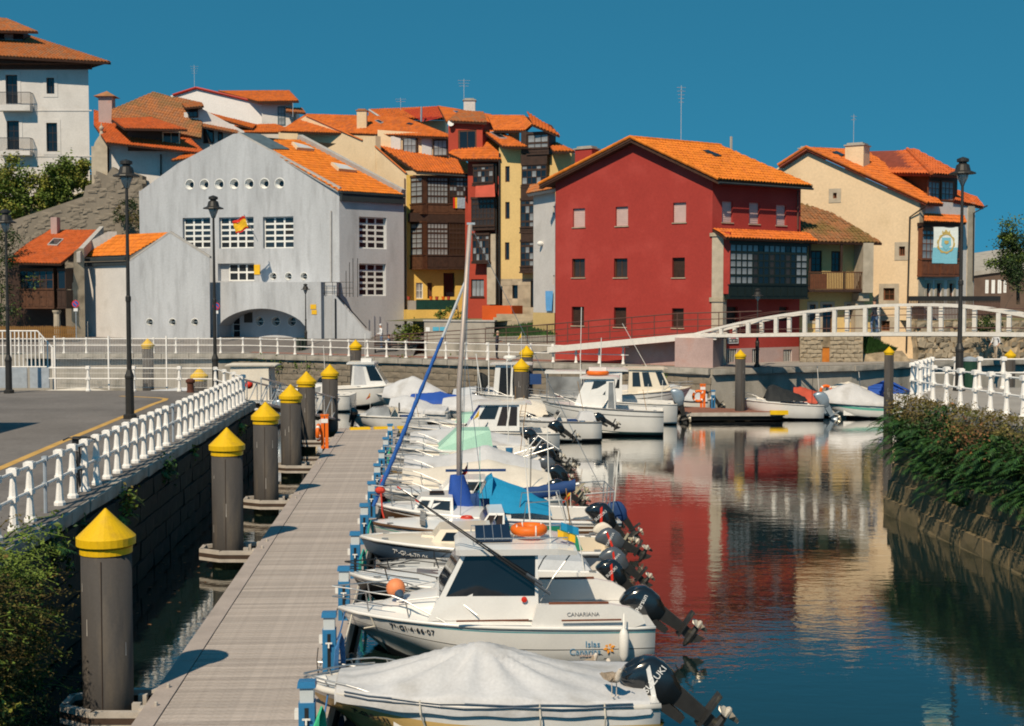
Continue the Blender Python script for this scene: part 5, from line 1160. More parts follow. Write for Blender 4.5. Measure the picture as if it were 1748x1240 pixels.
f = facm(XY(-140, 118), XY(157, 118)); ops = [f.rect(*r) for r in ((10, 30, 128, 177), (79.5, 93, 133, 160.5), (12, 33, 206.5, 256), (79.5, 98, 210, 259), (-70, -50, 128, 177), (-70, -50, 207, 257))]
zt_ = f.uz(80, 118)[1]; wall(f, 'white_wall', wb, P(0, 340, 118).z, [(0, zt_), (f.L, zt_)], ops, .3)
for o in ops: window(f, o, wb, 2, 3 if o[3] - o[2] > 2 else 2, 'dark_wood', 'dark_glass', rec=.22); surround(f, o, wb, 'white_wall', .3, .04)
for y in (188, 266): a = f.rect(-140, 157, y, y + 2); mb = MB(); fbox(mb, f, *a, -.05, .0); mb.build('string_course', 'white_wall', wb)
for y0, y1, yr in ((179, 189, 158), (258, 265, 236)):
 a = f.off(.9).rect(-2, 51, y0, y1); mb = MB(); fo = f.off(.9); fbox(mb, fo, *a, 0, .88); o = mb.build('balcony', 'white_wall', wb); zr = fo.uz(20, yr)[1]; mb = MB(); n = 26
 for i in range(n + 1): u = a[0] + (a[1] - a[0]) * i / n; fbox(mb, fo, u - .012, u + .012, a[3], zr, .03, .055)
 for d in range(5): fbox(mb, fo, a[1] - .04, a[1] - .015, a[3], zr, .1 + d * .17, .125 + d * .17)
 fbox(mb, fo, a[0], a[1], zr, zr + .05, .02, .07); fbox(mb, fo, a[1] - .05, a[1] - .0, zr, zr + .05, .07, .85); mb.build('balcony_rail', 'black_metal', o)
mb = MB(); a = f.rect(-140, 157, 110, 119); fbox(mb, f, a[0], a[1] + .02, a[2], a[3], -.3, .0); fbox(mb, f, a[0], a[1] + .6, a[3] - .1, a[3] + .35, -1.0, .0); mb.build('eaves_board', 'eave_wood', wb)
q = rpx(wb, [(-150, 87, 116.3), (189, 106, 116.3), (47, 60, 124), (-150, 55, 124)], 'tiles_weathered', slabt=.22, pitch=.3, rowlen=.5, amp=.08)
pr = P(189, 106, 116.3); pk_ = P(47, 60, 124); roof(wb, [pr, pr + Vector((-13, 14, 0)), pk_ + Vector((-3, 2, 0)), pk_], 'tiles_weathered', slabt=.2, pitch=.3, rowlen=.5)
flat(wb, 'white_wall', f.pt(f.L, P(0, 340, 118).z), f.pt(f.L - 11, P(0, 340, 118).z, 14), f.pt(f.L - 11, zt_, 14), f.pt(f.L, zt_))
fl2 = facm(XY(-60, 121.5), XY(46, 121.5)); gallery(wb, fl2, -58, 40, 57, 80, 6, 1, 'dark_wood', 'glass', dep=3, yp=88, panel='dark_wood', rvar=['glass', 'curtain_glass', 'dark_glass'])
rpx(wb, [(-80, 50, 120), (65, 54, 120), (12, 32, 124.5), (-80, 22, 124.5)], 'tiles_weathered', slabt=.2, pitch=.3, rowlen=.5)
ob = thing('old_house', 'old rambling house with weathered brown tiled roofs and a dark dormer', 'house', (-30, 114, 8))
rpx(ob, [(190, 206, 111), (344, 236, 111), (346, 180, 115), (262, 157, 118), (191, 187, 113)], 'tiles_old', slabt=.14)
rpx(ob, [(181, 243, 108.5), (352, 262, 108.5), (318, 230, 112), (160, 188, 117), (160, 213, 113)], 'tiles_red', slabt=.14)
rpx(ob, [(212, 219, 108), (320, 221, 108), (258, 200, 112), (190, 203, 112)], 'tiles_red', slabt=.16)
fd = facm(XY(222, 110), XY(312, 110)); wall(fd, 'dark_wood', ob, fd.uz(260, 258)[1], [(0, fd.uz(260, 218)[1]), (fd.L, fd.uz(260, 218)[1])]); o = fd.off(.2).rect(277, 307, 225, 246); window(fd.off(.2), o, ob, 2, 1, 'cream_wall', 'brown_glass', rec=.04, fw=.1); mb = MB(); fbox(mb, fd.off(.2), *o, .09, .19); mb.build('dormer_box', 'dark_wood', ob)
f = facm(XY(184, 110.5), XY(330, 110.5)); wall(f, 'white_wall', ob, 8, [(0, f.uz(230, 246)[1]), (f.L, f.uz(230, 258)[1])]); downpipe(ob, f, 275, 264, 302, 'lamp_iron', .06)
fc_ = facm(XY(160, 112.5), XY(200, 112.5)); chimney(ob, fc_, 168, 191, 163, 200, 'pink_plaster', 1.0, cap=False); p = fc_.pt(*fc_.uz(179.5, 165), .5); r_ = .95
MB().add([p + Vector((-r_, -.8, 0)), p + Vector((r_, -.8, 0)), p + Vector((r_, .8, 0)), p + Vector((-r_, .8, 0)), p + Vector((0, 0, .55))], [(0, 1, 4), (1, 2, 4), (2, 3, 4), (3, 0, 4), (3, 2, 1, 0)]).build('chimney_hood', 'tiles_old', ob)
fd = facm(XY(318, 113), XY(420, 113)); wall(fd, 'white_wall', ob, 10, [fd.uz(*p) for p in ((318, 192), (345, 186), (420, 226))])
for r in ((321, 338, 184, 201), (347, 365, 219, 245), (372, 380, 222, 243)): o = fd.off(.1).rect(*r); window(fd.off(.1), o, ob, 2, 1, 'dark_wood', 'glass', rec=.03, fw=.1)
rpx(ob, [(316, 184, 112), (348, 181, 112), (345, 176, 114), (300, 166, 116)], 'tiles_weathered', slabt=.12); rpx(ob, [(346, 216, 111.5), (412, 229, 111.5), (400, 219, 114), (345, 205, 114)], 'tiles_weathered', slabt=.12)
rpx(ob, [(292, 274, 107), (338, 268, 107), (346, 258, 110), (318, 262, 110)], 'tiles_orange', slabt=.1)
wg = thing('white_gable_house', 'white gabled house with a strip of orange roof, high behind the grey gable', 'house', (-28, 128, 10))
f = facm(XY(296, 127), XY(455, 126)); wall(f, mat('bright_white_wall', (.72, .68, .67), .85, .05, .6, .2, 12).name, wg, 10, [f.uz(*p) for p in ((296, 163), (335.5, 150.5), (455, 178.5))])
for a, b in (((296, 163), (335.5, 150.5)), ((335.5, 150.5), (455, 178.5))): MB().tube([f.pt(*f.uz(*a), -.12), f.pt(*f.uz(*b), -.12)], .13, 6).build('verge', 'red_metal', wg)
rpx(wg, [(440, 173, 124.5), (510, 172, 124), (494, 155, 129), (372, 155.5, 129)], 'tiles_orange', slabt=.2)
fr_ = facm(XY(450, 125.4), XY(503, 125.4)); wall(fr_, 'white_wall', wg, 10, [(0, fr_.uz(470, 175)[1]), (fr_.L, fr_.uz(470, 175)[1])])
o = fr_.off(.05).rect(474, 487, 182, 214); window(fr_.off(.05), o, wg, 2, 3, 'lead', 'curtain_glass', rec=.02, fw=.1); rpx(wg, [(488, 190, 123.5), (522, 193, 123.5), (516, 185, 126), (488, 184, 126)], 'tiles_weathered', slabt=.14)
a = fr_.off(-1).rect(490, 506, 192, 225); mb = MB(); fbox(mb, fr_.off(-1), *a, 0, 2); mb.build('side_wall', 'white_wall', wg)
rpx(wg, [(405, 226, 121), (510, 226, 119), (470, 212, 124), (400, 214, 124)], 'tiles_orange', slabt=.14); rpx(wg, [(352, 197, 122), (432, 219, 121), (438, 213, 123), (352, 192, 124)], 'tiles_orange', slabt=.14)
antenna(wg, P(332, 152, 127), 2.3, arms=4, s=.4); MB().tube([P(500, 200, 123), P(500, 176, 123)], .03, 5).build('antenna', 'alu', wg)
bf = thing('belfry', 'small stone bell gable with a ball finial beside the white building', 'belfry', (-38, 110, 8)); f = facm(XY(160, 110), XY(187, 110))
wall(f, 'stone_trim', bf, 9, [f.uz(*p) for p in ((160, 250), (162, 243), (172, 228), (183, 243), (186, 252))], [f.rect(166, 172, 237, 250)], .5); flat(bf, 'dark_wood', f.pt(0, 9, .5), f.pt(f.L, 9, .5), f.pt(f.L, f.uz(170, 252)[1], .5), f.pt(0, f.uz(170, 252)[1], .5))
MB().lathe([(.2, 0), (.14, .25), (.09, .3), (.2, .5), (.2, .62), (.05, .8), (.04, 1.0)], f.pt(*f.uz(172, 230), .2), 10).build('finial', 'stone_trim', bf)
# old yellow house with the wooden balcony
yo = thing('balcony_house', 'low old yellow house with a mossy sagging roof and a wooden balcony', 'house', (20, 80, ZF))
g = facm(XY(1362, 78.5), XY(1490, 79.2)); ops = [g.rect(*r) for r in ((1384, 1403, 428, 465), (1419, 1434.5, 429, 465), (1382, 1392, 520, 548), (1404, 1420, 520, 572), (1445, 1457, 520, 545))]
zb_ = g.uz(1420, 572)[1]; wall(g, 'ochre_wall', yo, zb_ - .5, [(0, g.uz(1420, 405)[1]), (g.L, g.uz(1420, 405)[1])], ops, .2)
for o in ops[:2]: window(g, o, yo, 2, 3, 'dark_wood', 'dark_glass', rec=.1, fw=.09)
for o in ops[2:]: window(g, o, yo, 2, 1, 'brown_wood', 'dark_glass', rec=.1); surround(g, o, yo, 'stone_trim', .16, .03)
go = g.off(1.3); b_ = go.rect(1378, 1473, 466, 493); mb = MB(); fbox(mb, go, b_[0], b_[1], b_[2] - .2, b_[2] - .06, 0, 1.28); mb.build('balcony_floor', 'dark_wood', yo)
n = 34; bm_ = bpy.data.meshes.new('baluster'); _m = MB().bx(-.022, .022, -.022, .022, 0, b_[3] - b_[2]); bm_.from_pydata(_m.v, [], _m.f); bm_.materials.append(M['brown_wood'])
for i in range(n + 1): o = link('baluster', bm_, yo); o.location = go.pt(b_[0] + (b_[1] - b_[0]) * i / n, b_[2], .05) - wloc(yo)
mb = MB(); fbox(mb, go, b_[0], b_[1], b_[3], b_[3] + .07, .0, .1); fbox(mb, go, b_[0], b_[1], b_[2] - .055, b_[2] - .002, .01, .09); mb.build('balcony_rail', 'brown_wood', yo)
for x in (1383, 1437): u = go.uz(x, 440)[0]; mb = MB(); fbox(mb, go, u - .06, u + .06, b_[3] + .07, go.uz(1420, 412)[1], .02, .12); mb.build('balcony_post', 'dark_wood', yo)
mb = MB(); u = go.uz(1398, 480)[0]; fbox(mb, go, u - .5, u + .5, b_[2], b_[3] - .05, .06, .10); mb.build('balcony_screen', 'red_wood', yo)
p_ = go.off(.1).rect(1473.5, 1491, 415, 500); mb = MB(); fbox(mb, go.off(.1), p_[0], p_[1], p_[2], p_[3], 0, 1.38); fbox(mb, go.off(.1), p_[0] - .1, p_[1] - .1, p_[2] - .5, p_[2] - .01, .3, 1.38); fbox(mb, go.off(.1), p_[0] - .15, p_[1] - .25, zb_ - .3, p_[2] - .51, .7, 1.38); mb.build('pier', 'stone_trim', yo)
e0, e1 = go.off(.1).pt(*go.off(.1).uz(1374, 412)), go.off(.1).pt(*go.off(.1).uz(1506, 415)); t3 = P(1362, 346, 83.5); q = [e0, e1, rplane(1420, 364, e0, e1, t3), t3, rplane(1345, 352, e0, e1, t3)]; roof(yo, q, 'tiles_mossy', jit=.03, amp=.07, slabt=.12)
sb = facm(XY(1366, 76.6), XY(1474, 76.6)); so_ = [sb.rect(1403.5, 1416, 593, 619)]; so_ = [(so_[0][0], so_[0][1], ZF, so_[0][3])]; wall(sb, 'rubble', yo, ZF - .1, [(0, sb.uz(1420, 571)[1]), (sb.L, sb.uz(1420, 571)[1])], so_, .15); blank(sb, so_[0], yo, 'orange_door', 'door', rec=.06)
sm = block_meshes('pale_stone', .42, .26, .10, 6, 77, .03); lay(yo, sm, sb.pt(0, 0), sb.pt(so_[0][0], 0), ZF, sb.uz(1420, 571)[1] - .1, .42, .26, seed=8, jit=.025); lay(yo, sm, sb.pt(so_[0][1], 0), sb.pt(sb.L, 0), ZF, sb.uz(1420, 571)[1] - .1, .42, .26, seed=9, jit=.025)
flat(yo, 'pale_stone', sb.pt(0, sb.uz(1420, 571)[1]), sb.pt(sb.L, sb.uz(1420, 571)[1]), g.pt(g.L, sb.uz(1420, 571)[1], .1), g.pt(0, sb.uz(1420, 571)[1], .1), name='ledge'); flat(yo, 'rubble', sb.pt(sb.L, ZF), sb.pt(sb.L, ZF, 4), sb.pt(sb.L, sb.uz(1420, 571)[1], 4), sb.pt(sb.L, sb.uz(1420, 571)[1]))
# big cream house on the right
cr = thing('cream_house', 'big cream gabled house on the right with a square chimney and timber oriel', 'house', (24, 82, ZF))
A, B, C = XY(1322, 86), XY(1567, 81), XY(1662, 84.5); f = facm(A, B); g = facm(B, C)
top = [f.uz(*p) for p in ((1322, 290), (1376, 259), (1567, 345))]
ops = [f.rect(*r) for r in ((1422, 1428.5, 329.5, 339), (1534.7, 1545, 421, 437), (1508, 1527, 492, 513), (1504.5, 1519, 548, 565))]
wall(f, 'cream_wall', cr, ZF, top, ops, .25)
for i, o in enumerate(ops):
 window(f, o, cr, 1 if i < 1 else 2, 1 if i < 2 else 2, 'red_wood', 'brown_glass', rec=.14, fw=.07); surround(f, o, cr, 'stone_trim', .28, .03)
zt_ = g.uz(1610, 345)[1]; ops = [g.rect(*r) for r in ((1581.5, 1588.5, 484, 512), (1598.5, 1607.5, 484, 512), (1620, 1628, 484, 512))]
wall(g, 'stone_trim' if False else 'white_wall', cr, ZF, [(0, zt_), (g.L, zt_)], ops, .25)
for o in ops: window(g, o, cr, 1, 3, 'red_wood', 'dark_glass', rec=.16); surround(g, o, cr, 'stone_trim', .2, .03)
for x0, x1 in ((1567.5, 1577), (1650, 1661)): a = g.rect(x0, x1, 346, 560); mb = MB(); fbox(mb, g, *a, -.06, .0); mb.build('quoin', 'stone_trim', cr)
gp = g.off(.35); gallery(cr, gp, 1574.5, 1604, 393, 443, 4, [1, 3], 'red_wood', 'curtain_glass', dep=.33, yp=470, splits=[393, 402, 443], panel='red_wood'); gallery(cr, gp, 1606, 1640, 393, 443, 5, [1, 3], 'red_wood', 'brown_glass', dep=.33, yp=470, splits=[393, 402, 443], panel='red_wood')
a = gp.rect(1573, 1641, 382, 393); mb = MB(); fbox(mb, gp, a[0], a[1], a[2] + .17, a[3], .0, .33); mb.build('floor_band', 'dark_wood', cr)
e0, e1 = gp.off(.5).pt(*gp.off(.5).uz(1577, 378)), gp.off(.5).pt(*gp.off(.5).uz(1650, 381)); zz = g.uz(1600, 366)[1]; roof(cr, [e0, e1, g.pt(g.uz(1645, 366)[0], zz), g.pt(g.uz(1578, 366)[0], zz)], 'tiles_orange', slabt=.1)
fo = f.off(.35); bd = Vector((C.x - B.x, C.y - B.y, 0)).normalized(); E0 = fo.pt(*fo.uz(1584, 347)); RD = fo.pt(*fo.uz(1376, 252)); EL = fo.pt(*fo.uz(1328, 283))
E0b = extend(E0, bd, 1611); R1 = RD + bd * 3.0
q = [E0, E0b, rplane(1476, 256, E0, E0b, RD), RD]; roof(cr, q, 'tiles_red' if False else 'tiles_orange', slabt=.14, slab='red_eave'); roof(cr, [EL + bd * 3, EL, RD, RD + bd * 3], 'tiles_orange', slabt=.14, slab='red_eave')
for a, b in ((E0, RD), (EL, RD)): ridge_cap(cr, a + Vector((0, 0, .04)), b + Vector((0, 0, .04)), 'tiles_orange', .1)
on_roof(cr, q, ((1420, 262), (1436, 269), (1441, 267), (1427, 260.5)))
fc_ = f.off(-1.2); chimney(cr, fc_, 1442.5, 1474, 244, 286, 'cream_wall', 1.4); antenna(cr, fc_.pt(*fc_.uz(1453, 244), .5), 1.9, arms=2, s=.2)
chimney(cr, f.off(-2.5), 1364, 1377, 250, 262, 'red_wall', .6)
td = facm(XY(1512, 86), XY(1583, 82.2)); te = facm(XY(1583, 82.2), XY(1631, 84.2)); wall(td, 'brown_wood', cr, td.uz(1550, 352)[1], [(0, td.uz(1550, 296)[1]), (td.L, td.uz(1550, 296)[1])]); wall(te, 'dark_wood', cr, te.uz(1600, 362)[1], [(0, te.uz(1600, 300)[1]), (te.L, te.uz(1600, 300)[1])])
for x0, x1 in ((1584.5, 1605), (1607, 1629)): o = te.off(.1).rect(x0, x1, 309, 344); window(te.off(.1), o, cr, 3, 3, 'red_wood', 'curtain_glass', rec=.04, fw=.1, mw=.05)
e0, e1, e2 = P(1497, 296, 86.4), P(1590, 297, 80.9), P(1645, 300, 83.4); tp, tp0 = P(1549, 256, 87.5), P(1474, 258, 91)
roof(cr, [e0, e1, tp, tp0], 'tiles_red', slabt=.16, slab='red_eave', amp=.08, pitch=.3); roof(cr, [e1, e2, P(1560, 256, 88.5), tp], 'tiles_red', slabt=.16, slab='red_eave', amp=.08, pitch=.3); ridge_cap(cr, e1 + Vector((0, 0, .06)), tp + Vector((0, 0, .06)), 'tiles_red', .12)
rpx(cr, [(1629, 342, 82.8), (1680, 354, 85), (1667, 337, 88), (1634, 325, 86)], 'tiles_red', slabt=.14, slab='red_eave')
a0 = f.uz(1553, 365); MB().tube([f.pt(*f.uz(1586, 350), -.3), f.pt(*f.uz(1554, 371), -.1), f.pt(f.uz(1549, 520)[0], f.uz(1549, 600)[1], -.1)], .055, 6).build('downpipe', 'lamp_iron', cr)
MB().tube([g.pt(*g.uz(1676, 352), -.4), g.pt(g.uz(1660, 364)[0], g.uz(1660, 364)[1], -.1), g.pt(g.uz(1659, 480)[0], g.uz(1659, 480)[1], -.1)], .05, 6).build('downpipe', 'lamp_iron', cr)
flat(cr, 'white_wall', (C.x, C.y, ZF), (C.x - 3, C.y + 10, ZF), (C.x - 3, C.y + 10, zt_), (C.x, C.y, zt_))
rb = thing('rubble_wall', 'pale rubble stone retaining wall below the footbridge on the right', 'wall', (28, 80, ZF)); f2 = facm(XY(1553, 80.3), XY(1800, 82)); n = 40; r_ = random.Random(4)
rows = []
for j in range(7): rows.append([f2.pt(f2.L * i / n, ZF - .1 + j * .42, -.5 * (1 - j / 6) - r_.uniform(0, .22)) for i in range(n + 1)])
MB().grid(rows).build('masonry', 'rubble', rb); flat(rb, 'earth', f2.pt(0, ZF + 2.4, .0), f2.pt(f2.L, ZF + 2.4, .0), f2.pt(f2.L, ZF + 2.6, 9), f2.pt(0, ZF + 2.6, 9), name='top')
lay(rb, block_meshes('pale_stone', .50, .32, .22, 8, 71, .09), f2.pt(.3, 0, -.25), f2.pt(f2.L * .85, 0, -.25), ZF + .1, ZF + 2.3, .50, .32, seed=33, jit=.11, skip=.12, batter=.28)
ft = thing('terrace_fence', 'dark rusty iron fence with a stone rail above the rubble wall', 'fence', (26, 80, ZF + 2.4)); zf0, zf1 = f2.uz(1600, 545)[1], f2.uz(1600, 514)[1]; u1 = f2.uz(1708, 520)[0]; n = 60; mb = MB()
for i in range(n + 1): u = u1 * i / n; fbox(mb, f2, u - .02, u + .02, zf0, zf1, .1, .14)
mb.build('bars', 'rail_brown', ft)['kind'] = 'stuff'; mb = MB(); fbox(mb, f2, 0, u1, zf1, zf1 + .3, .02, .22); mb.build('rail', 'lamp_iron', ft)
db = thing('dark_shed', 'long dark brown building with small white windows at the far right', 'building', (60, 150, ZF)); f3 = facm(XY(1640, 152), XY(1800, 150)); ops = [f3.rect(*r) for r in ((1682, 1687.5, 478, 501), (1692.5, 1698.5, 478, 501), (1703, 1709.5, 478, 501), (1713, 1718, 479, 500))]
wall(f3, mat('shed_brown', (.115, .075, .055), .8, .2, 1).name, db, ZF, [(f3.uz(1640, 480)[0], f3.uz(1640, 474)[1]), f3.uz(1712, 458), f3.uz(1800, 452)], ops, .2)
for o in ops: window(f3, o, db, 1, 2, 'white_frame', 'dark_glass', rec=.05, fw=.2)
c = [f3.pt(*f3.uz(1640, 474), -.3), f3.pt(*f3.uz(1712, 458), -.3), f3.pt(*f3.uz(1800, 452), -.3)]; MB().hexa([c[0], c[2], c[2] + Vector((0, 12, 0)), c[0] + Vector((0, 12, 0)), c[0] + Vector((0, 0, .5)), c[2] + Vector((0, 0, .5)), c[2] + Vector((0, 12, 2.5)), c[0] + Vector((0, 12, 2.5))]).build('roof', 'concrete', db)
gw = thing('garden_wall', 'low pale concrete garden wall with a blue plate in front of the yellow house', 'wall', (-5, 86, ZF)); f = facm(XY(724, 86.6), XY(844, 84.8)); zt_ = f.uz(780, 549)[1]
wall(f, 'concrete', gw, ZF, [(0, zt_), (f.L, zt_)]); mb = MB(); fbox(mb, f, -.05, f.L + .05, zt_, zt_ + .1, -.08, .4); mb.build('coping', 'pale_edge', gw)
for r in ((739, 749.5, 558.5, 565), (751, 762, 558.5, 565)): mb = MB(); a = f.rect(*r); fbox(mb, f, *a, -.03, -.002); mb.build('plate', mat('plate_blue', (.08, .36, .52), .5, .03, 3), gw)
mb = MB(); a = f.rect(727, 734, 559, 566); fbox(mb, f, *a, -.03, -.002); mb.build('notice', 'sign_white', gw)
c = [f.pt(-3, zt_), f.pt(f.L, zt_), f.pt(f.L + 1, zt_ + .1, 6), f.pt(-3, zt_ + .1, 6)]; tag(MB().poly(c).build('terrace_ground', 'earth'), kind='structure')
lg = [P(842, 575, 84.8), P(948, 572, 81.2), P(950, 548, 86.5), P(842, 549, 89)]; tag(MB().poly(lg).build('lawn', 'grass'), kind='structure'); tag(MB().quad(Vector((lg[0].x, lg[0].y, ZF)), Vector((lg[1].x, lg[1].y, ZF)), lg[1], lg[0]).build('lawn_bank', 'concrete'), kind='structure')
bs = thing('stone_steps', 'short pale stone steps at the foot of the yellow house', 'steps', (0, 87, ZG));
for i in range(3): p = P(895, 552 - i * 6, 86.6 + i * .5); MB().box((p.x, p.y, p.z), (4.6 - i * .4, .6, .3)).build('step', 'pale_stone', bs)
gk = thing('grass_patch', 'steep green grass patch between the stone house base and cream house', 'lawn', (23, 78, ZF)); c = [P(1474, 572, 78.6), P(1528, 599, 78.6), P(1476, 604, 77.9)]; MB().prism(c, (0, .3, -.02)).build('turf', 'grass', gk); c = [P(1474, 600, 78.2), P(1540, 599, 78.6), P(1556, 618, 77.4), P(1474, 622, 77.0)]; MB().poly(c).build('bank', 'rubble', gk)
# BOATS  (local frame: bow at x=0, stern at x=L, near side y<0)
class Hull:
 def __init__(h, L, B, fb, fs, rake=.55, full=.75, fore=.55): h.L, h.B, h.fb, h.fs, h.rake, h.full, h.fore = L, B, fb, fs, rake, full, fore
 def bs(h, s):
  k = min(s / h.fore, 1.0); a = h.B / 2 * max(1 - (1 - k) ** 2.1, 0) ** h.full
  return max(a * (1 - .08 * max(0, (s - .6) / .4) ** 2), .012)
 def zs(h, s): return h.fs + (h.fb - h.fs) * (1 - s) ** 1.5
 def zc(h, s): return .06 + h.fb * .62 * max(0, 1 - s / .75) ** 2.4
 def zk(h, s): return -.28 + (h.fb * .85 + .28) * max(0, 1 - s / .20) ** 2.2
 def pt(h, s, t, side):                 # t=-1 keel, 0 chine, 1 sheer
  b = h.bs(s)
  if t < 0: z = h.zk(s) + (h.zc(s) - h.zk(s)) * (1 + t); y = b * .80 * (1 + t) * (.35 + .65 * min(1, s / .35))
  else:
   bc = b * .86 * (.5 + .5 * min(1, s / .35)); z = h.zc(s) + (h.zs(s) - h.zc(s)) * t; y = bc + (b - bc) * (t ** .55)
  x = h.L * s + h.rake * max(0, 1 - z / h.fb) * max(0, 1 - s) ** 3
  return Vector((x, side * y, z))
def hull_mesh(h, bands, parent, name='hull', n=16, bottom='antifoul'):
 ts = [0.0]; ms = []
 for t, m in bands:
  k = 2 if t - ts[-1] > .4 else 1; t0 = ts[-1]
  for i in range(k): ts.append(t0 + (t - t0) * (i + 1) / k); ms.append(m)
 mats = [bottom];
 for m in ms:
  if m not in mats: mats.append(m)
 mb = MB(); ss = [(i / n) ** 1.35 for i in range(n + 1)]; prof = [-1.0, -.5] + ts
 for side in (-1, 1):
  mb.grid([[h.pt(s, t, side) for t in prof] for s in ss], lambda i, j: 0 if j < 2 else mats.index(ms[j - 2]))
 tr = [h.pt(1, t, -1) for t in prof[::-1]] + [h.pt(1, t, 1) for t in prof[1:]]; k = len(prof)
 half = [[h.pt(1, t, -1) for t in prof], [h.pt(1, t, 1) for t in prof]]; mb.grid(half, lambda i, j: 0 if j < 2 else mats.index(ms[-1]))
 o = mb.build(name, mats, parent, local=True, merge=True, smooth=False)
 up_ = mats.index(ms[1] if len(ms) > 1 else ms[0])
 for p in o.data.polygons:
  if p.center.z < .10: p.material_index = 0
  elif p.material_index == 0: p.material_index = up_
 for p in o.data.polygons: p.use_smooth = len(p.vertices) == 4 and abs(p.normal.x) < .95
 return o
def rub(h, parent, m='gelcoat', r=.03, dz=0.0, name='rub_rail', s1=1.0):
 mb = MB(); ss = [i / 16 * s1 for i in range(17)]; mb.tube([h.pt(s, 1, -1) + Vector((0, 0, dz)) for s in ss[::-1]] + [h.pt(s, 1, 1) + Vector((0, 0, dz)) for s in ss[1:]], r, 6); return mb.build(name, m, parent, local=True, smooth=True)
def deck(h, parent, sd=.45, m='gelcoat', camber=.10, floor=.16, side=.14, floor_m='gelcoat_old', n=14, aft=.0):
 mb = MB(); rows = []
 for i in range(n + 1):
  s = sd * i / n; rows.append([Vector((h.L * s, h.bs(s) * v, h.zs(s) + .012 + camber * (1 - v * v) * min(1, s * 4))) for v in (-1, -.75, -.4, 0, .4, .75, 1)])
 mb.grid(rows); mb.build('foredeck', m, parent, local=True, smooth=True)
 if sd >= .98: return
 mb = MB(); sdk = [[], []]; inn = [[], []]; se = 1.0 - aft
 for i in range(9):
  s = sd + (se - sd) * i / 8
  for k, sg in enumerate((-1, 1)):
   b = h.bs(s); z = h.zs(s) + .012; x = h.L * s
   sdk[k].append([Vector((x, sg * b, z)), Vector((x, sg * (b - side), z + .01)), Vector((x, sg * (b - side), floor))])
 for k in (0, 1): mb.grid(sdk[k])
 x0, x1 = h.L * sd, h.L * se; b0, b1 = h.bs(sd) - side, h.bs(se) - side
 mb.quad((x0, -b0, floor), (x0, b0, floor), (x0, b0, h.zs(sd) + camber * .8), (x0, -b0, h.zs(sd) + camber * .8)); mb.quad((x1, -b1, floor), (x1, b1, floor), (x1, b1, h.zs(se) + .02), (x1, -b1, h.zs(se) + .02))
 mb.quad((x1, -b1 - side, h.zs(se) + .02), (x1, b1 + side, h.zs(se) + .02), (h.L, b1 + side, h.fs + .02), (h.L, -b1 - side, h.fs + .02))
 mb.build('cockpit', m, parent, local=True)
 mb = MB(); mb.grid([[Vector((h.L * s, sg * (h.bs(s) - side), floor)) for sg in (-1, 1)] for s in [sd + (se - sd) * i / 8 for i in range(9)]]); mb.build('cockpit_floor', floor_m, parent, local=True)
def qp(c, u, v):                    # point on a quad c (bl, br, tr, tl)
 return c[0].lerp(c[1], u).lerp(c[3].lerp(c[2], u), v)
def qpanel(parent, c, u0, u1, v0, v1, m, off=.008, name='window', th=.01, frame=None):
 n = (c[1] - c[0]).cross(c[3] - c[0]).normalized(); pts = [qp(c, u0, v0), qp(c, u1, v0), qp(c, u1, v1), qp(c, u0, v1)]
 o = MB().prism([p + n * (off - th) for p in pts], n * th).build(name, m, parent, local=True)
 if frame: MB().tube([p + n * off for p in pts] + [pts[0] + n * off], .012, 4).build('frame', frame, o, local=True)
 return o
def cabin(parent, z0, z1, x0, x1, y0, y1, xt0, xt1, yt0, yt1, wins, m='gelcoat', name='wheelhouse', roof_=None, glass='dark_glass', frame=None, back=True):
 """x0,x1/y0,y1: length and half widths front/back at z0; t: at the top. wins: {'side':[(u0,u1,v0,v1)..],'front':[..],'back':[..]}"""
 b = [Vector((x0, -y0, z0)), Vector((x1, -y1, z0)), Vector((x1, y1, z0)), Vector((x0, y0, z0))]; t = [Vector((xt0, -yt0, z1)), Vector((xt1, -yt1, z1)), Vector((xt1, yt1, z1)), Vector((xt0, yt0, z1))]
 o = MB().hexa(b + t).build(name, m, parent, local=True)
 faces = {'side': [[b[0], b[1], t[1], t[0]], [b[2], b[3], t[3], t[2]]], 'front': [[b[3], b[0], t[0], t[3]]], 'back': [[b[1], b[2], t[2], t[1]]]}
 for k, ws in wins.items():
  for i, c in enumerate(faces[k]):
   for wv in ws:
    u0, u1, v0, v1 = wv[:4]; gm = wv[4] if len(wv) > 4 else glass
    if i == 1: u0, u1 = 1 - u1, 1 - u0
    qpanel(o, c, u0, u1, v0, v1, gm, frame=frame)
 if roof_:
  f, a, s, th = roof_; xs = [xt0 - f, xt0 - f * .3, (xt0 + xt1) / 2, xt1 + a * .5, xt1 + a]; mb = MB(); top_, bot = [], []
  for i, x in enumerate(xs):
   wv = (yt0 + (yt1 - yt0) * i / 4 + s) * (.82 if i in (0,) else (.93 if i == 4 else 1)); dz = (-.05 if i in (0, 4) else .0)
   top_.append([Vector((x, wv * v, z1 + th + dz + .05 * (1 - v * v))) for v in (-1, -.6, 0, .6, 1)]); bot.append([Vector((x, wv * v * .98, z1 + .004 + dz * .3)) for v in (-1, -.6, 0, .6, 1)])
  mb.grid(top_); mb.grid(bot); mb.grid([[r[0] for r in top_], [r[0] for r in bot]]); mb.grid([[r[-1] for r in top_], [r[-1] for r in bot]]); mb.grid([top_[0], bot[0]]); mb.grid([top_[-1], bot[-1]])
  mb.build('cabin_roof', m, parent, local=True, smooth=False)
 return o
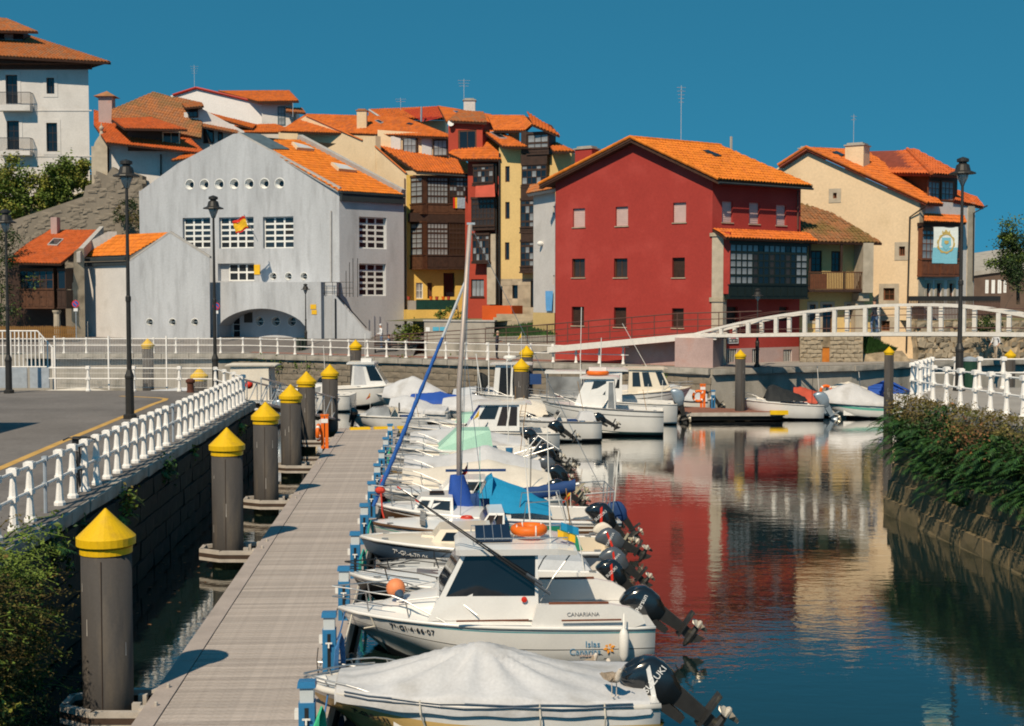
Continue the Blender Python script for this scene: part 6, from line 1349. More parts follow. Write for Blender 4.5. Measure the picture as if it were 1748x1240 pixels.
def tarp(h, parent, m, s0, s1, peak, drop=.16, n=26, k=15, fold=.03, name='tarpaulin', seed=0, over=.05, pw=1.25):
 rows = []
 for i in range(n + 1):
  s = s0 + (s1 - s0) * i / n; r = []; q = peak(s)
  for j in range(k):
   v = -1 + 2 * j / (k - 1); b = h.bs(min(s, 1)) + over; a = abs(v)
   if a < .86: y = v / .86 * b; z = h.zs(s) + .04 + q * (1 - (a / .86) ** pw)
   else: y = math.copysign(b + .012, v); z = h.zs(s) + .04 - drop * (a - .86) / .14
   z += fold * (noise.noise(Vector((s * 9 + seed, v * 2.2, seed))) + .6 * noise.noise(Vector((s * 22, v * 5, seed + 3)))) * (1 if a < .9 else .3)
   y += (fold * .6 * noise.noise(Vector((s * 26, 7 + seed, 1)))) if a >= .86 else 0
   r.append(Vector((h.L * s, y, z)))
  rows.append(r)
 mb = MB().grid(rows); mb.grid([rows[0], [Vector((p.x - .02, p.y, p.z - .06)) for p in rows[0]]]); mb.grid([rows[-1], [Vector((p.x + .02, p.y, h.zs(s1) - .08)) for p in rows[-1]]])
 return mb.build(name, m, parent, local=True, smooth=True)
OBC = {}
def outboard(parent, x, y, z, tilt, sc=1.0, cowl='engine_black', leg='engine_leg', text=None, tm='ink_white', worn=False, stripe=None, tsize=.13, tpos=(.02, .22), trot=0):
 key = (cowl, leg, worn)
 if key not in OBC:
  mb = MB()
  mb.hexa([(-.16, -.09, -.42), (-.06, -.09, -.42), (-.06, .09, -.42), (-.16, .09, -.42), (-.18, -.12, .05), (-.02, -.12, .05), (-.02, .12, .05), (-.18, .12, .05)])
  mb.hexa([(.0, -.045, -.62), (.17, -.03, -.62), (.17, .03, -.62), (.0, .045, -.62), (-.04, -.09, .02), (.22, -.08, .02), (.22, .08, .02), (-.04, .09, .02)])
  mb.hexa([(-.06, -.13, -.635), (.42, -.10, -.635), (.42, .10, -.635), (-.06, .13, -.635), (-.06, -.13, -.615), (.42, -.10, -.60), (.42, .10, -.60), (-.06, .13, -.615)])
  mb.hexa([(-.03, -.03, -.80), (.15, -.02, -.80), (.15, .02, -.80), (-.03, .03, -.80), (.0, -.04, -.636), (.17, -.03, -.636), (.17, .03, -.636), (.0, .04, -.636)])
  rows = []
  for xx, r in ((-.16, .008), (-.12, .04), (-.04, .062), (.10, .066), (.20, .055), (.24, .045)): rows.append([Vector((xx, r * math.cos(a * math.pi / 4), -.83 + r * math.sin(a * math.pi / 4))) for a in range(8)])
  mb.grid(rows, closed=True); mb.prism([(-.06, -.008, -.88), (.14, -.008, -.88), (.16, -.008, -1.06), (.06, -.008, -1.02)], (0, .016, 0))
  legm = mb
  cb = MB(); rows = []
  for zz, xc, hx, hy in ((-.20, .06, .12, .09), (-.12, .06, .17, .125), (-.03, .06, .21, .155), (.02, .07, .235, .165), (.20, .075, .25, .172), (.36, .06, .245, .168), (.46, .03, .225, .155), (.515, .005, .19, .125), (.535, -.01, .14, .08), (.54, -.01, .01, .01)):
   r = []
   for a in range(16):
    an = 2 * math.pi * a / 16; ca, sa = math.cos(an), math.sin(an); e = .48; bb = 1.0 - .10 * max(0, ca)
    r.append(Vector((xc + hx * math.copysign(abs(ca) ** e, ca), bb * hy * math.copysign(abs(sa) ** e, sa), zz - .10 * max(0, (zz - .3) / .24) * max(0, ca))))
   rows.append(r)
  cb.grid(rows, closed=True)
  pb = MB()
  for kx in range(3):
   a = kx * 2.094; ca, sa = math.cos(a), math.sin(a); q = []
   for rr, ww, tw in ((.05, .05, .05), (.12, .09, .04), (.165, .07, .03), (.18, .02, .02)):
    q.append([Vector((.29 - tw, rr * ca - ww * sa, -.83 + rr * sa + ww * ca)), Vector((.29 + tw, rr * ca + ww * sa * .6, -.83 + rr * sa - ww * ca * .6))])
   pb.grid(q)
  pb.tube([(.235, 0, -.83), (.34, 0, -.83), (.37, 0, -.83)], [.045, .045, .02], 8)
  def mk(nm, b, m, smooth):
   me = bpy.data.meshes.new(nm); me.from_pydata([tuple(v) for v in b.v], [], b.f); me.materials.append(M[m])
   if smooth: me.polygons.foreach_set('use_smooth', [True] * len(me.polygons))
   return me
  OBC[key] = (mk('outboard_motor', legm, leg, False), mk('cowl', cb, cowl, True), mk('propeller', pb, 'prop' if not worn else 'engine_worn', False))
 me = OBC[key]; o = link('outboard_motor', me[0], parent); o.matrix_local = Matrix.Translation((x, y, z)) @ Matrix.Rotation(-tilt, 4, 'Y') @ Matrix.Scale(sc * .82, 4)
 link('cowl', me[1], o); link('propeller', me[2], o)
 if text: put_text(text, tsize, tm, o, Matrix.Translation((tpos[0], -.176, tpos[1])) @ Matrix.Rotation(trot, 4, 'Y') @ Matrix.Rotation(R(90), 4, 'X'))
 if stripe: MB().prism([(-.14, -.174, .05), (-.06, -.174, .05), (.20, -.174, .36), (.13, -.174, .36)], (0, .01, 0)).build('stripe', stripe, o, local=True)
 return o
def pulpit(h, parent, s1=.35, hh=.32, m='steel', fwd=.12, r=.013):
 ss = [s1 * (1 - i / 8) for i in range(9)]; near = [h.pt(s, 1, -1) * 1.0 + Vector((0, .05, .02 + hh * min(1, (s1 - s) / s1 * 2.2))) for s in ss]; far = [Vector((p.x, -p.y, p.z)) for p in near]
 near[-1] = near[-1] + Vector((-fwd, -.05, 0)); far[-1] = far[-1] + Vector((-fwd, .05, 0)); mb = MB(); mb.tube(near + far[::-1], r, 6)
 mid = [p - Vector((0, 0, hh * .5)) for p in near[4:]] + [p - Vector((0, 0, hh * .5)) for p in far[4:][::-1]]; mb.tube(mid, r * .8, 5)
 for i in (3, 6):
  for q in (near, far): mb.tube([q[i], Vector((q[i].x + .06, q[i].y, h.zs(q[i].x / h.L)))], r * .9, 5)
 return mb.build('pulpit_rail', m, parent, local=True)
def side_rail(h, parent, s0, s1, hh=.25, m='steel', r=.011):
 for sg in (-1, 1):
  mb = MB(); pts = [h.pt(s0 + (s1 - s0) * i / 6, 1, sg) + Vector((0, -sg * .06, hh if 0 < i < 6 else .02)) for i in range(7)]; mb.tube(pts, r, 5)
  for i in (2, 4): mb.tube([pts[i], pts[i] - Vector((0, 0, hh - .02))], r, 5)
  mb.build('hand_rail', m, parent, local=True)
def hull_text(h, parent, txt, size, m, s0, t0, **kw):
 def fn(co):
  s = s0 + co.x / h.L; hh = h.zs(s) - h.zc(s); p = h.pt(s, t0 + co.y / hh, -1); q1, q2 = h.pt(s + .01, t0, -1), h.pt(s, t0 + .1, -1); n = (q1 - h.pt(s, t0, -1)).cross(q2 - h.pt(s, t0, -1)).normalized()
  return p + n * (.012 + co.z)
 return put_text(txt, size, m, parent, None, fn=fn, **kw)
def clutter(h, t, seed):
 q = random.Random(seed); L = h.L; z = lambda s: h.zs(s) + .05
 for s in (.10, .93):
  for sg in (-1, 1): MB().box((L * s, sg * max(.02, h.bs(s) - .09), z(s)), (.14, .03, .035)).build('cleat', 'steel', t, local=True)
 MB().hexa([(L * .24, -.2, z(.24) + .03), (L * .33, -.22, z(.33) + .03), (L * .33, .22, z(.33) + .03), (L * .24, .2, z(.24) + .03), (L * .245, -.17, z(.24) + .09), (L * .325, -.19, z(.33) + .08), (L * .325, .19, z(.33) + .08), (L * .245, .17, z(.24) + .09)]).build('deck_hatch', 'curtain_glass' if q.random() < .5 else 'gelcoat_cream', t, local=True)
 mb = MB(); c = Vector((L * .42, q.uniform(-.3, .3), z(.42) + .08))
 for k in range(3): mb.torus(c + Vector((0, 0, .025 * k)), .16 - .02 * k, .018, 14, 5)
 mb.build('rope_coil', q.choice(['rope_white', 'rope_blue', 'rope_teal', 'rope_red', 'lamp_iron']), t, local=True)['kind'] = 'stuff'
 MB().lathe([(.11, 0), (.14, .26), (.12, .26)], (L * .8, q.uniform(-.4, .4), .2 + h.fs * .5), 10).build('bucket', q.choice(['ped_blue', 'rubber', 'white_plastic', 'orange_plastic']), t, local=True)
 MB().box((L * q.uniform(.62, .72), q.uniform(-.3, .3), h.fs * .8), (.45, .55, .4)).build('cool_box', q.choice(['gelcoat_cream', 'tarp_grey', 'white_plastic', 'tarp_navy']), t, local=True)
 for sg in (-1, 1):
  if q.random() < .6: MB().tube([(L * .86, sg * (h.bs(.86) - .1), z(.86)), (L * .86 + q.uniform(-.5, .3), sg * (h.bs(.86) - .2), z(.86) + q.uniform(.8, 2.0))], .012, 4).build('rod', q.choice(['white_plastic', 'black_metal', 'wood']), t, local=True)
 if q.random() < .6:
  x = L * .5; b = h.bs(.5) - .2; MB().prism([(x, -b, z(.5)), (x, b, z(.5)), (x + .22, b * .85, z(.5) + .34), (x + .22, -b * .85, z(.5) + .34)], (.015, 0, 0)).build('windscreen', 'glass', t, local=True)
  MB().tube([(x, -b, z(.5)), (x + .22, -b * .85, z(.5) + .34), (x + .22, b * .85, z(.5) + .34), (x, b, z(.5))], .014, 5).build('windscreen_frame', 'steel', t, local=True)
RZ = math.atan(0.0636)
def bow_at(px, D): return Vector(((px - 874) / F * D, D, 0))
def boat(label, px, D, rz=RZ, name='motorboat', cat='boat', group=None): return thing(name, label, cat, tuple(bow_at(px, D)), rz, group)
WB = [(.10, 'antifoul'), (1.0, 'gelcoat')]
GB = 'boats moored bow-in along the pontoon'
# nearest: white boat under a pale tarpaulin, ochre hull
t = boat('white motorboat with an ochre lower hull under a peaked pale tarpaulin, nearest the camera', 514, 17.6, name='covered_boat', group=GB); h = Hull(4.85, 2.05, .86, .72, rake=.75)
hull_mesh(h, [(.08, 'antifoul'), (.62, 'hull_ochre'), (1.0, 'gelcoat')], t); rub(h, t, 'gelcoat_old', .05); deck(h, t, .26, aft=.06)
def pk1(s): return .50 * max(0, 1 - abs(s - .52) / .40) ** 1.25 * (1 if s < .52 else 1) + .10 * min(1, (s - .1) * 5) * (1 - max(0, (s - .85) / .15) * .5)
rows = []
for i in range(61):
 s = .10 + .87 * i / 60; r = []
 for j in range(33):
  v = -1 + j / 16; b = h.bs(s) + .04; y = max(-1, min(1, v / .9)) * b; q = math.hypot((s - .51) * 4.85 / 1.9, v * .92); a = math.atan2(v, (s - .51) * 2.5)
  z = h.zs(s) + .05 + .09 * (1 - v * v) + .50 * max(0, 1 - q) ** 1.35 + .055 * math.sin(a * 13 + 1.3 * noise.noise(Vector((a * 2, q, 0)))) * min(1, q * 3) * max(0, 1.15 - q) + .014 * noise.noise(Vector((s * 20, v * 4, 3)))
  if abs(v) > .9: z = h.zs(s) + .04 - .14 * (abs(v) - .9) / .1 + .01 * math.sin(s * 40)
  r.append(Vector((h.L * s, y, z)))
 rows.append(r)
mb = MB().grid(rows); mb.grid([rows[-1], [Vector((p.x + .03, p.y, h.zs(.97) - .05)) for p in rows[-1]]]); mb.grid([rows[0], [Vector((p.x - .03, p.y, p.z - .05)) for p in rows[0]]]); mb.build('tarpaulin', 'tarp_white', t, local=True, smooth=True)
mb = MB(); ss = [.12 + .8 * i / 12 for i in range(13)]; mb.tube([h.pt(s, 1, -1) + Vector((0, -.05, .06 + .01 * math.sin(s * 30))) for s in ss], .012, 5); mb.tube([h.pt(s, 1, -1) + Vector((0, -.065, .02 + .012 * math.sin(s * 22 + 1))) for s in ss], .012, 5); mb.build('lashing_line', 'hull_navy', t, local=True)
for s in (.33, .66, .84):
 p = h.pt(s, 1, -1); MB().tube([p + Vector((0, -.05, .08)), p + Vector((.01, -.08, -.1)), h.pt(s, .2, -1) + Vector((0, -.03, 0))], .012, 5).build('tie_rope', 'rope_white', t, local=True)
MB().hexa([(.1, -.05, .86), (.34, -.05, .87), (.34, .05, .87), (.1, .05, .86), (.1, -.03, .93), (.30, -.03, .95), (.30, .03, .95), (.1, .03, .93)]).build('bow_fitting', 'gelcoat', t, local=True)
hull_text(h, t, '7ª-GI-5-4-22', .105, 'ink', .165, .40); pulpit(h, t, .25, .10, fwd=.0)
outboard(t, 4.95, -.35, .74, R(52), 1.38, text='SUZUKI', tsize=.115, tpos=(.10, .2), stripe='sign_white')
# low skiff between the two
t = boat('low open skiff with a dark bench and a yellow stern float, between two boats', 552, 19.3, name='skiff', group=GB); h = Hull(4.75, 1.2, .48, .32, rake=.45)
hull_mesh(h, [(.12, 'antifoul'), (.85, 'gelcoat_old'), (1.0, 'stripe_blue')], t); rub(h, t, 'gelcoat_old', .035); deck(h, t, .30, 'gelcoat_old', .05, .06)
for x in (2.0, 3.2): MB().bx(x - .16, x + .16, -.52, .52, .26, .30).build('bench', 'dark_wood', t, local=True)
MB().bx(1.6, 4.0, -.56, -.50, .36, .41).bx(1.6, 4.0, .50, .56, .36, .41).build('gunwale_board', 'brown_wood', t, local=True)
MB().ball((4.85, -.15, .34), (.36, .22, .10), 14, 8).build('stern_float', 'yellow_plastic', t, local=True, smooth=True)
pulpit(h, t, .3, .16)
pl = thing('herb_clump', 'tangle of cut green stalks lying on the skiff beside a gull', 'plant', tuple(t.location + Vector((3.95, .1, .42)))); mb = MB(); r_ = random.Random(3)
for i in range(70): a = r_.uniform(0, 6.28); rr = r_.uniform(.05, .36); b = Vector((r_.uniform(-.1, .1), r_.uniform(-.1, .1), 0)); e = Vector((rr * math.cos(a), rr * .5 * math.sin(a), r_.uniform(.02, .22))); mb.tube([b, (b + e) / 2 + Vector((0, 0, .1)), e], .008, 3)
mb.build('stalks', mat('pale_leaf', (.25, .30, .14), .7, .3, 3, island=.3), pl, local=True)['kind'] = 'stuff'
# the white cabin boat with black side glazing
t = boat('white cabin boat Canariana with large dark windows and an Islas Canarias emblem', 576, 21.9, name='cabin_boat', group=GB); h = Hull(5.35, 2.1, .86, .67, rake=.6, full=.8)
hull_mesh(h, [(.04, 'antifoul'), (.40, 'gelcoat'), (.425, 'line_dark'), (.86, 'gelcoat'), (.90, 'stripe_teal'), (1.0, 'gelcoat')], t, n=20); rub(h, t, 'gelcoat', .035); deck(h, t, .62, camber=.16, floor=.2, aft=.1)
rows = []
for i in range(11):
 u = i / 10; x = .75 + u * 1.6; hh = .10 + .27 * math.sin(min(u * 1.3, 1) * math.pi / 2); w = min(h.bs(x / h.L) - .22, .84); z = h.zs(x / h.L); rows.append([Vector((x, w * math.sin(a), z + .02 + hh * max(0, math.cos(a)) ** .5)) for a in [-1.5708 + 3.1416 * k / 12 for k in range(13)]])
MB().grid(rows).build('coachroof', 'gelcoat', t, local=True, smooth=True)
cabin(t, .82, 1.90, 1.52, 3.38, .86, .90, 2.10, 3.38, .72, .78, {'side': [(.06, .965, .37, .985)], 'front': [(.04, .49, .36, .97), (.51, .96, .36, .97)], 'back': [(.08, .92, .3, .95)]}, roof_=(.10, .66, .12, .11), glass='dark_glass')
for sg in (-1, 1):
 y = sg * .96; mb = MB(); prof_ = [(3.25, .74), (5.0, .70), (5.17, .76), (5.12, .90), (4.9, 1.03), (4.6, 1.09), (3.35, 1.10)]; mb.prism([(x, y - .06, z) for x, z in prof_], (0, .12, 0)); mb.build('quarter_coaming', 'gelcoat', t, local=True)
 MB().bx(3.55, 4.55, y - .03, y + .03, 1.10, 1.125).build('grab_rail', 'teak', t, local=True); MB().bx(3.75, 4.75, sg * 1.10 - .012, sg * 1.10 + .012, .84, .865).build('teak_strip', 'teak', t, local=True); MB().bx(2.0, 3.2, sg * 1.105 - .012, sg * 1.105 + .012, .86, .885).build('teak_strip', 'teak', t, local=True)
 MB().tube([(3.42, sg * .84, 1.12), (3.62, sg * .84, 1.5), (3.95, sg * .7, 1.90)], .013, 6).build('roof_stay', 'steel', t, local=True); MB().tube([(3.5, sg * .95, 1.1), (3.43, sg * .95, .82)], .016, 6).build('stanchion', 'steel', t, local=True)
pulpit(h, t, .34, .36, fwd=.12);
for y in (-.8, 0.8): MB().tube([(1.0, y * .55, 1.06), (1.7, y * .8, 1.17), (2.1, y * 1.02, 1.1), (2.35, y * 1.2, .93)], .012, 5).build('hand_rail', 'steel', t, local=True)
hull_text(h, t, '7ª·GI·4·66·07', .13, 'ink', .225, .70, spacing=1.1); put_text('CANARIANA', .095, 'ink_grey', t, Matrix.Translation((4.12, -1.025, .93)) @ Matrix.Rotation(R(90), 4, 'X')); hull_text(h, t, 'Islas', .155, 'ink_blue', .80, .57, ex=.001); hull_text(h, t, 'Canarias', .155, 'ink_blue', .776, .36, ex=.001); hull_text(h, t, 'LATITUD DE VIDA', .035, 'ink_pale', .785, .24)
for k in range(6):
 a = k * 1.047 + .3; c = h.pt(.853, .46, -1) + Vector((0, -.010, 0)); d = Vector((math.cos(a), 0, math.sin(a))); e = Vector((-math.sin(a), 0, math.cos(a))); MB().prism([c + d * .02, c + d * .06 + e * .026, c + d * .105, c + d * .06 - e * .026], (0, .008, 0)).build('emblem_petal', 'ink_orange', t, local=True)
MB().lathe([(.02, 0), (.05, .01), (.05, .02), (.0, .03)], n=10).build('deck_light', 'red_plastic', t, local=True).matrix_local = Matrix.Translation((3.14, -.89, 1.17)) @ Matrix.Rotation(R(90), 4, 'X')
MB().tube([(.78, -1.0, .0)] and [h.pt(.10, .95, -1) + Vector((0, -.02, 0)), h.pt(.10, .5, -1) + Vector((-.02, -.05, 0)), h.pt(.06, .2, -1) + Vector((-.05, -.06, 0))], .014, 5).build('bow_line', 'rope_white', t, local=True)
MB().hexa([(2.35, -.45, 2.06), (2.95, -.45, 2.07), (2.95, -.02, 2.07), (2.35, -.02, 2.06), (2.35, -.45, 2.085), (2.95, -.45, 2.10), (2.95, .1, 2.27), (2.35, .1, 2.25)]).build('solar_panel', 'solar', t, local=True)
for k in range(1, 4): MB().tube([(2.35 + k * .15, -.45, 2.095), (2.35 + k * .15, .1, 2.265)], .005, 4).build('panel_joint', 'alu', t, local=True)
for y in (-.62, .62): MB().tube([(2.3, y, 2.05), (2.3, y, 2.15), (3.9, y, 2.15), (3.9, y, 2.05)], .013, 5).build('roof_rail', 'steel', t, local=True)
MB().tube([(3.62, -.5, 2.05), (3.56, -.5, 4.0)], [.016, .008], 6).build('aerial', 'white_plastic', t, local=True); MB().tube([(3.36, .45, 2.05), (3.2, .45, 4.0)], [.016, .008], 6).build('aerial', 'white_plastic', t, local=True)
outboard(t, 5.42, 0, .72, R(54), 1.26, text='Parsun', tsize=.12, tpos=(.04, .24), trot=R(-8));
CAN = t
lb = thing('liferaft_ring', 'orange lifebuoy lying on the roof of the white cabin boat', 'lifebuoy', tuple(t.matrix_basis @ Vector((3.28, -.12, 2.21)))); MB().torus((0, 0, 0), .24, .085, 24, 10).build('ring', 'orange_plastic', lb, local=True, smooth=True)
for a in range(4): MB().torus((.24 * math.cos(a * 1.57 + .5), .24 * math.sin(a * 1.57 + .5), 0), .09, .012, 12, 5, 'x').build('strap', 'white_plastic', lb, local=True)
fl_ = thing('blue_yellow_flag', 'small blue and yellow flag drooping at the roof edge of the cabin boat', 'flag', tuple(t.matrix_basis @ Vector((3.72, -.5, 2.12))))
for k, m in enumerate(('flag_yellow', 'tarp_cyan')):
 MB().grid([[Vector((.02 + .10 * i + k * .06, -.03 * math.sin(i * 2.0), .02 + k * .13 + .13 * j - .035 * i)) for i in range(4)] for j in range(2)]).build('cloth_band', m, fl_, local=True)
bu = thing('buoy', 'round pale orange fender ball with a dark neck on the cabin boat foredeck', 'buoy', tuple(t.matrix_basis @ Vector((.98, -.22, 1.24)))); MB().ball((0, 0, 0), .165, 18, 12).build('ball', 'buoy_orange', bu, local=True, smooth=True); MB().lathe([(.08, 0), (.075, .06), (.04, .1), (.04, .13)], n=10).build('neck', 'hull_navy', bu, local=True).matrix_local = Matrix.Rotation(R(115), 4, Vector((1, .55, 0))) @ Matrix.Translation((0, 0, .14))
fd_ = thing('fender', 'long white fender hanging at the stern quarter of the cabin boat', 'fender', tuple(t.matrix_basis @ Vector((4.78, -1.19, .0)))); MB().lathe([(.012, .14), (.05, .20), (.085, .28), (.085, .62), (.05, .70), (.02, .74), (.01, .98)], n=12).build('body', 'white_plastic', fd_, local=True, smooth=True)
mb = None
for k, (a, b) in enumerate((((3.42, -1.0, 1.45), (1.05, -.75, 3.05)), ((3.55, -1.05, 1.30), (1.35, -.9, 2.85)))):
 rd_ = thing('fishing_rod', ('upper of the two long dark rods' if k == 0 else 'lower of the two long dark rods') + ' slanting across the cabin boat windows', 'fishing rod', tuple(t.matrix_basis @ Vector(a)), RZ, 'dark rods on the cabin boat'); d = Vector(b) - Vector(a)
 MB().tube([(0, 0, 0), d * .35, d], [.022, .016, .007], 6).build('rod', 'black_metal', rd_, local=True); MB().tube([-d.normalized() * .02, d.normalized() * .3], .028, 6).build('grip', 'engine_grey', rd_, local=True); MB().tube([d * .985, d * 1.01], .012, 6).build('tip', 'red_plastic', rd_, local=True)
# black hulled boat with white deck
t = boat('white decked motorboat with a glossy black hull, behind the cabin boat', 597, 24.2, group=GB); h = Hull(5.1, 2.0, .95, .70, rake=.6); clutter(h, t, 4)
hull_mesh(h, [(.06, 'antifoul'), (.70, 'hull_black'), (.74, 'gelcoat'), (.80, 'hull_black'), (1.0, 'gelcoat')], t); rub(h, t, 'gelcoat', .04); deck(h, t, .48, camber=.12); pulpit(h, t, .5, .22, 'black_metal'); hull_text(h, t, '7ª-GI-5-8-19', .09, 'ink_white', .16, .55)
cabin(t, .78, .98, 1.6, 2.9, .62, .72, 1.8, 2.9, .52, .6, {'side': []}, name='coachroof'); cabin(t, .3, .95, 3.0, 3.5, .30, .34, 3.1, 3.45, .24, .28, {'front': [(.1, .9, .55, .95)]}, name='console', glass='glass'); MB().bx(3.9, 4.5, -.6, .6, .22, .62).build('stern_seat', 'gelcoat_old', t, local=True)
outboard(t, 5.12, .25, .74, R(44), 1.0, text='SUZUKI', tsize=.10, tpos=(.05, .22), stripe='flag_red')
# grey low boat with rails
t = boat('low pale grey boat with long dark side rails, behind the black hulled boat', 643, 26.2, group=GB); h = Hull(4.9, 1.8, .72, .55, rake=.5); clutter(h, t, 7)
hull_mesh(h, [(.1, 'antifoul'), (1.0, 'gelcoat_old')], t); rub(h, t, 'stripe_grey', .035); deck(h, t, .4, 'gelcoat_old', .06); side_rail(h, t, .05, .6, .2, 'black_metal'); MB().bx(3.2, 3.6, -.3, .3, .16, .85).build('console', 'gelcoat_old', t, local=True); MB().hexa([(2.6, -.7, .7), (4.4, -.8, .62), (4.4, .8, .62), (2.6, .7, .7), (2.8, -.5, .92), (4.2, -.6, .84), (4.2, .6, .84), (2.8, .5, .92)]).build('cover', 'tarp_grey', t, local=True)
outboard(t, 5.0, -.05, .66, R(50), .98, 'engine_grey', text='YAMAHA', tsize=.095, tpos=(.05, .2), stripe='flag_red', worn=False)
# navy hull
t = boat('boat with a faded navy blue hull and white rail, with white registration letters', 613, 27.8, group=GB); h = Hull(5.5, 2.0, 1.0, .74, rake=.45); clutter(h, t, 5)
hull_mesh(h, [(.06, 'antifoul'), (.86, 'hull_navy'), (.92, 'hull_black'), (1.0, 'gelcoat')], t); rub(h, t, 'gelcoat', .04); deck(h, t, .5, 'gelcoat_cream', .10); hull_text(h, t, '7ª-GI-4-70-06', .14, 'ink_white', .19, .60)
cabin(t, .9, 1.22, 1.5, 2.9, .55, .7, 1.75, 2.85, .48, .6, {'side': [(.15, .5, .25, .8), (.6, .9, .25, .8)]}, name='coachroof', m='gelcoat_cream'); MB().hexa([(3.0, -.8, .85), (4.8, -.85, .8), (4.8, .85, .8), (3.0, .8, .85), (3.1, -.55, 1.12), (4.7, -.6, 1.05), (4.7, .6, 1.05), (3.1, .55, 1.12)]).build('cover', 'tarp_green', t, local=True)
outboard(t, 5.6, -.1, .8, R(62), 1.0, 'engine_grey', text='YAMAHA', tsize=.10, tpos=(.05, .2), stripe='flag_red')
# white boat with green stripe
t = boat('white boat with a thin green stripe and dark windscreen patch, next to the navy hull', 624, 29.8, group=GB); h = Hull(5.6, 2.1, .98, .75, rake=.5); clutter(h, t, 6)
hull_mesh(h, [(.06, 'antifoul'), (.72, 'gelcoat'), (.78, 'stripe_green'), (1.0, 'gelcoat')], t); rub(h, t, 'hull_brown', .035); deck(h, t, .55, camber=.14); MB().prism([(1.25, -.72, 1.02), (1.38, -.80, 1.0), (1.38, .80, 1.0), (1.25, .72, 1.02)], (0, 0, .10)).build('hatch_strip', 'stripe_grey', t, local=True)
cabin(t, .9, 1.25, 2.6, 3.2, .7, .75, 2.85, 3.2, .6, .65, {'front': [(.05, .95, .1, .9)], 'side': [(.1, .9, .2, .85)]}, name='windscreen', glass='brown_glass'); mb = MB()
for y in (-.75, .75): MB().tube([(3.6, y, .8), (3.7, y, 1.5), (4.6, y, 1.55), (4.8, y, .8)], .016, 5).build('frame_rail', 'steel', t, local=True)
outboard(t, 5.65, .2, .86, R(40), 1.25, text='SUZUKI', tsize=.10, tpos=(.03, .22), stripe='flag_red'); outboard(t, 5.62, -.5, .7, R(58), .8, 'tarp_cream', 'engine_worn', worn=True)
# sailing boat with blue sail covers
t = boat('sailing boat with a brown striped white hull, blue furled jib and blue boom cover', 641, 31.2, name='sailing_boat', cat='sailboat', group=GB); h = Hull(5.9, 2.3, 1.16, .82, rake=.7)
hull_mesh(h, [(.06, 'antifoul'), (.74, 'hull_brown'), (.80, 'gelcoat'), (.88, 'hull_brown'), (1.0, 'gelcoat')], t); rub(h, t, 'gelcoat', .04); deck(h, t, .55, camber=.12); pulpit(h, t, .22, .45)
cabin(t, .92, 1.40, .75, 1.88, .5, .74, 1.1, 1.86, .42, .62, {'side': [(.10, .34, .3, .82), (.45, .92, .25, .85)]}, name='coachroof', frame='steel', glass='glass'); MB().bx(1.3, 1.65, -.22, .22, 1.405, 1.45).build('hatch', 'dark_glass', t, local=True)
mx = 2.03; mh = 8.0; MB().tube([(mx, 0, .9), (mx - .0, 0, 4), (mx + .28, 0, mh)], [.07, .066, .056], 10).build('mast', mat('mast_alu', (.40, .34, .31), .5, .1, 3, metal=.3), t, local=True, smooth=True)
MB().tube([(mx + .06, 0, .98), (5.0, .0, 1.62)], .05, 8).build('boom', 'alu', t, local=True)
rows = []
for i in range(19):
 u = i / 18; x = mx + .12 + u * 2.75; z = .86 + .62 * u; hh = .34 * (1 - u) ** 1.6 + .30; dr = .0
 rows.append([Vector((x, .10 * math.cos(a) * (1 + .25 * math.sin(i * 1.7)), z + hh * .35 + hh * .5 * math.sin(a) + .015 * math.sin(i * 2.3 + a * 2))) for a in [2 * math.pi * k / 10 for k in range(10)]])
bc = MB().grid(rows, closed=True); bc.poly(rows[0]); bc.poly(rows[-1]); bc.build('boom_cover', 'tarp_navy', t, local=True, smooth=True)
rows = []
for i in range(12):
 u = i / 11; z = .66 + u * 1.2; w = (.36 - .22 * u) * (1 if u > .1 else .8); rows.append([Vector((mx - .05 + w * math.cos(a) * 1.25 + .16 * (1 - u) , .2 * math.sin(a) * (1 + .2 * math.sin(3 * a + i)), z)) for a in [2 * math.pi * k / 12 for k in range(12)]])
bc = MB().grid(rows, closed=True); bc.poly(rows[-1]); bc.build('mast_cover', 'tarp_blue', t, local=True, smooth=True)
MB().grid([[Vector((2.75 + .5 * i, (-.82 + 1.64 * j / 8), (1.1 if i == 0 else .95 if i == 3 else 1.05) + (.78 - .18 * i) * (1 - abs(-1 + 2 * j / 8) ** 1.15) + .02 * math.sin(i * 5 + j))) for j in range(9)] for i in range(4)]).build('cockpit_tent', 'tarp_cyan', t, local=True)
MB().hexa([(2.5, -.5, 1.36), (2.8, -.55, 1.36), (2.8, .55, 1.36), (2.5, .5, 1.36), (2.72, -.4, 1.78), (2.85, -.42, 1.86), (2.85, .42, 1.86), (2.72, .4, 1.78)]).build('spray_hood', 'tarp_cyan', t, local=True); qpanel(t, [Vector((2.5, .5, 1.36)), Vector((2.5, -.5, 1.36)), Vector((2.72, -.4, 1.78)), Vector((2.72, .4, 1.78))], .1, .9, .2, .85, 'glass')
bs_, ts_ = Vector((-.12, 0, 1.0)), Vector((mx + .22, 0, 6.75)); fj = [bs_.lerp(ts_, u) for u in (0, .05, .2, .4, .6, .74, .75)]; n_ = [.05, .075, .085, .08, .065, .05, .02]
rows = [];
for i in range(40):
 u = .02 + .72 * i / 39; p = bs_.lerp(ts_, u); r_ = (.042 + .02 * math.sin(min(1, u * 3) * 1.57)) * (1.12 - u * .6) * (1 + .16 * math.sin(i * 1.9)); rows.append([p + Vector((r_ * math.cos(a), r_ * math.sin(a), 0)) for a in [k * math.pi / 4 for k in range(8)]])
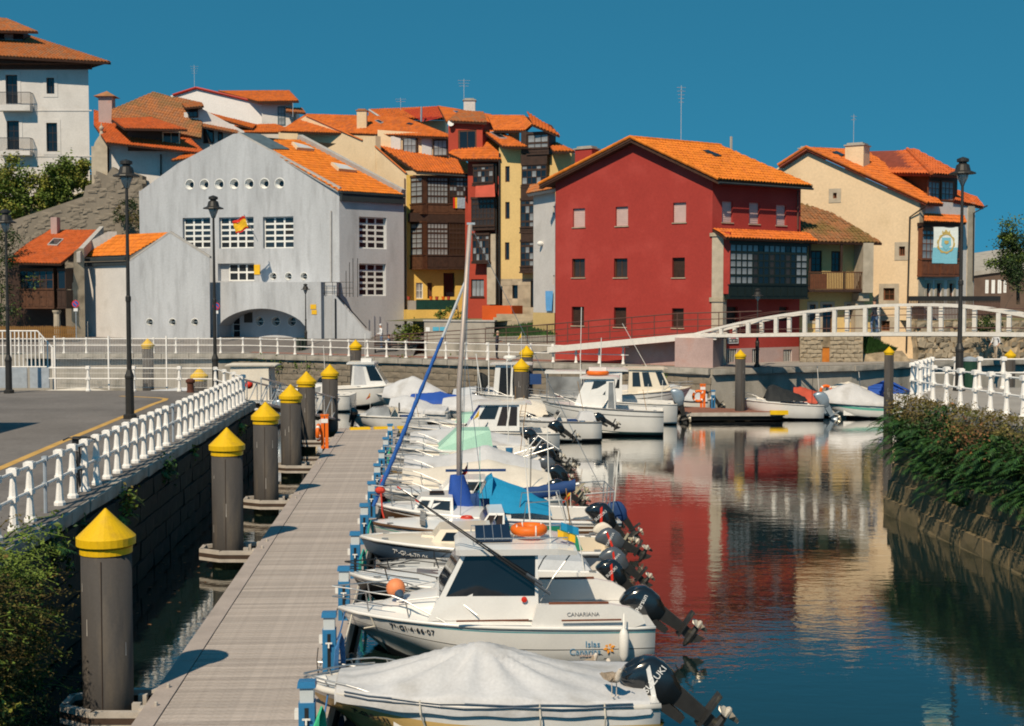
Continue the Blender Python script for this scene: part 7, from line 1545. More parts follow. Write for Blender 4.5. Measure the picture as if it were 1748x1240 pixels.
MB().grid(rows, closed=True).build('furled_jib', mat('jib_blue', (.02, .10, .36), .8, .15, 3), t, local=True, smooth=True); MB().tube([bs_.lerp(ts_, .74), ts_], .04, 6).build('furled_jib_head', 'tarp_grey', t, local=True)
for a, b in (((mx, -1.0, .95), (mx + .28, 0, mh - .3)), ((mx, 1.0, .95), (mx + .28, 0, mh - .3)), ((5.85, .0, .9), (mx + .28, 0, mh)), ((mx + .6, -1.0, .95), (mx + .2, 0, 4.6))): MB().tube([a, b], .007, 4).build('shroud', 'steel', t, local=True)
for z in (1.9, 2.6, 3.4): MB().tube([(mx + .5, -.3, 1.0), (mx + .5, -.28, 2.6)], .006, 3).build('halyard', 'rope_teal', t, local=True); break
MB().bx(mx + .2, mx + .4, -.04, .04, mh, mh + .05).build('masthead', 'alu', t, local=True); MB().bx(1.7, 3.2, .3, .36, 1.9, 1.96).build('pole', 'tarp_navy', t, local=True)
outboard(t, 5.98, -.2, .85, R(35), .9, 'tarp_navy'); mb = MB()
for y in (-.9, -.3, .3, .9): mb.tube([(5.7, y, .85), (5.75, y, 1.55)], .015, 5)
mb.tube([(5.0, -.95, 1.5), (5.75, -.9, 1.55), (5.75, .9, 1.55), (5.0, .95, 1.5)], .015, 5); mb.build('pushpit_rail', 'steel', t, local=True)
cl_ = thing('orange_line', 'red orange rope tied round the blue furled jib and trailing to the bow', 'rope', tuple(t.matrix_basis @ Vector((.1, -.1, 1.5)))); MB().tube([(0, 0, .05), (.03, -.08, -.1), (.06, -.12, -.5), (.18, -.25, -.85), (.34, -.4, -1.1)], .02, 6).ball((0, 0, .02), (.13, .11, .09), 8, 6).build('rope', 'rope_red', cl_, local=True)
# row of smaller white boats further along
def plain(label, px, D, L=5.1, B=2.3, bands=WB, fb=.9, fs=.68, deckm='gelcoat', sd=.5, tarpm=None, peak=None, ob=(), name='motorboat', rubm='gelcoat_old', grp=GB, rz=RZ, **kw):
 t = boat(label, px, D, rz, name=name, group=grp); h = Hull(L, B, fb, fs, rake=.5); hull_mesh(h, bands, t, n=12); rub(h, t, rubm, .035); deck(h, t, sd, deckm, kw.get('camber', .1))
 if tarpm: tarp(h, t, tarpm, kw.get('s0', .12), kw.get('s1', .95), peak or (lambda s: .35 * max(0, 1 - abs(s - .55) / .5)), fold=.03, seed=int(D * 7) % 13, drop=kw.get('drop', .12))
 if kw.get('rail', True): pulpit(h, t, .35, .28)
 if not tarpm: clutter(h, t, int(D * 10))
 for o in ob: outboard(t, L + .08, *o[0], **o[1])
 return t, h
t, h = plain('white boat with thin dark side lines, just beyond the sailing boat', 648, 35.6, 5.0, 2.4, [(.06, 'antifoul'), (.55, 'gelcoat'), (.60, 'stripe_grey'), (1, 'gelcoat')], ob=[((0, .75, R(55), 1.05), {})]); cabin(t, .78, 1.2, 1.6, 3.0, .6, .7, 2.0, 2.95, .5, .6, {'side': [(.2, .9, .3, .85)]}, name='coachroof', glass='glass')
t, h = plain('white boat under a smooth cream tarpaulin, with a pale worn outboard', 650, 38.0, 5.3, 2.4, tarpm='tarp_cream', peak=lambda s: .25 + .35 * max(0, 1 - abs(s - .6) / .35), ob=[((.1, .75, R(48), 1.2), dict(leg='engine_worn', worn=True))])
t, h = plain('white boat with a broad tan hull band under a pale cover', 656, 40.6, 5.2, 2.4, [(.06, 'antifoul'), (.62, 'hull_tan'), (1, 'gelcoat')], tarpm='tarp_white', peak=lambda s: .30 + .45 * max(0, 1 - abs(s - .62) / .3), ob=[((0, .75, R(50), 1.05), dict(cowl='engine_grey'))])
t, h = plain('white open boat with grey cockpit cushion and tubular steel frame', 660, 43.2, 5.4, 2.4, [(.06, 'antifoul'), (.7, 'gelcoat'), (.75, 'stripe_grey'), (1, 'gelcoat')], ob=[((0, .8, R(52), 1.25), {}), ((-.6, .7, R(60), .7), {})]); mb = MB()
for y in (-.7, .7): mb.tube([(4.6, y, .7), (5.2, y, 1.45), (5.9, y * .6, 1.0)], .03, 6); mb.tube([(4.3, y, .8), (5.6, y, 1.2)], .025, 6)
mb.build('steel_frame', 'steel', t, local=True); MB().bx(3.0, 3.8, -.7, .7, .72, .86).build('cushion', 'stripe_grey', t, local=True)
t, h = plain('white boat with a mint green windscreen canopy, far along the pontoon', 664, 45.9, 5.4, 2.4, ob=[((0, .8, R(50), 1.2), {})]); MB().hexa([(1.7, -.85, .85), (3.7, -.9, .8), (3.7, .9, .8), (1.7, .85, .85), (2.4, -.6, 1.5), (3.6, -.7, 1.5), (3.6, .7, 1.5), (2.4, .6, 1.5)]).build('canopy', 'mint', t, local=True); hull_text(h, t, 'FISHERMAN', .12, 'ink_grey', .75, .6)
t, h = plain('white boat with a low peaked pale cover, beside the mint canopy boat', 672, 48.6, 5.2, 2.4, tarpm='tarp_white', peak=lambda s: .2 + .3 * max(0, 1 - abs(s - .5) / .4), ob=[((0, .8, R(48), 1.15), {})])
t, h = plain('white cuddy boat with a hardtop roof and crumpled blue cover inside', 690, 51.6, 6.2, 2.3, fb=1.05, fs=.8, ob=[((0, .85, R(55), 1.1), {})]); cabin(t, .9, 1.95, 2.4, 4.6, .75, .85, 3.1, 4.6, .65, .72, {'side': [(.12, .48, .45, .95, 'glass'), (.56, .74, .2, .92, 'brown_glass'), (.78, .95, .2, .92, 'brown_glass')], 'front': [(.06, .94, .4, .95, 'tarp_blue')]}, roof_=(.35, .5, .12, .1)); MB().tube([(4.4, .3, 2.05), (4.35, .3, 3.6)], .015, 5).build('aerial', 'white_plastic', t, local=True)
t, h = plain('black hulled white boat at the far end of the pontoon row', 726, 55.6, 4.6, 2.0, [(.06, 'antifoul'), (.82, 'hull_black'), (1, 'gelcoat')], ob=[((0, .75, R(20), 1.0), {})], rail=False); MB().hexa([(1.2, -.7, .8), (2.6, -.8, .78), (2.6, .8, .78), (1.2, .7, .8), (1.6, -.5, 1.2), (2.5, -.6, 1.25), (2.5, .6, 1.25), (1.6, .5, 1.2)]).build('windscreen', 'mint', t, local=True)
# far boats
GF = 'boats moored beyond the end of the pontoon'
t, h = plain('white dayboat with a square stern and grey covered outboard, before the big wheelhouse boat', 868, 55.8, 4.0, 1.9, fb=.95, fs=.85, rubm='stripe_grey', ob=[((0, .85, R(62), 1.05), {})], grp=GF); MB().hexa([(3.0, -.5, .9), (3.8, -.5, .88), (3.8, .5, .88), (3.0, .5, .9), (3.15, -.3, 1.25), (3.7, -.3, 1.25), (3.7, .3, 1.25), (3.15, .3, 1.25)]).build('engine_cover', 'tarp_white', t, local=True)
t, h = plain('large white wheelhouse boat with a dark green waterline and square stern', 928, 59.0, 5.5, 2.5, [(.12, 'antifoul_green'), (.75, 'gelcoat'), (.80, 'stripe_grey'), (1, 'gelcoat')], fb=1.45, fs=1.12, name='wheelhouse_boat', rubm='stripe_grey', grp=GF, rz=R(-6)); cabin(t, 1.15, 2.55, 1.35, 3.35, .72, .85, 2.0, 3.25, .62, .75, {'side': [(.30, .74, .48, .94, 'glass'), (.82, .98, .05, .9, 'curtain_glass')], 'front': [(.05, .95, .45, .93, 'glass')]}, roof_=(.3, .25, .15, .1), frame='white_frame'); MB().torus((2.5, -.1, 2.80), .42, .10, 20, 8).build('lifebuoy', 'orange_plastic', t, local=True, smooth=True); MB().tube([(2.6, .2, 2.6), (2.65, .2, 4.4)], .02, 5).tube([(1.7, -.2, 2.6), (1.75, -.2, 5.8)], .018, 5).build('aerial', 'white_plastic', t, local=True)
MB().bx(2.1, 2.9, -.3, .3, 2.88, 3.06).build('roof_box', 'gelcoat', t, local=True)
t = boat('white pilothouse boat with its bow to the right, beside the landing stage', 1180, 67.0, R(176), name='pilothouse_boat', group=GF); h = Hull(5.6, 2.4, 1.55, 1.15, rake=.9); hull_mesh(h, [(.05, 'hull_tan'), (.40, 'gelcoat'), (.44, 'stripe_grey'), (.72, 'gelcoat'), (.78, 'stripe_grey'), (1, 'gelcoat')], t); rub(h, t, 'gelcoat_cream', .05); deck(h, t, .5); pulpit(h, t, .4, .3)
cabin(t, 1.25, 2.5, .95, 3.3, .7, .9, 1.55, 3.25, .65, .78, {'side': [(.05, .22, .35, .92, 'glass'), (.42, .62, .3, .9, 'glass'), (.70, .90, .3, .9, 'glass')], 'front': [(.05, .95, .4, .92, 'dark_glass')]}, m='gelcoat_cream', roof_=(.3, .35, .14, .1)); MB().tube([(2.3, 0, 2.6), (3.6, .2, 4.9)], .015, 5).build('aerial', 'white_plastic', t, local=True); outboard(t, 5.7, .3, 1.3, R(10), 1.5, 'engine_silver')
t, h = plain('white cabin boat with a curved roof, half hidden behind the wheelhouse boat', 962, 64.0, 5.6, 2.4, fb=1.3, fs=1.0, grp=GF, rz=R(-3)); cabin(t, 1.1, 2.6, 1.2, 2.9, .7, .85, 2.0, 2.9, .6, .75, {'side': [(.3, .9, .45, .9, 'glass')], 'front': [(.05, .95, .4, .9, 'glass')]}, roof_=(.35, .3, .14, .12)); outboard(t, 5.7, 0, 1.1, R(15), 1.45, 'engine_silver')
t, h = plain('white fishing boat with a long flat canopy roof in front of the quay wall', 905, 66.5, 5.4, 2.3, fb=1.2, fs=.95, grp=GF, rz=R(-4)); cabin(t, 2.35, 2.47, .8, 2.9, .8, .9, .8, 2.9, .8, .9, {}, name='canopy_roof'); mb = MB()
for x, y in ((.9, -.75), (.9, .75), (2.8, -.85), (2.8, .85)): mb.tube([(x, y, 1.0), (x, y, 2.36)], .03, 5)
mb.build('canopy_post', 'steel', t, local=True); qpanel(t, [Vector((1.0, -.8, 1.2)), Vector((2.7, -.88, 1.2)), Vector((2.7, -.88, 2.2)), Vector((1.0, -.8, 2.2))], 0, 1, 0, 1, 'curtain_glass', name='side_screen')
t, h = plain('white workboat with an open dark doored cabin and round radar on its roof', 806, 67.5, 5.6, 2.5, fb=1.25, fs=1.0, name='workboat', grp=GF, rz=R(-4)); cabin(t, 1.0, 2.75, 1.15, 2.95, .8, .9, 1.3, 2.95, .75, .85, {'side': [(.16, .50, .08, .92, 'hull_black'), (.56, .90, .08, .92, 'hull_black')]}, roof_=(.3, .25, .15, .08)); MB().lathe([(.1, 0), (.1, .1), (.34, .14), (.36, .22), (.28, .30), (.05, .32)], (2.0, 0, 2.9), 14).build('radar', 'white_plastic', t, local=True, smooth=True); MB().bx(3.1, 3.7, -.95, -.90, 1.75, 2.3).build('screen', 'tarp_navy', t, local=True)
MB().tube([(.5, 0, 1.2), (.2, 0, 3.3)], .03, 5).tube([(.9, -.3, 1.2), (.9, -.3, 3.9)], .03, 5).build('mast', 'white_plastic', t, local=True); outboard(t, .4, .6, 1.6, R(-5), 1.5, 'tarp_black')
t = boat('white cabin boat with a dark windscreen, moored left under the far quay', 700, 73.5, R(178), name='cabin_boat', group=GF); h = Hull(5.0, 2.3, 1.35, 1.05); hull_mesh(h, WB, t); rub(h, t, 'gelcoat_old', .05); deck(h, t, .55); cabin(t, 1.2, 2.45, 1.25, 3.3, .7, .85, 2.0, 3.2, .6, .75, {'side': [(.03, .42, .25, .92, 'dark_glass'), (.56, .92, .08, .92, 'pale_grey_wall')], 'front': [(.05, .95, .25, .92, 'dark_glass')]}, roof_=(.1, .35, .14, .12)); MB().tube([(2.6, 0, 2.6), (2.6, 0, 4.2)], .02, 5).build('aerial', 'white_plastic', t, local=True); MB().bx(2.2, 2.8, -.3, .3, 2.6, 2.78).build('roof_box', 'gelcoat', t, local=True); outboard(t, 5.1, .2, 1.2, R(30), 1.3)
def covered(label, px, D, L, tm, rz, peak, ob=None, bands=WB, grp=GF, B=2.1, fb=.95, fs=.75, **kw):
 t = boat(label, px, D, rz, name='covered_boat', group=grp); h = Hull(L, B, fb, fs); hull_mesh(h, bands, t, n=12); rub(h, t, 'gelcoat_old', .04); deck(h, t, .3, aft=.05); tarp(h, t, tm, kw.get('s0', .1), kw.get('s1', .96), peak, fold=.04, seed=int(px) % 11)
 for o in ob or (): outboard(t, L + .08, *o[0], **o[1])
 return t, h
covered('white boat under a tall grey humped cover behind the furled blue jib', 642, 70.5, 4.6, 'tarp_white', R(-8), lambda s: .15 + .95 * max(0, 1 - abs(s - .45) / .42) ** .8, [((0, .8, R(35), 1.25), {})])
covered('white boat with a dark blue stern cover and tilted black outboard', 690, 67.5, 3.9, 'tarp_blue', R(-10), lambda s: .15 + .3 * max(0, 1 - abs(s - .5) / .5), [((0, .8, R(35), 1.25), {})])
t, h = plain('small white dayboat with a console and steering wheel behind the pontoon end', 596, 59.0, 3.6, 1.9, fb=.85, fs=.7, grp=GF, rz=R(12), rail=False); MB().bx(1.7, 2.2, -.35, .35, .5, 1.15).build('console', 'gelcoat_cream', t, local=True); MB().torus((2.3, 0, 1.15), .2, .02, 16, 6, 'x').build('steering_wheel', 'black_metal', t, local=True); MB().hexa([(.7, -.6, .85), (1.8, -.75, .8), (1.8, .75, .8), (.7, .6, .85), (1.1, -.4, 1.15), (1.75, -.5, 1.2), (1.75, .5, 1.2), (1.1, .4, 1.15)]).build('windscreen', 'curtain_glass', t, local=True); outboard(t, .1, -.3, .8, R(-10), .9)
covered('low white boat fully wrapped in a smooth white cover near the blue jib', 655, 62.5, 3.3, 'tarp_white', R(-6), lambda s: .45 * max(0, 1 - abs(s - .35) / .5) + .15)
yd = thing('yellow_dock_edge', 'narrow jetty edged with yellow floats beyond the pontoon end', 'jetty', tuple(G(596, 736, .45)), R(16))
for i in range(4): MB().hexa([(i * 1.05, -.2, -.15), (i * 1.05 + .95, -.2, -.15), (i * 1.05 + .95, .2, -.15), (i * 1.05, .2, -.15), (i * 1.05 + .05, -.15, .15), (i * 1.05 + .9, -.15, .15), (i * 1.05 + .9, .15, .15), (i * 1.05 + .05, .15, .15)]).build('float', 'yellow_plastic', yd, local=True)
MB().bx(0, 4.3, .21, 1.2, -.3, .02).build('walkway', 'deck_edge', yd, local=True)
GL = 'boats in the basin behind the left quay'
t, h = plain('white boat with a silver tilted outboard behind the corner of the left quay', 372, 62.0, 3.0, 1.9, fb=.9, fs=.8, grp=GL, rz=R(-6), ob=[((0, .85, R(38), 1.25), dict(cowl='engine_silver', leg='engine_silver')), ((.6, .9, R(-5), .9), {})], rail=False); bu = thing('red_buoy', 'small bright red fender ball on the boat at the left quay corner', 'buoy', tuple(P(425, 657, 60))); MB().ball((0, 0, 0), .2, 12, 8).build('ball', 'red_plastic', bu, local=True, smooth=True)
t, h = plain('white boat with a cream wheelhouse and flat roof, at the left quay corner', 352, 66.0, 4.2, 2.2, fb=1.2, fs=1.0, grp=GL, rz=R(0), rail=False); cabin(t, .9, 2.75, 1.2, 3.4, .8, .9, 1.4, 3.35, .78, .85, {'front': [(.1, .9, .5, .9)]}, m='tarp_cream', roof_=(.3, .35, .15, .08))
t, h = plain('long white boat behind the fourth and fifth yellow capped piles', 468, 71.0, 4.4, 2.2, fb=1.15, fs=.9, grp=GL, rz=R(-4)); cabin(t, .9, 1.5, .9, 3.2, .7, .85, 1.5, 3.1, .6, .75, {'side': [(.2, .8, .3, .8, 'curtain_glass')]}, name='coachroof')
for i, (px, D, L, tm, lb) in enumerate(((96, 61, 5.0, 'tarp_white', 'leftmost white covered boat seen through the mesh fence'), (170, 64, 5.2, 'tarp_grey', 'grey covered boat seen through the middle of the mesh fence'), (232, 60, 4.4, 'tarp_white', 'white covered boat low behind the mesh fence, right of the grey covered one'), (60, 70, 5, 'tarp_cream', 'cream covered boat far back behind the mesh fence'), (240, 70, 5, 'tarp_white', 'white covered boat far back near the yellow pile behind the fence'))):
 covered(lb, px, D, L, tm, R(4 + 3 * i), lambda s: .15 + .3 * max(0, 1 - abs(s - .5) / .5), [((0, .8, R(40), 1.0), {})], grp=GL)
GRr = 'boats beside the landing stage on the right'
t, h = plain('white speedboat with a bunched black cover and silver outboard, beside the landing stage', 1256, 66.3, 4.4, 2.1, [(.06, 'antifoul'), (.45, 'gelcoat'), (.9, 'gelcoat'), (1, 'gelcoat')], fb=1.05, fs=.75, grp=GRr, rz=R(-5), ob=[((0, .8, R(30), 1.5), dict(cowl='engine_silver', leg='engine_silver'))]); rows = [[Vector((1.5 + 2.1 * i / 12, -.8 + 1.6 * j / 8, .95 + (.9 - .75 * (i / 12) ** 1.2) * (1 - abs(-1 + j / 4) ** 1.4) * min(1, i * .6 + .25) + .06 * noise.noise(Vector((i * .7, j * .9, 2))))) for j in range(9)] for i in range(13)]; MB().grid(rows).build('cover', 'tarp_black', t, local=True)
covered('white boat with a faded red cover, right of the black covered speedboat', 1345, 68.0, 3.3, 'tarp_red', R(-12), lambda s: .1 + .5 * max(0, 1 - abs(s - .2) / .7), [((0, .8, R(25), 1.25), {})], grp=GRr)
covered('white boat with a pale green stripe under a grey cover, left of the right quay', 1392, 67.0, 4.6, 'tarp_white', R(-6), lambda s: .15 + .8 * max(0, 1 - abs(s - .4) / .42), [((0, .8, R(30), 1.2), {})], bands=[(.06, 'antifoul'), (.5, 'gelcoat'), (.68, 'stripe_green'), (1, 'gelcoat')], grp=GRr)
covered('boat under a bright dark blue cover at the right railing corner', 1470, 70.0, 4.2, 'tarp_blue', R(-8), lambda s: .15 + .75 * max(0, 1 - abs(s - .35) / .4), grp=GRr)
covered('pale boat with a grey cover farthest right, half behind the right railing', 1512, 66.5, 4.0, 'tarp_white', R(-6), lambda s: .2 + .3 * max(0, 1 - abs(s - .4) / .4), grp=GRr)
covered('pale cream covered boat close under the concrete quay, left of the blue covered boat', 1400, 71.5, 4.0, 'tarp_cream', R(-6), lambda s: .2 + .5 * max(0, 1 - abs(s - .4) / .4), grp=GRr)
ls = thing('landing_stage', 'small floating landing stage with a brown deck before the far quay wall', 'landing stage', tuple(G(1165, 706, .4)), R(-3)); MB().hexa([(.2, -.2, -.35), (5.0, .3, -.35), (5.0, 1.2, -.35), (.2, 3.6, -.35), (0, -.3, -.02), (5.1, .2, -.02), (5.1, 1.3, -.02), (0, 3.8, -.02)]).build('float', 'hull_black', ls, local=True); MB().hexa([(0, -.3, -.015), (5.1, .2, -.015), (5.1, 1.3, -.015), (0, 3.8, -.015), (0, -.3, .05), (5.1, .2, .05), (5.1, 1.3, .05), (0, 3.8, .05)]).build('deck', mat('red_deck', (.22, .10, .07), .9, .2, 3), ls, local=True); MB().hexa([(0, -.36, -.12), (5.15, .14, -.12), (5.15, .2, -.12), (0, -.3, -.12), (0, -.36, .06), (5.15, .14, .06), (5.15, .2, .06), (0, -.3, .06)]).build('edge_board', 'collar_alu', ls, local=True); MB().bx(4.4, 5.3, .0, .24, -.05, .16).build('corner_float', 'yellow_plastic', ls, local=True)
for i, (px, D, L, tm, lb) in enumerate(((742, 63.0, 4.2, 'tarp_white', 'white boat under a crumpled pale cover, right of the mast among the far boats'), (760, 69.5, 4.6, 'tarp_grey', 'grey covered boat against the far quay wall, right of the mast'), (836, 60.6, 3.6, 'tarp_cream', 'cream covered boat in front of the workboat and the pile pair'), (1012, 70.0, 4.2, 'tarp_white', 'white covered boat close under the ramp end of the far quay'), (1100, 70.5, 3.6, 'tarp_grey', 'small grey covered boat against the wall behind the pilothouse boat'))):
 covered(lb, px, D, L, tm, R(-5 - i), lambda s: .2 + .45 * max(0, 1 - abs(s - .45) / .5), [((0, .8, R(40), 1.1), {})])
# FOOTBRIDGE
fb_ = thing('footbridge', 'white arched steel footbridge crossing to the right over the channel', 'bridge', (18, 66, 0))
BA, BB = Vector((11.35, 70.0)), Vector((23.3, 60.2)); bdv = (BB - BA).normalized(); bnv = Vector((-bdv.y, bdv.x)); bnv = bnv if bnv.y > 0 else -bnv; Lb = (BB - BA).length
def zt_b(u): return max(zb_b(u) + .02, 5.9 - (.0101 if u < 11.3 else .021) * (u - 11.3) ** 2)
def zb_b(u): return 4.17 + .34 * math.sin(min(max(u, 0), 18) / 18 * 1.57)
bp = lambda u, z, o=0.0: Vector((BA.x + bdv.x * u + bnv.x * o, BA.y + bdv.y * u + bnv.y * o, z))
us_ = [-1.6 + i * .8 for i in range(32)]
def bar_(mb, p, q, w_, h_, nrm):
 n2 = nrm.to_3d() * w_ / 2; d = (q - p).normalized(); upv = Vector((0, 0, h_ / 2)) if abs(d.z) < .7 else bdv.to_3d() * h_ / 2
 mb.hexa([p - n2 - upv, q - n2 - upv, q + n2 - upv, p + n2 - upv, p - n2 + upv, q - n2 + upv, q + n2 + upv, p + n2 + upv])
for o in (0.0, 1.5):
 mb = MB(); mc = MB()
 for a, b in zip(us_, us_[1:]): bar_(mb, bp(a, zt_b(a), o), bp(b, zt_b(b), o), .14, .13, bnv); bar_(mc, bp(a, zb_b(a), o), bp(b, zb_b(b), o), .17, .17, bnv)
 mb.build('top_chord', 'bridge_paint', fb_); mc.build('bottom_chord', 'bridge_paint', fb_)
 for k in range(-0, 15):
  u = .1 + k * 1.66
  if zt_b(u) - zb_b(u) > .4: q = MB(); bar_(q, bp(u, zb_b(u) + .11, o), bp(u, zt_b(u) - .08, o), .15, .20, bnv); q.build('truss_post', 'bridge_paint', fb_)
 for dz in (.30, .95, 1.25):
  MB().tube([bp(u, min(zb_b(u) + dz, zt_b(u) + .3), o + (.2 if o == 0 else -.2)) for u in us_[3:-2]], .018, 5).build('handrail', 'rail_brown', fb_)
mb = MB(); mb.grid([[bp(u, zb_b(u) - .02, .12), bp(u, zb_b(u) - .02, 1.38)] for u in us_]); mb.grid([[bp(u, zb_b(u) - .12, .12), bp(u, zb_b(u) - .12, 1.38)] for u in us_]); mb.build('walkway', 'concrete', fb_)
mb = MB(); pa, pb = P(1152, 600, 71.2), P(1217, 600, 70.2); mb.hexa([Vector((pa.x, pa.y, ZF)), Vector((pb.x, pb.y, ZF)), Vector((pb.x + .9, pb.y + 1.9, ZF)), Vector((pa.x + .9, pa.y + 1.9, ZF)), Vector((pa.x, pa.y, 4.02)), Vector((pb.x, pb.y, 4.04)), Vector((pb.x + .9, pb.y + 1.9, 4.04)), Vector((pa.x + .9, pa.y + 1.9, 4.02))]); mb.build('abutment', 'pink_plaster', fb_)
r0, r1, r2 = P(934, 598, 76.3), P(1160, 577, 71.4), bp(-.2, 4.1, 0); off2 = Vector((.9, 1.9, 0)); mb = MB()
for a, b in ((r0, r1), (r1, r2)):
 for o in (Vector(), off2): mb.hexa([a + o + Vector((0, 0, -.16)), b + o + Vector((0, 0, -.16)), b + o + Vector((.08, .16, -.16)), a + o + Vector((.08, .16, -.16)), a + o + Vector((0, 0, .20)), b + o + Vector((0, 0, .20)), b + o + Vector((.08, .16, .20)), a + o + Vector((.08, .16, .20))])
mb.build('ramp_beam', 'bridge_paint', fb_); MB().quad(r0, r1, r1 + off2, r0 + off2).quad(r1, r2, r2 + off2, r1 + off2).build('ramp_deck', 'concrete', fb_)
pw = MB(); a, b = r0.lerp(r1, .55) + Vector((.5, 1.0, 0)), r1 + Vector((.5, 1.0, 0)); pw.quad(Vector((a.x, a.y, ZF)), Vector((b.x, b.y, ZF)), b - Vector((0, 0, .17)), a - Vector((0, 0, .17))); pw.build('ramp_wall', 'pink_plaster', fb_)
rl_ = [P(640, 574, 84.5), P(760, 566, 81), P(900, 557, 77.6), P(1156, 535.5, 71.6), P(1300, 531.5, 69.8)]; rt = thing('ramp_railing', 'thin dark brown ramp railing climbing to the footbridge in front of the red house', 'railing', tuple(rl_[0]))
lowz = [P(640, 592, 84.5), P(760, 586, 81), P(900, 590, 77.6), P(1156, 572, 71.6), P(1300, 568, 69.8)]
for k in range(4):
 u = k / 3 * .92; MB().tube([p.lerp(q, u) for p, q in zip(rl_, lowz)], .022 if k else .03, 5).build('rail', 'rail_brown', rt)
for a0, b0, a1, b1, n in ((rl_[0], lowz[0], rl_[1], lowz[1], 4), (rl_[1], lowz[1], rl_[2], lowz[2], 4), (rl_[2], lowz[2], rl_[3], lowz[3], 7), (rl_[3], lowz[3], rl_[4], lowz[4], 4)):
 for i in range(n): p, q = a0.lerp(a1, i / n), b0.lerp(b1, i / n); MB().tube([q, p], .025, 5).build('post', 'rail_brown', rt)
bf_ = thing('bar_fence', 'dark green barred fence round the sloping lawn by the red house', 'fence', (2, 80, ZF)); a, b = P(829, 586, 82.6), P(946, 586, 79.4); n = 46; mb = MB();
for i in range(n + 1): p = a.lerp(b, i / n); z0 = p.z; mb.tube([p, p + Vector((0, 0, 1.0 + .15 * i / n))], .012, 4)
mb.build('bars', 'green_black', bf_)['kind'] = 'stuff'; MB().tube([a + Vector((0, 0, 1.0)), b + Vector((0, 0, 1.15))], .022, 5).build('rail', 'green_black', bf_); MB().tube([a + Vector((0, 0, .1)), b + Vector((0, 0, .1))], .02, 5).build('rail', 'green_black', bf_)
# VEGETATION
def leaves(mb, c, s, r_, n=None, droop=0.0):
 """one small folded leaf at c of size s with a random turn"""
 d = Vector((r_.gauss(0, 1), r_.gauss(0, 1), r_.gauss(0, .7) - droop))
 if d.length < .1: d = Vector((1, 0, 0))
 d.normalize(); u = d.cross(Vector((r_.gauss(0, 1), r_.gauss(0, 1), r_.gauss(0, 1)))).normalized(); n_ = d.cross(u)
 a, b = c - d * s * .5, c + d * s * .5; w_ = s * .30
 mb.add([a, c + u * w_ + n_ * w_ * .3, b, c - u * w_ + n_ * w_ * .3], [(0, 1, 2), (0, 2, 3)])
def frond(mb, p, d, L_, r_, w_=.16, n=9):
 d = Vector(d).normalized(); side = d.cross(Vector((0, 0, 1))).normalized(); q = Vector(p)
 for i in range(n):
  u = i / (n - 1); q2 = q + d * (L_ / n); d = (d + Vector((0, 0, -.16))).normalized(); w2 = w_ * math.sin((u * .92 + .08) * math.pi) ** .7 + .01
  for sg in (-1, 1):
   tip = q2 + side * sg * w2 + d * w2 * .35 + Vector((0, 0, -w2 * .25)); mb.add([q, q2, tip], [(0, 1, 2)])
  q = q2
def wallx(D, z): f = (z + .8) / (ZR + .8);
def rw(D, z):                       # x of the battered right wall
 t = (D - 28.5) / (36.8 - 28.5); xb = 11.4 + (10.75 - 11.4) * t; return xb + .75 * (z + .4) / (ZR + .4)
r_ = random.Random(11)
ph_ = thing('overhanging_bush', 'dense bush of dry brown flowers and green fronds hanging over the right quay wall', 'bush', (11, 31, 2.5))
def lowz_(D): return 1.22 + .35 * noise.noise(Vector((D * .45, 3, 0))) + (.25 if D > 33 else 0) + .3 * math.sin(D * .9)
A_, B_, C_ = MB(), MB(), MB()
for i in range(24000):
 D = r_.uniform(17, 37.0); lz = lowz_(D); v = r_.random(); z = 3.42 - v * (3.42 - lz); o = (.10 + .62 * math.sin(min(1, v * 1.15 + .12) * math.pi) ** .6) * (.45 + .55 * r_.random()) * (1 + .5 * noise.noise(Vector((D * 1.1, z * 1.3, 2))))
 c = Vector((rw(D, z) - o + (.35 * r_.random() if v < .1 else 0), D + (r_.uniform(0, .5) if D > 36.6 else 0), z + .1 * noise.noise(Vector((D * 3, z * 3, 7))))); k = noise.noise(Vector((D * .55, z * .9, 5)))
 if v + .35 * k < .22: leaves(A_, c, r_.uniform(.05, .11), r_)
 elif r_.random() < .45: leaves(B_, c, r_.uniform(.07, .16), r_, droop=.5)
 else: leaves(C_, c, r_.uniform(.06, .13), r_, droop=.3)
for i in range(800):
 D = r_.uniform(17, 36.9); v = r_.uniform(.30, .92); z = 3.3 - v * (3.3 - lowz_(D)); frond(B_, (rw(D, z) - r_.uniform(.3, .75), D, z), (-1, r_.uniform(-1.1, .9), r_.uniform(-.1, .7)), r_.uniform(.3, .62), r_, w_=r_.uniform(.07, .13))
for i in range(260):
 D = r_.uniform(17, 37.8); b = Vector((rw(D, 3.2) - r_.uniform(-.15, .5), D, r_.uniform(3.0, 3.4))); e = b + Vector((r_.uniform(-.3, .1), r_.uniform(-.2, .2), r_.uniform(.1, .32))); A_.tube([b, e], .006, 3)
 for j in range(7): leaves(A_, e + Vector((r_.gauss(0, .05), r_.gauss(0, .05), r_.gauss(0, .04))), .05, r_)
for b_, nm, m in ((A_, 'flower_heads', 'dry_leaf'), (B_, 'fronds', 'fern'), (C_, 'foliage', 'leaf_dark')): b_.build(nm, m, ph_)['kind'] = 'stuff'
rb_ = MB()
for i in range(300): D = 31.6 + r_.gauss(0, .8); z = 2.75 + r_.gauss(0, .22); leaves(rb_, Vector((rw(D, z) - r_.uniform(.5, .8), D, z)), .09, r_)
rb_.build('russet_sprigs', 'rust_leaf', ph_)['kind'] = 'stuff'
lx = lambda D: VX * D - 6.5
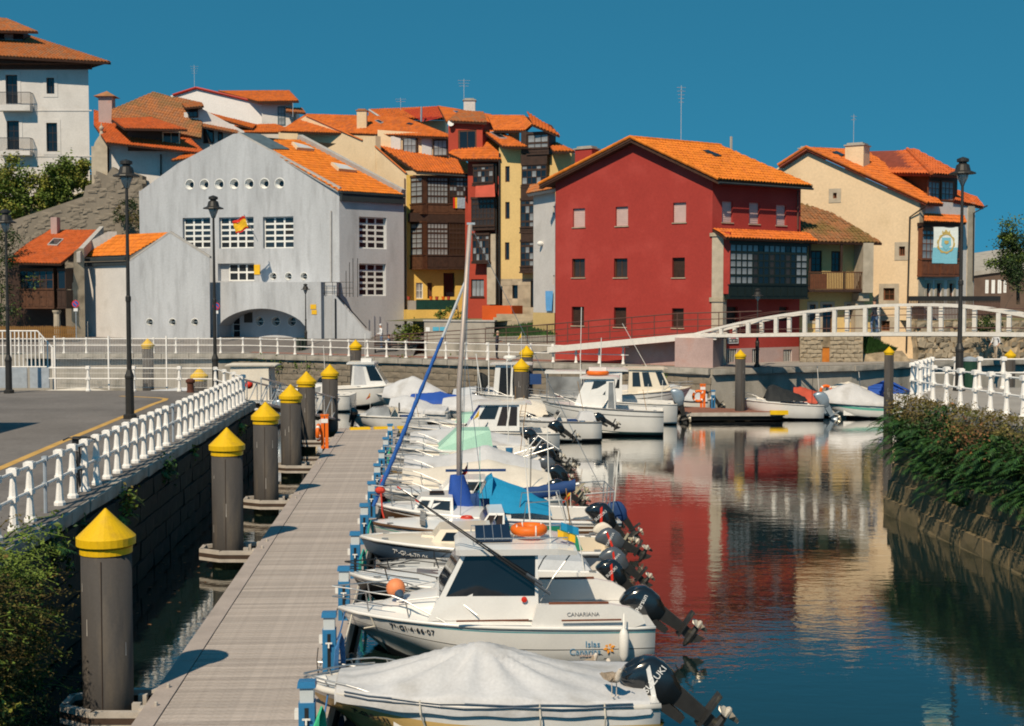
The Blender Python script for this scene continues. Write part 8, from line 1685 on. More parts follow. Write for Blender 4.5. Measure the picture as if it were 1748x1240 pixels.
lb_ = thing('feathery_bush', 'big feathery green brown bush on the dark quay wall, lower left corner', 'bush', (-7, 17, 1.5)); A_, B_, C_ = MB(), MB(), MB()
for i in range(520):
 D = r_.uniform(14.6, 19.3); z = r_.uniform(.2, 2.75); b = Vector((lx(D) + r_.uniform(.0, .35), D, z)); d = Vector((r_.uniform(.5, 1.2), r_.uniform(-.9, .4), r_.uniform(-.2, .75))).normalized(); L_ = r_.uniform(.5, 1.15) * (1 if z < 2.2 else .7); pts = [b, b + d * L_ * .5 + Vector((0, 0, .02)), b + d * L_ + Vector((0, 0, -.14))]
 tgt = A_ if noise.noise(Vector((D * .9, z * 1.1, 1))) > -.05 else B_
 tgt.tube(pts, [.008, .006, .003], 3, cap=False)
 for k in range(26): u = r_.uniform(.25, 1); p = pts[0].lerp(pts[1], u * 2) if u < .5 else pts[1].lerp(pts[2], u * 2 - 1); leaves(tgt, p + Vector((r_.gauss(0, .05), r_.gauss(0, .05), r_.gauss(0, .05))), r_.uniform(.035, .075), r_)
for i in range(900): D = r_.uniform(14.2, 16.6); z = r_.uniform(-.1, 1.1); leaves(C_, Vector((lx(D) + r_.uniform(.3, 1.25), D, z)), r_.uniform(.06, .11), r_)
for b_, nm, m in ((A_, 'sprays', 'dry_leaf'), (B_, 'foliage', 'leaf'), (C_, 'yellow_leaves', 'leaf_yellow')): b_.build(nm, m, lb_)['kind'] = 'stuff'
def wplant(px, py, size, label, m='leaf', m2=None, n=160, fr=6):
 D = 6.5 / ((874 - px) / F + VX); D = 6.5 / (-(px - 874) / F - .0636); z = P(px, py, D).z; t = thing('wall_plant', label, 'plant', (lx(D), D, z)); mb = MB(); m_ = MB()
 for i in range(n): a = Vector((abs(r_.gauss(0, .45)) * size, r_.gauss(0, .55) * size, r_.gauss(0, .5) * size)); leaves(mb if r_.random() < .65 or not m2 else m_, Vector((lx(D), D, z)) + a, r_.uniform(.08, .15), r_, droop=.3)
 for i in range(fr): frond(mb, (lx(D) + .05, D + r_.gauss(0, .2), z + r_.gauss(0, .15)), (1, r_.uniform(-1, 1), r_.uniform(0, .8)), size * r_.uniform(.8, 1.4), r_, w_=.12)
 mb.build('foliage', m, t)['kind'] = 'stuff'
 if m2: m_.build('dry_foliage', m2, t)['kind'] = 'stuff'
wplant(272, 803, .34, 'green fern tuft high on the dark wall, below the middle of the balustrade', 'fern'); wplant(198, 862, .40, 'yellowing plant on the dark wall just above the nearest pile', 'leaf', 'dry_leaf'); wplant(72, 945, .45, 'leafy green plant on the dark wall left of the nearest pile', 'fern', 'leaf'); wplant(125, 912, .3, 'small green plant on the dark wall beside the nearest yellow cap', 'fern', n=90); wplant(322, 770, .2, 'tiny green tuft on the dark wall, farthest of the wall plants', 'leaf', n=60, fr=2); wplant(403, 735, .25, 'green tuft on the dark wall behind the second pile cap', 'leaf', n=80, fr=3)
iv = thing('wall_ivy', 'patchy ivy and weeds hanging from the coping of the far quay wall', 'plant', (-14, 85, 2)); mb = MB()
for px, py, n, s in ((485, 623, 170, .55), (512, 621, 90, .35), (540, 622, 160, .5), (555, 628, 60, .3), (575, 618, 70, .3), (447, 622, 80, .4), (470, 640, 40, .3), (430, 646, 60, .4), (690, 615, 60, .5), (760, 618, 50, .5), (1105, 634, 60, .6), (1130, 640, 40, .6)):
 f_ = far_edge[1].lerp(far_edge[2], max(0, min(1, (px - 420) / 648))) if px < 1068 else far_edge[2].lerp(far_edge[3], (px - 1068) / 147); D = f_.y - .15; c = P(px, py, D)
 for i in range(n): leaves(mb, c + Vector((r_.gauss(0, s), r_.uniform(-.35, 0), r_.gauss(-.05, .28))), r_.uniform(.10, .2), r_)
mb.build('foliage', 'leaf', iv)['kind'] = 'stuff'
def tree(name, label, base, top, crown, m1, m2, n, ls, seed, cat='tree', trunk=.14):
 """crown: list of (centre, radius) clumps"""
 q = random.Random(seed); base = Vector(base); t = thing(name, label, cat, tuple(base)); mb = MB(); fork = base.lerp(Vector(top), .45)
 mb.tube([base, base.lerp(fork, .5) + Vector((q.gauss(0, .06), 0, 0)), fork], [trunk, trunk * .8, trunk * .6], 7)
 for c, r in crown: c = Vector(c); mb.tube([fork, fork.lerp(c, .5) + Vector((q.gauss(0, .15), q.gauss(0, .15), .1)), c], [trunk * .5, trunk * .3, trunk * .1], 5)
 mb.build('trunk', 'bark', t); a, b = MB(), MB()
 for c, r in crown:
  c = Vector(c); sub = [(c + Vector((q.gauss(0, .5), q.gauss(0, .5), q.gauss(0, .45))) * 0 + Vector((q.gauss(0, .55) * r, q.gauss(0, .55) * r, q.gauss(0, .5) * r)), r * q.uniform(.25, .5)) for _ in range(9)]
  for sc_, sr in sub:
   tgt = a if q.random() < .62 else b
   for i in range(n // (9 * len(crown))): tgt_ = tgt if q.random() < .8 else a; leaves(tgt_, sc_ + Vector((q.gauss(0, .6), q.gauss(0, .6), q.gauss(0, .5))) * sr, q.uniform(.6, 1.3) * ls, q)
 a.build('crown', m1, t)['kind'] = 'stuff'; b.build('crown_light', m2, t)['kind'] = 'stuff'; return t
def pc(px, py, D, r): return (tuple(P(px, py, D)), r)
tree('bushy_tree', 'round yellow green tree beside the bell gable, in front of the white building', P(120, 350, 113), P(120, 290, 113), [pc(118, 300, 113, 1.5), pc(140, 296, 113.5, 1.3), pc(98, 312, 112.5, 1.3), pc(152, 316, 113, .9), pc(110, 322, 112.5, 1.2)], 'leaf', 'leaf_yellow', 9000, .27, 1)
tree('bushy_tree', 'dense green trees at the left edge below the white building', P(25, 380, 112.6), P(25, 300, 112.6), [pc(20, 300, 112.6, 1.6), pc(0, 320, 112, 1.8), pc(50, 325, 112.6, 1.7), pc(25, 355, 112, 1.7), pc(75, 340, 112.6, 1.3), pc(-20, 345, 112, 1.8), pc(0, 370, 112, 1.5)], 'leaf', 'leaf_yellow', 14000, .27, 2)
tree('leafy_tree', 'green tree at the right edge in front of the dark brown building', P(1738, 520, 95), P(1735, 400, 95), [pc(1735, 420, 95, 1.6), pc(1720, 440, 95, 1.2), pc(1750, 400, 95.5, 1.5), pc(1726, 465, 94.5, 1.2), pc(1750, 455, 95, 1.6), pc(1715, 412, 95, .7)], 'leaf_dark', 'leaf', 9000, .19, 3)
tree('shrub', 'green shrub beside the garden wall at the corner of the grey building', P(698, 592, 87.6), P(700, 560, 87.6), [pc(705, 558, 87.6, .75), pc(690, 563, 87.6, .6), pc(716, 564, 87.4, .55), pc(685, 577, 87.4, .4)], 'leaf', 'leaf_yellow', 2000, .15, 4, 'bush', .05)
tree('shrub', 'small potted shrub on the garden wall under the mast', P(752, 548, 86.8), P(752, 535, 86.8), [pc(750, 540, 86.8, .45), pc(757, 532, 86.8, .3)], 'leaf', 'leaf_yellow', 700, .12, 5, 'bush', .03)
tree('shrub', 'small flowering shrub beside the yellow stair parapet', P(785, 549, 86.6), P(786, 540, 86.6), [pc(785, 542, 86.6, .45), pc(793, 545, 86.5, .3)], 'leaf_yellow', 'leaf', 700, .11, 6, 'bush', .03)
tree('shrub', 'dark shrub behind the footbridge truss at the far right', P(1700, 570, 79), P(1700, 550, 79), [pc(1700, 552, 79, .8), pc(1688, 556, 79, .6), pc(1744, 478, 92, 1.0)], 'leaf_dark', 'leaf', 1500, .16, 7, 'bush', .05)
tree('shrub', 'dark creeper on the stone ruin behind the orange roof', P(225, 372, 108), P(222, 350, 108), [pc(222, 352, 108.2, 1.0), pc(230, 370, 108.2, 1.0), pc(212, 375, 108, .8)], 'leaf_dark', 'dry_leaf', 1500, .17, 8, 'bush', .05)
tree('shrub', 'dark ivy mass at the far left of the timber house', P(2, 560, 97), P(2, 470, 97), [pc(2, 450, 97, 1.2), pc(-5, 490, 97, 1.4), pc(0, 530, 97, 1.4), pc(5, 410, 98, 1.0)], 'leaf_dark', 'leaf', 3200, .18, 9, 'bush', .06)
gs_ = MB()
for i in range(2600):
 a, b = r_.random(), r_.random(); c = (lg[0].lerp(lg[1], a)).lerp(lg[3].lerp(lg[2], a), b); gs_.add([c + Vector((-.05, 0, 0)), c + Vector((.05, 0, 0)), c + Vector((r_.gauss(0, .08), 0, r_.uniform(.12, .3)))], [(0, 1, 2)])
for i in range(1300):
 a = r_.random(); b = r_.random() * (1 - a); c0 = [P(1474, 572, 78.55), P(1528, 599, 78.55), P(1476, 604, 77.85)]; c = c0[0] + (c0[1] - c0[0]) * a + (c0[2] - c0[0]) * b; gs_.add([c + Vector((-.05, 0, 0)), c + Vector((.05, 0, 0)), c + Vector((r_.gauss(0, .1), -.1, r_.uniform(.1, .28)))], [(0, 1, 2)])
tag(gs_.build('grass', 'fern'), kind='stuff')
# PEOPLE AND GULLS
def skin_body(name, nodes_, edges, parent, matfn, mats, sub=1):
 me = bpy.data.meshes.new(name); me.from_pydata([n[0] for n in nodes_], edges, []); o = bpy.data.objects.new(name, me); COL.objects.link(o)
 sk = o.modifiers.new('s', 'SKIN'); lay_ = me.skin_vertices[0].data
 for i, n in enumerate(nodes_): lay_[i].radius = n[1] if isinstance(n[1], tuple) else (n[1], n[1])
 lay_[0].use_root = True; sk.use_smooth_shade = True; sb_ = o.modifiers.new('u', 'SUBSURF'); sb_.levels = sub
 dg = bpy.context.evaluated_depsgraph_get(); m2 = bpy.data.meshes.new_from_object(o.evaluated_get(dg)); bpy.data.objects.remove(o); m2.name = name
 m2.materials.clear()
 for m in mats: m2.materials.append(M[m])
 for p in m2.polygons: p.material_index = matfn(p.center); p.use_smooth = True
 return link(name, m2, parent)
def person(label, loc, rz, top, legs, skin_='skin', walk=.0, cap=None, pack=None, bend=0.0, h=1.75, arm=(.05, .0)):
 t = thing('person', label, 'person', tuple(loc), rz); k = h / 1.75; w_ = walk
 N = [((0, 0, .95), (.15, .10)), ((0, 0, 1.18), (.15, .10)), ((0, bend * .3, 1.38), (.17, .10)), ((0, bend * .5, 1.50), .06), ((0, bend * .6, 1.64), (.085, .10)), ((0, bend * .6 - .01, 1.73), .06)]; E = [(0, 1), (1, 2), (2, 3), (3, 4), (4, 5)]
 for sg in (-1, 1):
  i = len(N); s_ = sg * w_
  N += [((sg * .10, 0, .88), .095), ((sg * .105, -.22 * s_, .50), .065), ((sg * .11, .10 * -s_ * 2 + .08 * max(0, s_), .09), .042), ((sg * .12, -.13 - .22 * s_, .035), .038)]; E += [(0, i), (i, i + 1), (i + 1, i + 2), (i + 2, i + 3)]
  j = len(N); N += [((sg * .20, bend * .3, 1.41), .065), ((sg * .25, bend * .3 + .16 * s_ - .0, 1.14), .045), ((sg * .24, -.12 + .22 * s_ - arm[0], .94 + arm[1]), .034), ((sg * .235, -.17 + .24 * s_ - arm[0], .87 + arm[1]), .034)]; E += [(2, j), (j, j + 1), (j + 1, j + 2), (j + 2, j + 3)]
 N = [((n[0][0] * k, n[0][1] * k, n[0][2] * k), n[1]) for n in N]
 def mf(c):
  z = c.z / k; hand = abs(c.x) > .17 * k and z < .93 + arm[1] and z > .6
  if z > 1.50 or hand or (.93 + arm[1] < z < 1.08 and abs(c.x) > .19 * k): return 0
  return 1 if z > .90 else (2 if z > .08 else 3)
 skin_body('body', N, E, t, mf, [skin_, top, legs, 'cloth_dark'])
 hz = 1.66 * k; MB().ball((0, bend * .6 * k + .012, hz + .04), (.082, .092, .085), 10, 6).build('hair', cap or 'hair', t, local=True, smooth=True)
 mb = MB()
 for sg in (-1, 1): mb.ball((sg * .03, bend * .6 * k - .098, hz), .012, 6, 4)
 mb.build('eyes', 'hair', t, local=True); MB().ball((0, bend * .6 * k - .108, hz - .025), (.012, .02, .02), 6, 4).build('nose', skin_, t, local=True)
 if pack: MB().hexa([(-.15, .10, 1.05 * k), (.15, .10, 1.05 * k), (.13, .24, 1.05 * k), (-.13, .24, 1.05 * k), (-.12, .09, 1.45 * k), (.12, .09, 1.45 * k), (.10, .2, 1.43 * k), (-.10, .2, 1.43 * k)]).build('backpack', pack, t, local=True)
 return t
u_ = 8.55; pp = bp(u_, zb_b(u_), .75); person('man in a dark shirt and pale blue apron walking on the footbridge', pp, R(-230) + math.pi * .5, 'cloth_dark', 'cloth_blue', walk=.5)
p = P(1700, 590, 78.6); person('person in white clothes with a dark backpack standing below the footbridge', (p.x, 78.6, ZF), R(-60), 'cloth_white', 'cloth_beige', cap='cloth_beige', pack='cloth_dark', walk=.4)
p = P(848, 570, 80.5); person('person in a dark jacket and pale cap behind the ramp railing', (p.x, 80.5, ZF), R(80), 'cloth_dark', 'cloth_dark', cap='cloth_beige', bend=-.12, arm=(.15, .2))
p = P(651, 565, 89.2); person('man in a white shirt and pale cap beside the bench at the stair foot', (p.x, 89.2, 2.62), R(-70), 'cloth_white', 'cloth_blue', cap='cloth_white', bend=-.1, arm=(.1, .15), h=1.8)
p = P(664, 575, 89.0); person('person in blue next to the bench, beside the man in white', (p.x, 89.0, 2.0), R(-100), 'cloth_blue', 'cloth_dark', h=1.7)
bn_ = thing('bench', 'dark slatted bench on the far quay behind the white balustrade', 'bench', (P(658, 590, 87.3).x, 87.3, ZF));
for i in range(4): MB().bx(-.8, .8, -.25 + i * .12, -.16 + i * .12, .43, .46).build('slat', 'black_metal', bn_, local=True)
for i in range(3): MB().bx(-.8, .8, .24, .27, .55 + i * .14, .65 + i * .14).build('slat', 'black_metal', bn_, local=True)
for x in (-.7, .7): MB().bx(x - .03, x + .03, -.22, .26, 0, .43).build('leg', 'black_metal', bn_, local=True)
lc = thing('litter_cage', 'dark barred litter bin beside the short lamp post by the arch', 'litter bin', (P(514, 590, 90.5).x, 90.5, ZF + .1)); mb = MB()
for i in range(10): a = i * .628; mb.tube([(.3 * math.cos(a), .3 * math.sin(a), 0), (.3 * math.cos(a), .3 * math.sin(a), .95)], .02, 4)
mb.build('bars', 'bin_green', lc, local=True)['kind'] = 'stuff'; MB().lathe([(.22, .02), (.22, .85), (.2, .85)], n=10).build('body', 'lamp_iron', lc, local=True)
gbn = thing('litter_bin', 'dark green litter bin behind the right balustrade, next to the lamp post', 'litter bin', (P(1650, 640, 42.4).x + .1, 42.4, ZR)); MB().lathe([(.2, 0), (.24, .9), (.22, .92)], n=12).build('body', 'bin_green', gbn, local=True); MB().lathe([(.25, .93), (.25, 1.02), (.05, 1.08)], n=12).build('lid', 'galv', gbn, local=True)
def gull(label, loc, rz, k=1.0, turn=0.0):
 t = thing('gull', label, 'gull', tuple(loc), rz); N = [((0, 0, .24), (.075, .085)), ((-.11, 0, .235), (.06, .06)), ((-.21, 0, .24), (.03, .025)), ((.09, 0, .285), (.06, .07)), ((.125, 0, .35), .038), ((.145, .02 * turn, .395), (.042, .045)), ((.165, .05 * turn, .40), .03), ((-.33, 0, .235), (.012, .022))]
 N = [((a[0] * k, a[1] * k, a[2] * k), r_2 if not isinstance(r_2, tuple) else (r_2[0] * k, r_2[1] * k)) for a, r_2 in N]
 skin_body('body', N, [(0, 1), (1, 2), (2, 7), (0, 3), (3, 4), (4, 5), (5, 6)], t, lambda c: 1 if (c.z < .21 * k or c.x > .10 * k) else 0, ['gull_brown', 'gull_pale'], 2)
 for sg in (-1, 1): MB().add([(.09 * k, sg * .075 * k, .29 * k), (.02 * k, sg * .095 * k, .22 * k), (-.15 * k, sg * .075 * k, .205 * k), (-.34 * k, sg * .025 * k, .235 * k), (-.12 * k, sg * .06 * k, .305 * k)], [(0, 1, 2, 3, 4)]).build('wing', 'gull_brown', t, local=True)
 MB().tube([(.18 * k, .06 * turn * k, .40 * k), (.225 * k, .09 * turn * k, .395 * k), (.245 * k, .10 * turn * k, .375 * k)], [.012 * k, .009 * k, .004 * k], 6).build('beak', 'black_metal', t, local=True); mb = MB()
 for sg in (-1, 1): mb.ball((.165 * k, sg * .032 * k + .04 * turn * k, .415 * k), .007 * k, 6, 4)
 mb.build('eyes', 'black_metal', t, local=True)
 for sg in (-1, 1): MB().tube([(.0, sg * .04 * k, .18 * k), (.005, sg * .04 * k, .09 * k), (.0, sg * .04 * k, .008)], .008 * k, 5).add([(0, sg * .04 * k, .012), (.06 * k, sg * .065 * k, .004), (.06 * k, sg * .015 * k, .004)], [(0, 1, 2)]).build('leg', 'gull_pale', t, local=True)
 return t
C0 = bpy.data.objects['covered_boat']
gull('mottled brown gull standing on the pale tarpaulin near the black outboard', (P(1048, 1200, 17.0).x, 17.0, .86), R(-60), .95, .5)
gull('mottled brown gull hunched behind the one on the tarpaulin', (P(1051, 1168, 18.85).x, 18.85, .44), R(150), .9, -.5)
gull('mottled brown gull on the skiff, left of the cut green stalks', (P(1003, 1138, 19.25).x, 19.25, .40), R(15), .95, -.4)
# SMALL THINGS
def life_post(label, loc, rz=0.0, k=1.0):
 t = thing('lifebuoy_post', label, 'lifebuoy post', tuple(loc), rz); MB().bx(-.13, -.01, -.03, .03, 0, 1.25 * k).build('post', 'orange_plastic', t, local=True); MB().bx(.03, .15, -.03, .03, 0, 1.25 * k).build('post', 'orange_plastic', t, local=True); MB().bx(-.12, .14, -.04, -.032, .98 * k, 1.14 * k).build('label_plate', 'sign_white', t, local=True); MB().bx(-.15, .17, -.05, .05, 1.25 * k, 1.31 * k).build('cap', 'orange_plastic', t, local=True)
 lr = thing('lifebuoy', 'orange lifebuoy hung on ' + ('the orange post at the pontoon end' if k == 1 else 'the orange post of the landing stage'), 'lifebuoy', tuple(Vector(loc) + Vector((-.22, -.03, .62 * k)))); MB().torus((0, 0, 0), .27, .075, 22, 8, 'x' if k == 1 else 'y').build('ring', 'orange_plastic', lr, local=True, smooth=True)
 for a in range(4): c = Vector((0, .27 * math.cos(a * 1.57 + .78), .27 * math.sin(a * 1.57 + .78))); c = c if k == 1 else Vector((c.y, 0, c.z)); MB().ball(c, (.085, .085, .085), 8, 6).build('band', 'white_plastic', lr, local=True, smooth=True)
life_post('orange twin lifebuoy post standing at the far end of the pontoon', G(554, 766, .5), 0); q_ = P(1206, 690, 66.2); life_post('orange lifebuoy post on the small landing stage', (q_.x, 67.6, .45), 0, .95)
o = copy_tree(pd0); o.location = (P(1217, 690, 67.0).x, 67.0, .45); o.rotation_euler = (0, 0, 0); tag(o, 'blue service pedestal standing on the small landing stage', 'pedestal'); o['group'] = 'blue service pedestals along the pontoon'
lr = thing('lifebuoy', 'orange lifebuoy standing upright on the boats beside the far quay wall', 'lifebuoy', tuple(P(1410, 668, 68))); MB().torus((0, 0, 0), .28, .08, 22, 8, 'y').build('ring', 'orange_plastic', lr, local=True, smooth=True)
for a in range(4): MB().ball((.28 * math.cos(a * 1.57 + .78), 0, .28 * math.sin(a * 1.57 + .78)), .09, 8, 6).build('band', 'white_plastic', lr, local=True, smooth=True)
bx_ = P(1638, 388, 41.6); bn2 = thing('crest_banner', 'white and light blue banner with a golden crest on the right lamp post', 'banner', tuple(bx_)); w_, hh = .80, 1.18
def bw(x, z): return Vector((-x - .06 + .02 * math.sin(z * 4), -.04 + .03 * math.sin(x * 7 + z * 3), -z))
for z0, z1, m in ((0, .66, 'flag_white'), (.66, hh, 'flag_cyan')): MB().grid([[bw(w_ * i / 8, z0 + (z1 - z0) * j / 5) for i in range(9)] for j in range(6)]).build('cloth_band', m, bn2, local=True)
c0 = Vector((w_ / 2, 0, .52)); lift = Vector((0, -.012, 0))
mb = MB()
for i in range(20):
 a0, a1 = i * .314, (i + 1) * .314; p = lambda a, r, k: bw(c0.x + r * math.cos(a), c0.z + r * k * math.sin(a)) + lift; mb.quad(p(a0, .24, 1.15), p(a1, .24, 1.15), p(a1, .28 + .02 * (i % 2), 1.15), p(a0, .28 + .02 * (i % 2), 1.15))
mb.build('crest_wreath', 'gold', bn2, local=True); MB().poly([bw(*q) + lift for q in ((.25, .34), (.55, .34), (.56, .58), (.40, .76), (.24, .58))]).build('crest_shield', 'flag_cyan', bn2, local=True)
MB().poly([bw(*q) + lift * 1.6 for q in ((.33, .44), (.47, .44), (.47, .52), (.40, .56), (.33, .52))]).build('crest_charge', 'gold', bn2, local=True); MB().poly([bw(*q) + lift for q in ((.26, .22), (.27, .11), (.33, .17), (.40, .07), (.47, .17), (.53, .11), (.54, .22))]).build('crest_crown', 'gold', bn2, local=True)
for dz in (.0, hh): MB().tube([(.04, 0, -dz), (-w_ - .1, -.04, -dz)], .018, 6).build('banner_arm', 'lamp_iron', bn2, local=True)
fp = P(440, 412, 99.5); f2_ = thing('spanish_flag', 'red and yellow flag on a slanted pole in front of the grey building windows', 'flag', tuple(fp)); e = P(416, 366, 97.6) - fp; MB().tube([(0, 0, 0), e], .03, 6).build('pole', 'white_paint', f2_, local=True); fa = e * .93; fbv = fa + Vector((.3, -.05, -.95))
for a, b, m in ((0, .22, 'flag_red'), (.22, .86, 'flag_yellow'), (.86, 1, 'flag_red')): MB().grid([[fa.lerp(fbv, a + (b - a) * j / 3) * 1.0 + Vector((-.95 * i / 6, -.05 * math.sin(i * 1.2 + j), -.45 * (i / 6) ** 1.3 + .06 * math.sin(i * 1.4))) for i in range(7)] for j in range(4)]).build('cloth_band', m, f2_, local=True)
def road_sign(label, px, py, D, zb):
 p = P(px, py, D); t = thing('road_sign', label, 'road sign', (p.x, D, zb)); z = p.z - zb; MB().tube([(0, .05, 0), (0, .05, z + .3)], .03, 6).build('post', 'galv', t, local=True)
 for r, y, m in ((.27, 0, 'sign_red'), (.21, -.012, 'sign_blue')): MB().lathe([(r, 0), (r, .01)], n=20).build('disc', m, t, local=True).matrix_local = Matrix.Translation((0, y, z)) @ Matrix.Rotation(R(90), 4, 'X')
 MB().hexa([(-.17, -.03, z + .12), (-.12, -.03, z + .17), (.17, -.03, z - .12), (.12, -.03, z - .17), (-.17, -.026, z + .12), (-.12, -.026, z + .17), (.17, -.026, z - .12), (.12, -.026, z - .17)]).build('bar', 'sign_red', t, local=True); MB().bx(-.15, .15, -.02, .0, z - .55, z - .33).build('plate', 'sign_white', t, local=True)
road_sign('round blue and red no parking sign in front of the white wing wall', 129, 519, 94.5, ZG); road_sign('round blue and red no parking sign half behind the lamp post by the arch', 369, 523, 94.5, ZG)
bc_ = thing('bicycle', 'dark bicycle parked behind the left white balustrade', 'bicycle', tuple(G(134, 838, ZL)), R(104))
for x in (-.52, .52):
 wl = MB().torus((x, 0, .34), .32, .022, 24, 6, 'y'); o = wl.build('wheel', 'rubber', bc_, local=True); mb = MB()
 for a in range(10): mb.tube([(x, 0, .34), (x + .31 * math.cos(a * .628), 0, .34 + .31 * math.sin(a * .628))], .003, 3)
 mb.build('spokes', 'steel', o, local=True)['kind'] = 'stuff'
MB().tube([(-.52, 0, .34), (-.15, 0, .30), (.36, 0, .72), (-.22, 0, .80), (-.15, 0, .30)], .018, 6).tube([(-.52, 0, .34), (-.22, 0, .80)], .012, 6).build('frame', 'black_metal', bc_, local=True); MB().tube([(.52, 0, .34), (.38, 0, .75), (.34, 0, .98)], .016, 6).build('fork', 'black_metal', bc_, local=True); MB().tube([(.28, -.30, .98), (.36, -.2, 1.02), (.34, 0, 1.0), (.36, .2, 1.02), (.28, .30, .98)], .014, 6).build('handlebar', 'black_metal', bc_, local=True); MB().ball((-.25, 0, .90), (.13, .07, .035), 10, 6).build('saddle', 'rubber', bc_, local=True); MB().box((.50, 0, .92), (.22, .28, .2)).build('basket', 'black_metal', bc_, local=True)
def line(name, label, pts, m, r=.012, cat='rope', group=None):
 pts = [Vector(p) for p in pts]; t = thing(name, label, cat, tuple(pts[0]), group=group); MB().tube(pts, r, 6).build('line', m, t); return t
def hang(a, b, sag, n=8): a, b = Vector(a), Vector(b); return [a.lerp(b, i / n) - Vector((0, 0, sag * 4 * (i / n) * (1 - i / n))) for i in range(n + 1)]
def coil(label, ped, m, r=.013, n=4, side=1, drop=.42, name='hose'):
 p = ped.location; pts = []
 for k in range(n):
  for i in range(9): a = math.pi * 2 * i / 9; pts.append(p + Vector((side * (.13 + .012 * k) + .04 * math.sin(a), -.04 + .11 * math.sin(a) + .01 * k, .50 - drop / 2 + (drop / 2 + .03 * k) * math.cos(a))))
 return line(name, label, pts, m, r, 'hose' if name == 'hose' else 'rope')
coil('bright green hose coil hanging on the nearest blue pedestal', PED[0], 'rope_green', .016, 5, drop=.7); coil('blue and grey hose coil on the pedestal at the cabin boat bow', PED[1], 'rope_blue', .013, 5, drop=.75); coil('teal hose coil on the pedestal beside the navy hulled boat', PED[3], 'rope_teal', .013, 4, drop=.6); coil('teal hose looped on the pedestal at the furled jib', PED[4], 'rope_teal', .012, 3, drop=.5)
coil('thick red rope coil hanging on a blue pedestal', PED[6], 'rope_red', .022, 4, drop=.6, name='rope'); coil('pale green rope bundle on the pedestal far along the pontoon', PED[8], 'rope_green', .02, 4, drop=.6, name='rope'); coil('grey cable looped on the left of the pedestal at the cabin boat bow', PED[1], 'lamp_iron', .008, 1, -1, .55)
lines = [('mooring line from the pontoon to the covered boat bow', Q(-1.5, 16.6, .52), bow_at(530, 17.3) + Vector((.2, 0, .8)), 'rope_blue'), ('mooring line from the pontoon to the cabin boat bow', Q(-1.5, 20.2, .52), bow_at(585, 21.9) + Vector((.15, 0, .85)), 'rope_white'), ('blue mooring line wound behind the second pedestal', Q(-1.5, 19.6, .9), bow_at(575, 21.9) + Vector((.1, 0, .8)), 'rope_blue'), ('mooring line of the black hulled boat', Q(-1.5, 23.2, .52), bow_at(600, 24.7) + Vector((.15, 0, .85)), 'rope_white'), ('green mooring line of the navy hulled boat', Q(-1.5, 27.0, .52), bow_at(617, 28.4) + Vector((.15, 0, .9)), 'rope_green'), ('mooring line of the green striped boat', Q(-1.5, 30.8, .52), bow_at(630, 30.3) + Vector((.2, 0, .9)), 'rope_white')]
for lb, a, b, m in lines: line('mooring_line', lb, hang(a, b, .12), m, .013, 'rope', 'mooring lines along the pontoon')
wf = thing('tyre_fender', 'worn white and black fender wheel between the pontoon and the cabin boat', 'fender', tuple(Q(-1.28, 20.1, .32))); MB().torus((0, 0, 0), .17, .08, 18, 8, 'x').build('tyre', 'rubber', wf, local=True, smooth=True); MB().ball((.05, 0, 0), (.07, .15, .15), 12, 8).build('hub', 'tarp_cream', wf, local=True, smooth=True)
def pennant(label, px, py, D, m, hgt=1.0, m2=None):
 p = P(px, py, D); t = thing('pennant', label, 'flag', tuple(p)); MB().tube([(0, 0, -hgt), (0, 0, .1)], .010, 5).build('staff', 'white_plastic', t, local=True); MB().add([(0, 0, .06), (-.10, -.02, -.12), (-.24, -.01, -.34), (-.04, .02, -.22), (0, 0, -.16)], [(0, 1, 3, 4), (1, 2, 3)]).build('cloth', m, t, local=True)
 if m2: MB().add([(0, -.008, .0), (-.09, -.03, -.14), (-.17, -.02, -.26), (0, -.008, -.10)], [(0, 1, 2, 3)]).build('stripe', m2, t, local=True)
pennant('small orange pennant beside the mast, above the blue mast cover', 798, 796, 33.5, 'flag_red', 1.0); pennant('little red and yellow flag on the stern of the sailing boat row', 974, 838, 32.5, 'flag_red', .7, 'flag_yellow'); pennant('little yellow flag near the mint canopy boat', 818, 702, 47, 'flag_yellow', .6); pennant('orange flag on the boat behind the sixth pile', 632, 672, 66, 'flag_red', .9, 'flag_yellow'); pennant('tall faded yellow flag beside the pair of overlapping piles', 890, 570, 68.5, 'flag_yellow', 2.6)
for i, (px, y0, y1, D, lb) in enumerate(((868, 610, 755, 45, 'white aerial rod rising near the mint canopy boat'), (818, 628, 690, 66, 'short white rod at the workboat bow'), (993, 603, 655, 64, 'white aerial beside the curved roof cabin boat'), (1398, 625, 668, 68, 'white rod on the red covered boat'), (1469, 635, 668, 69, 'white rod on the blue covered boat'), (1048, 770, 870, 34, 'white rod standing at the sterns beyond the sailing boat'), (905, 748, 880, 34, 'white rod left of the rod at the sterns'), (555, 590, 640, 72, 'thin white aerial at the left basin boats'))):
 a, b = P(px, y1, D), P(px + (8 if i == 5 else -3), y0, D); line('aerial_rod', lb, [a, b], 'white_plastic', .016, 'aerial')
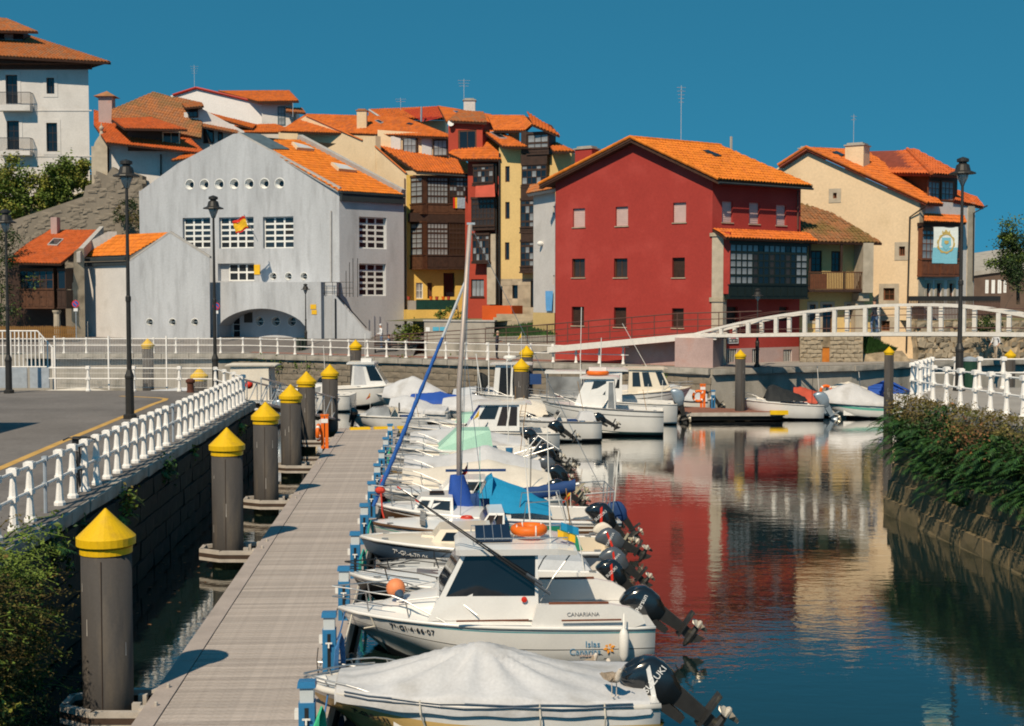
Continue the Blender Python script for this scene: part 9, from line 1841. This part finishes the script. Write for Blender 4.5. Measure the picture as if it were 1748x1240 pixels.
gw_ = thing('gangway', 'pale metal gangway sloping from the quay corner behind the piles', 'gangway', tuple(Q(-6.6, 47.6, 2.3))); a, b = Q(-6.9, 48.4, 2.25), Q(-4.6, 57.5, .75); sd_ = Vector((.5, -.15, 0))
for s in (-1, 1):
 mb = MB(); mb.tube([a + sd_ * s, b + sd_ * s], .06, 6); mb.tube([a + sd_ * s + Vector((0, 0, .95)), b + sd_ * s + Vector((0, 0, .95))], .04, 6)
 for i in range(9): p, q2 = a.lerp(b, i / 9), a.lerp(b, (i + 1) / 9); mb.tube([p + sd_ * s, p + sd_ * s + Vector((0, 0, .95))], .025, 5); mb.tube([p + sd_ * s, q2 + sd_ * s + Vector((0, 0, .95))], .02, 5)
 mb.build('side_truss', 'alu', gw_)
MB().quad(a - sd_, a + sd_, b + sd_, b - sd_).build('tread', 'deck_edge', gw_)
fl3 = MB();
for i in range(60): D = r_.uniform(16, 32); x = lx(D) + r_.uniform(.15, 1.6); s = r_.uniform(.03, .07); a = r_.uniform(0, 6.28); fl3.add([(x + s * math.cos(a), D + s * math.sin(a), .006), (x - s * .5 * math.sin(a), D + s * .5 * math.cos(a), .010), (x - s * math.cos(a), D - s * math.sin(a), .006), (x + s * .5 * math.sin(a), D - s * .5 * math.cos(a), .010)], [(0, 1, 2, 3)])
tag(fl3.build('leaf_litter', 'rust_leaf'), kind='stuff')
kk = thing('shadow_caster', 'small pale kiosk with an overhanging roof, added out of view left of the road to cast a shadow on it', 'shadow_caster', (-17.3, 35.2, ZL)); MB().bx(-1.4, 1.4, -1.2, 1.2, 0, 2.6).build('body', 'gelcoat_cream', kk, local=True); MB().hexa([(-1.8, -1.6, 2.6), (1.9, -1.6, 2.6), (1.9, 1.6, 2.6), (-1.8, 1.6, 2.6), (-.6, -.5, 3.5), (.9, -.5, 3.5), (.9, .5, 3.5), (-.6, .5, 3.5)]).build('roof', 'lead', kk, local=True)  # invented roofed box, out of view, added only to shadow the left road
for x in (-.7, .7): MB().bx(x - .5, x + .5, -1.24, -1.21, 1.0, 2.0).build('window', 'glass', kk, local=True)
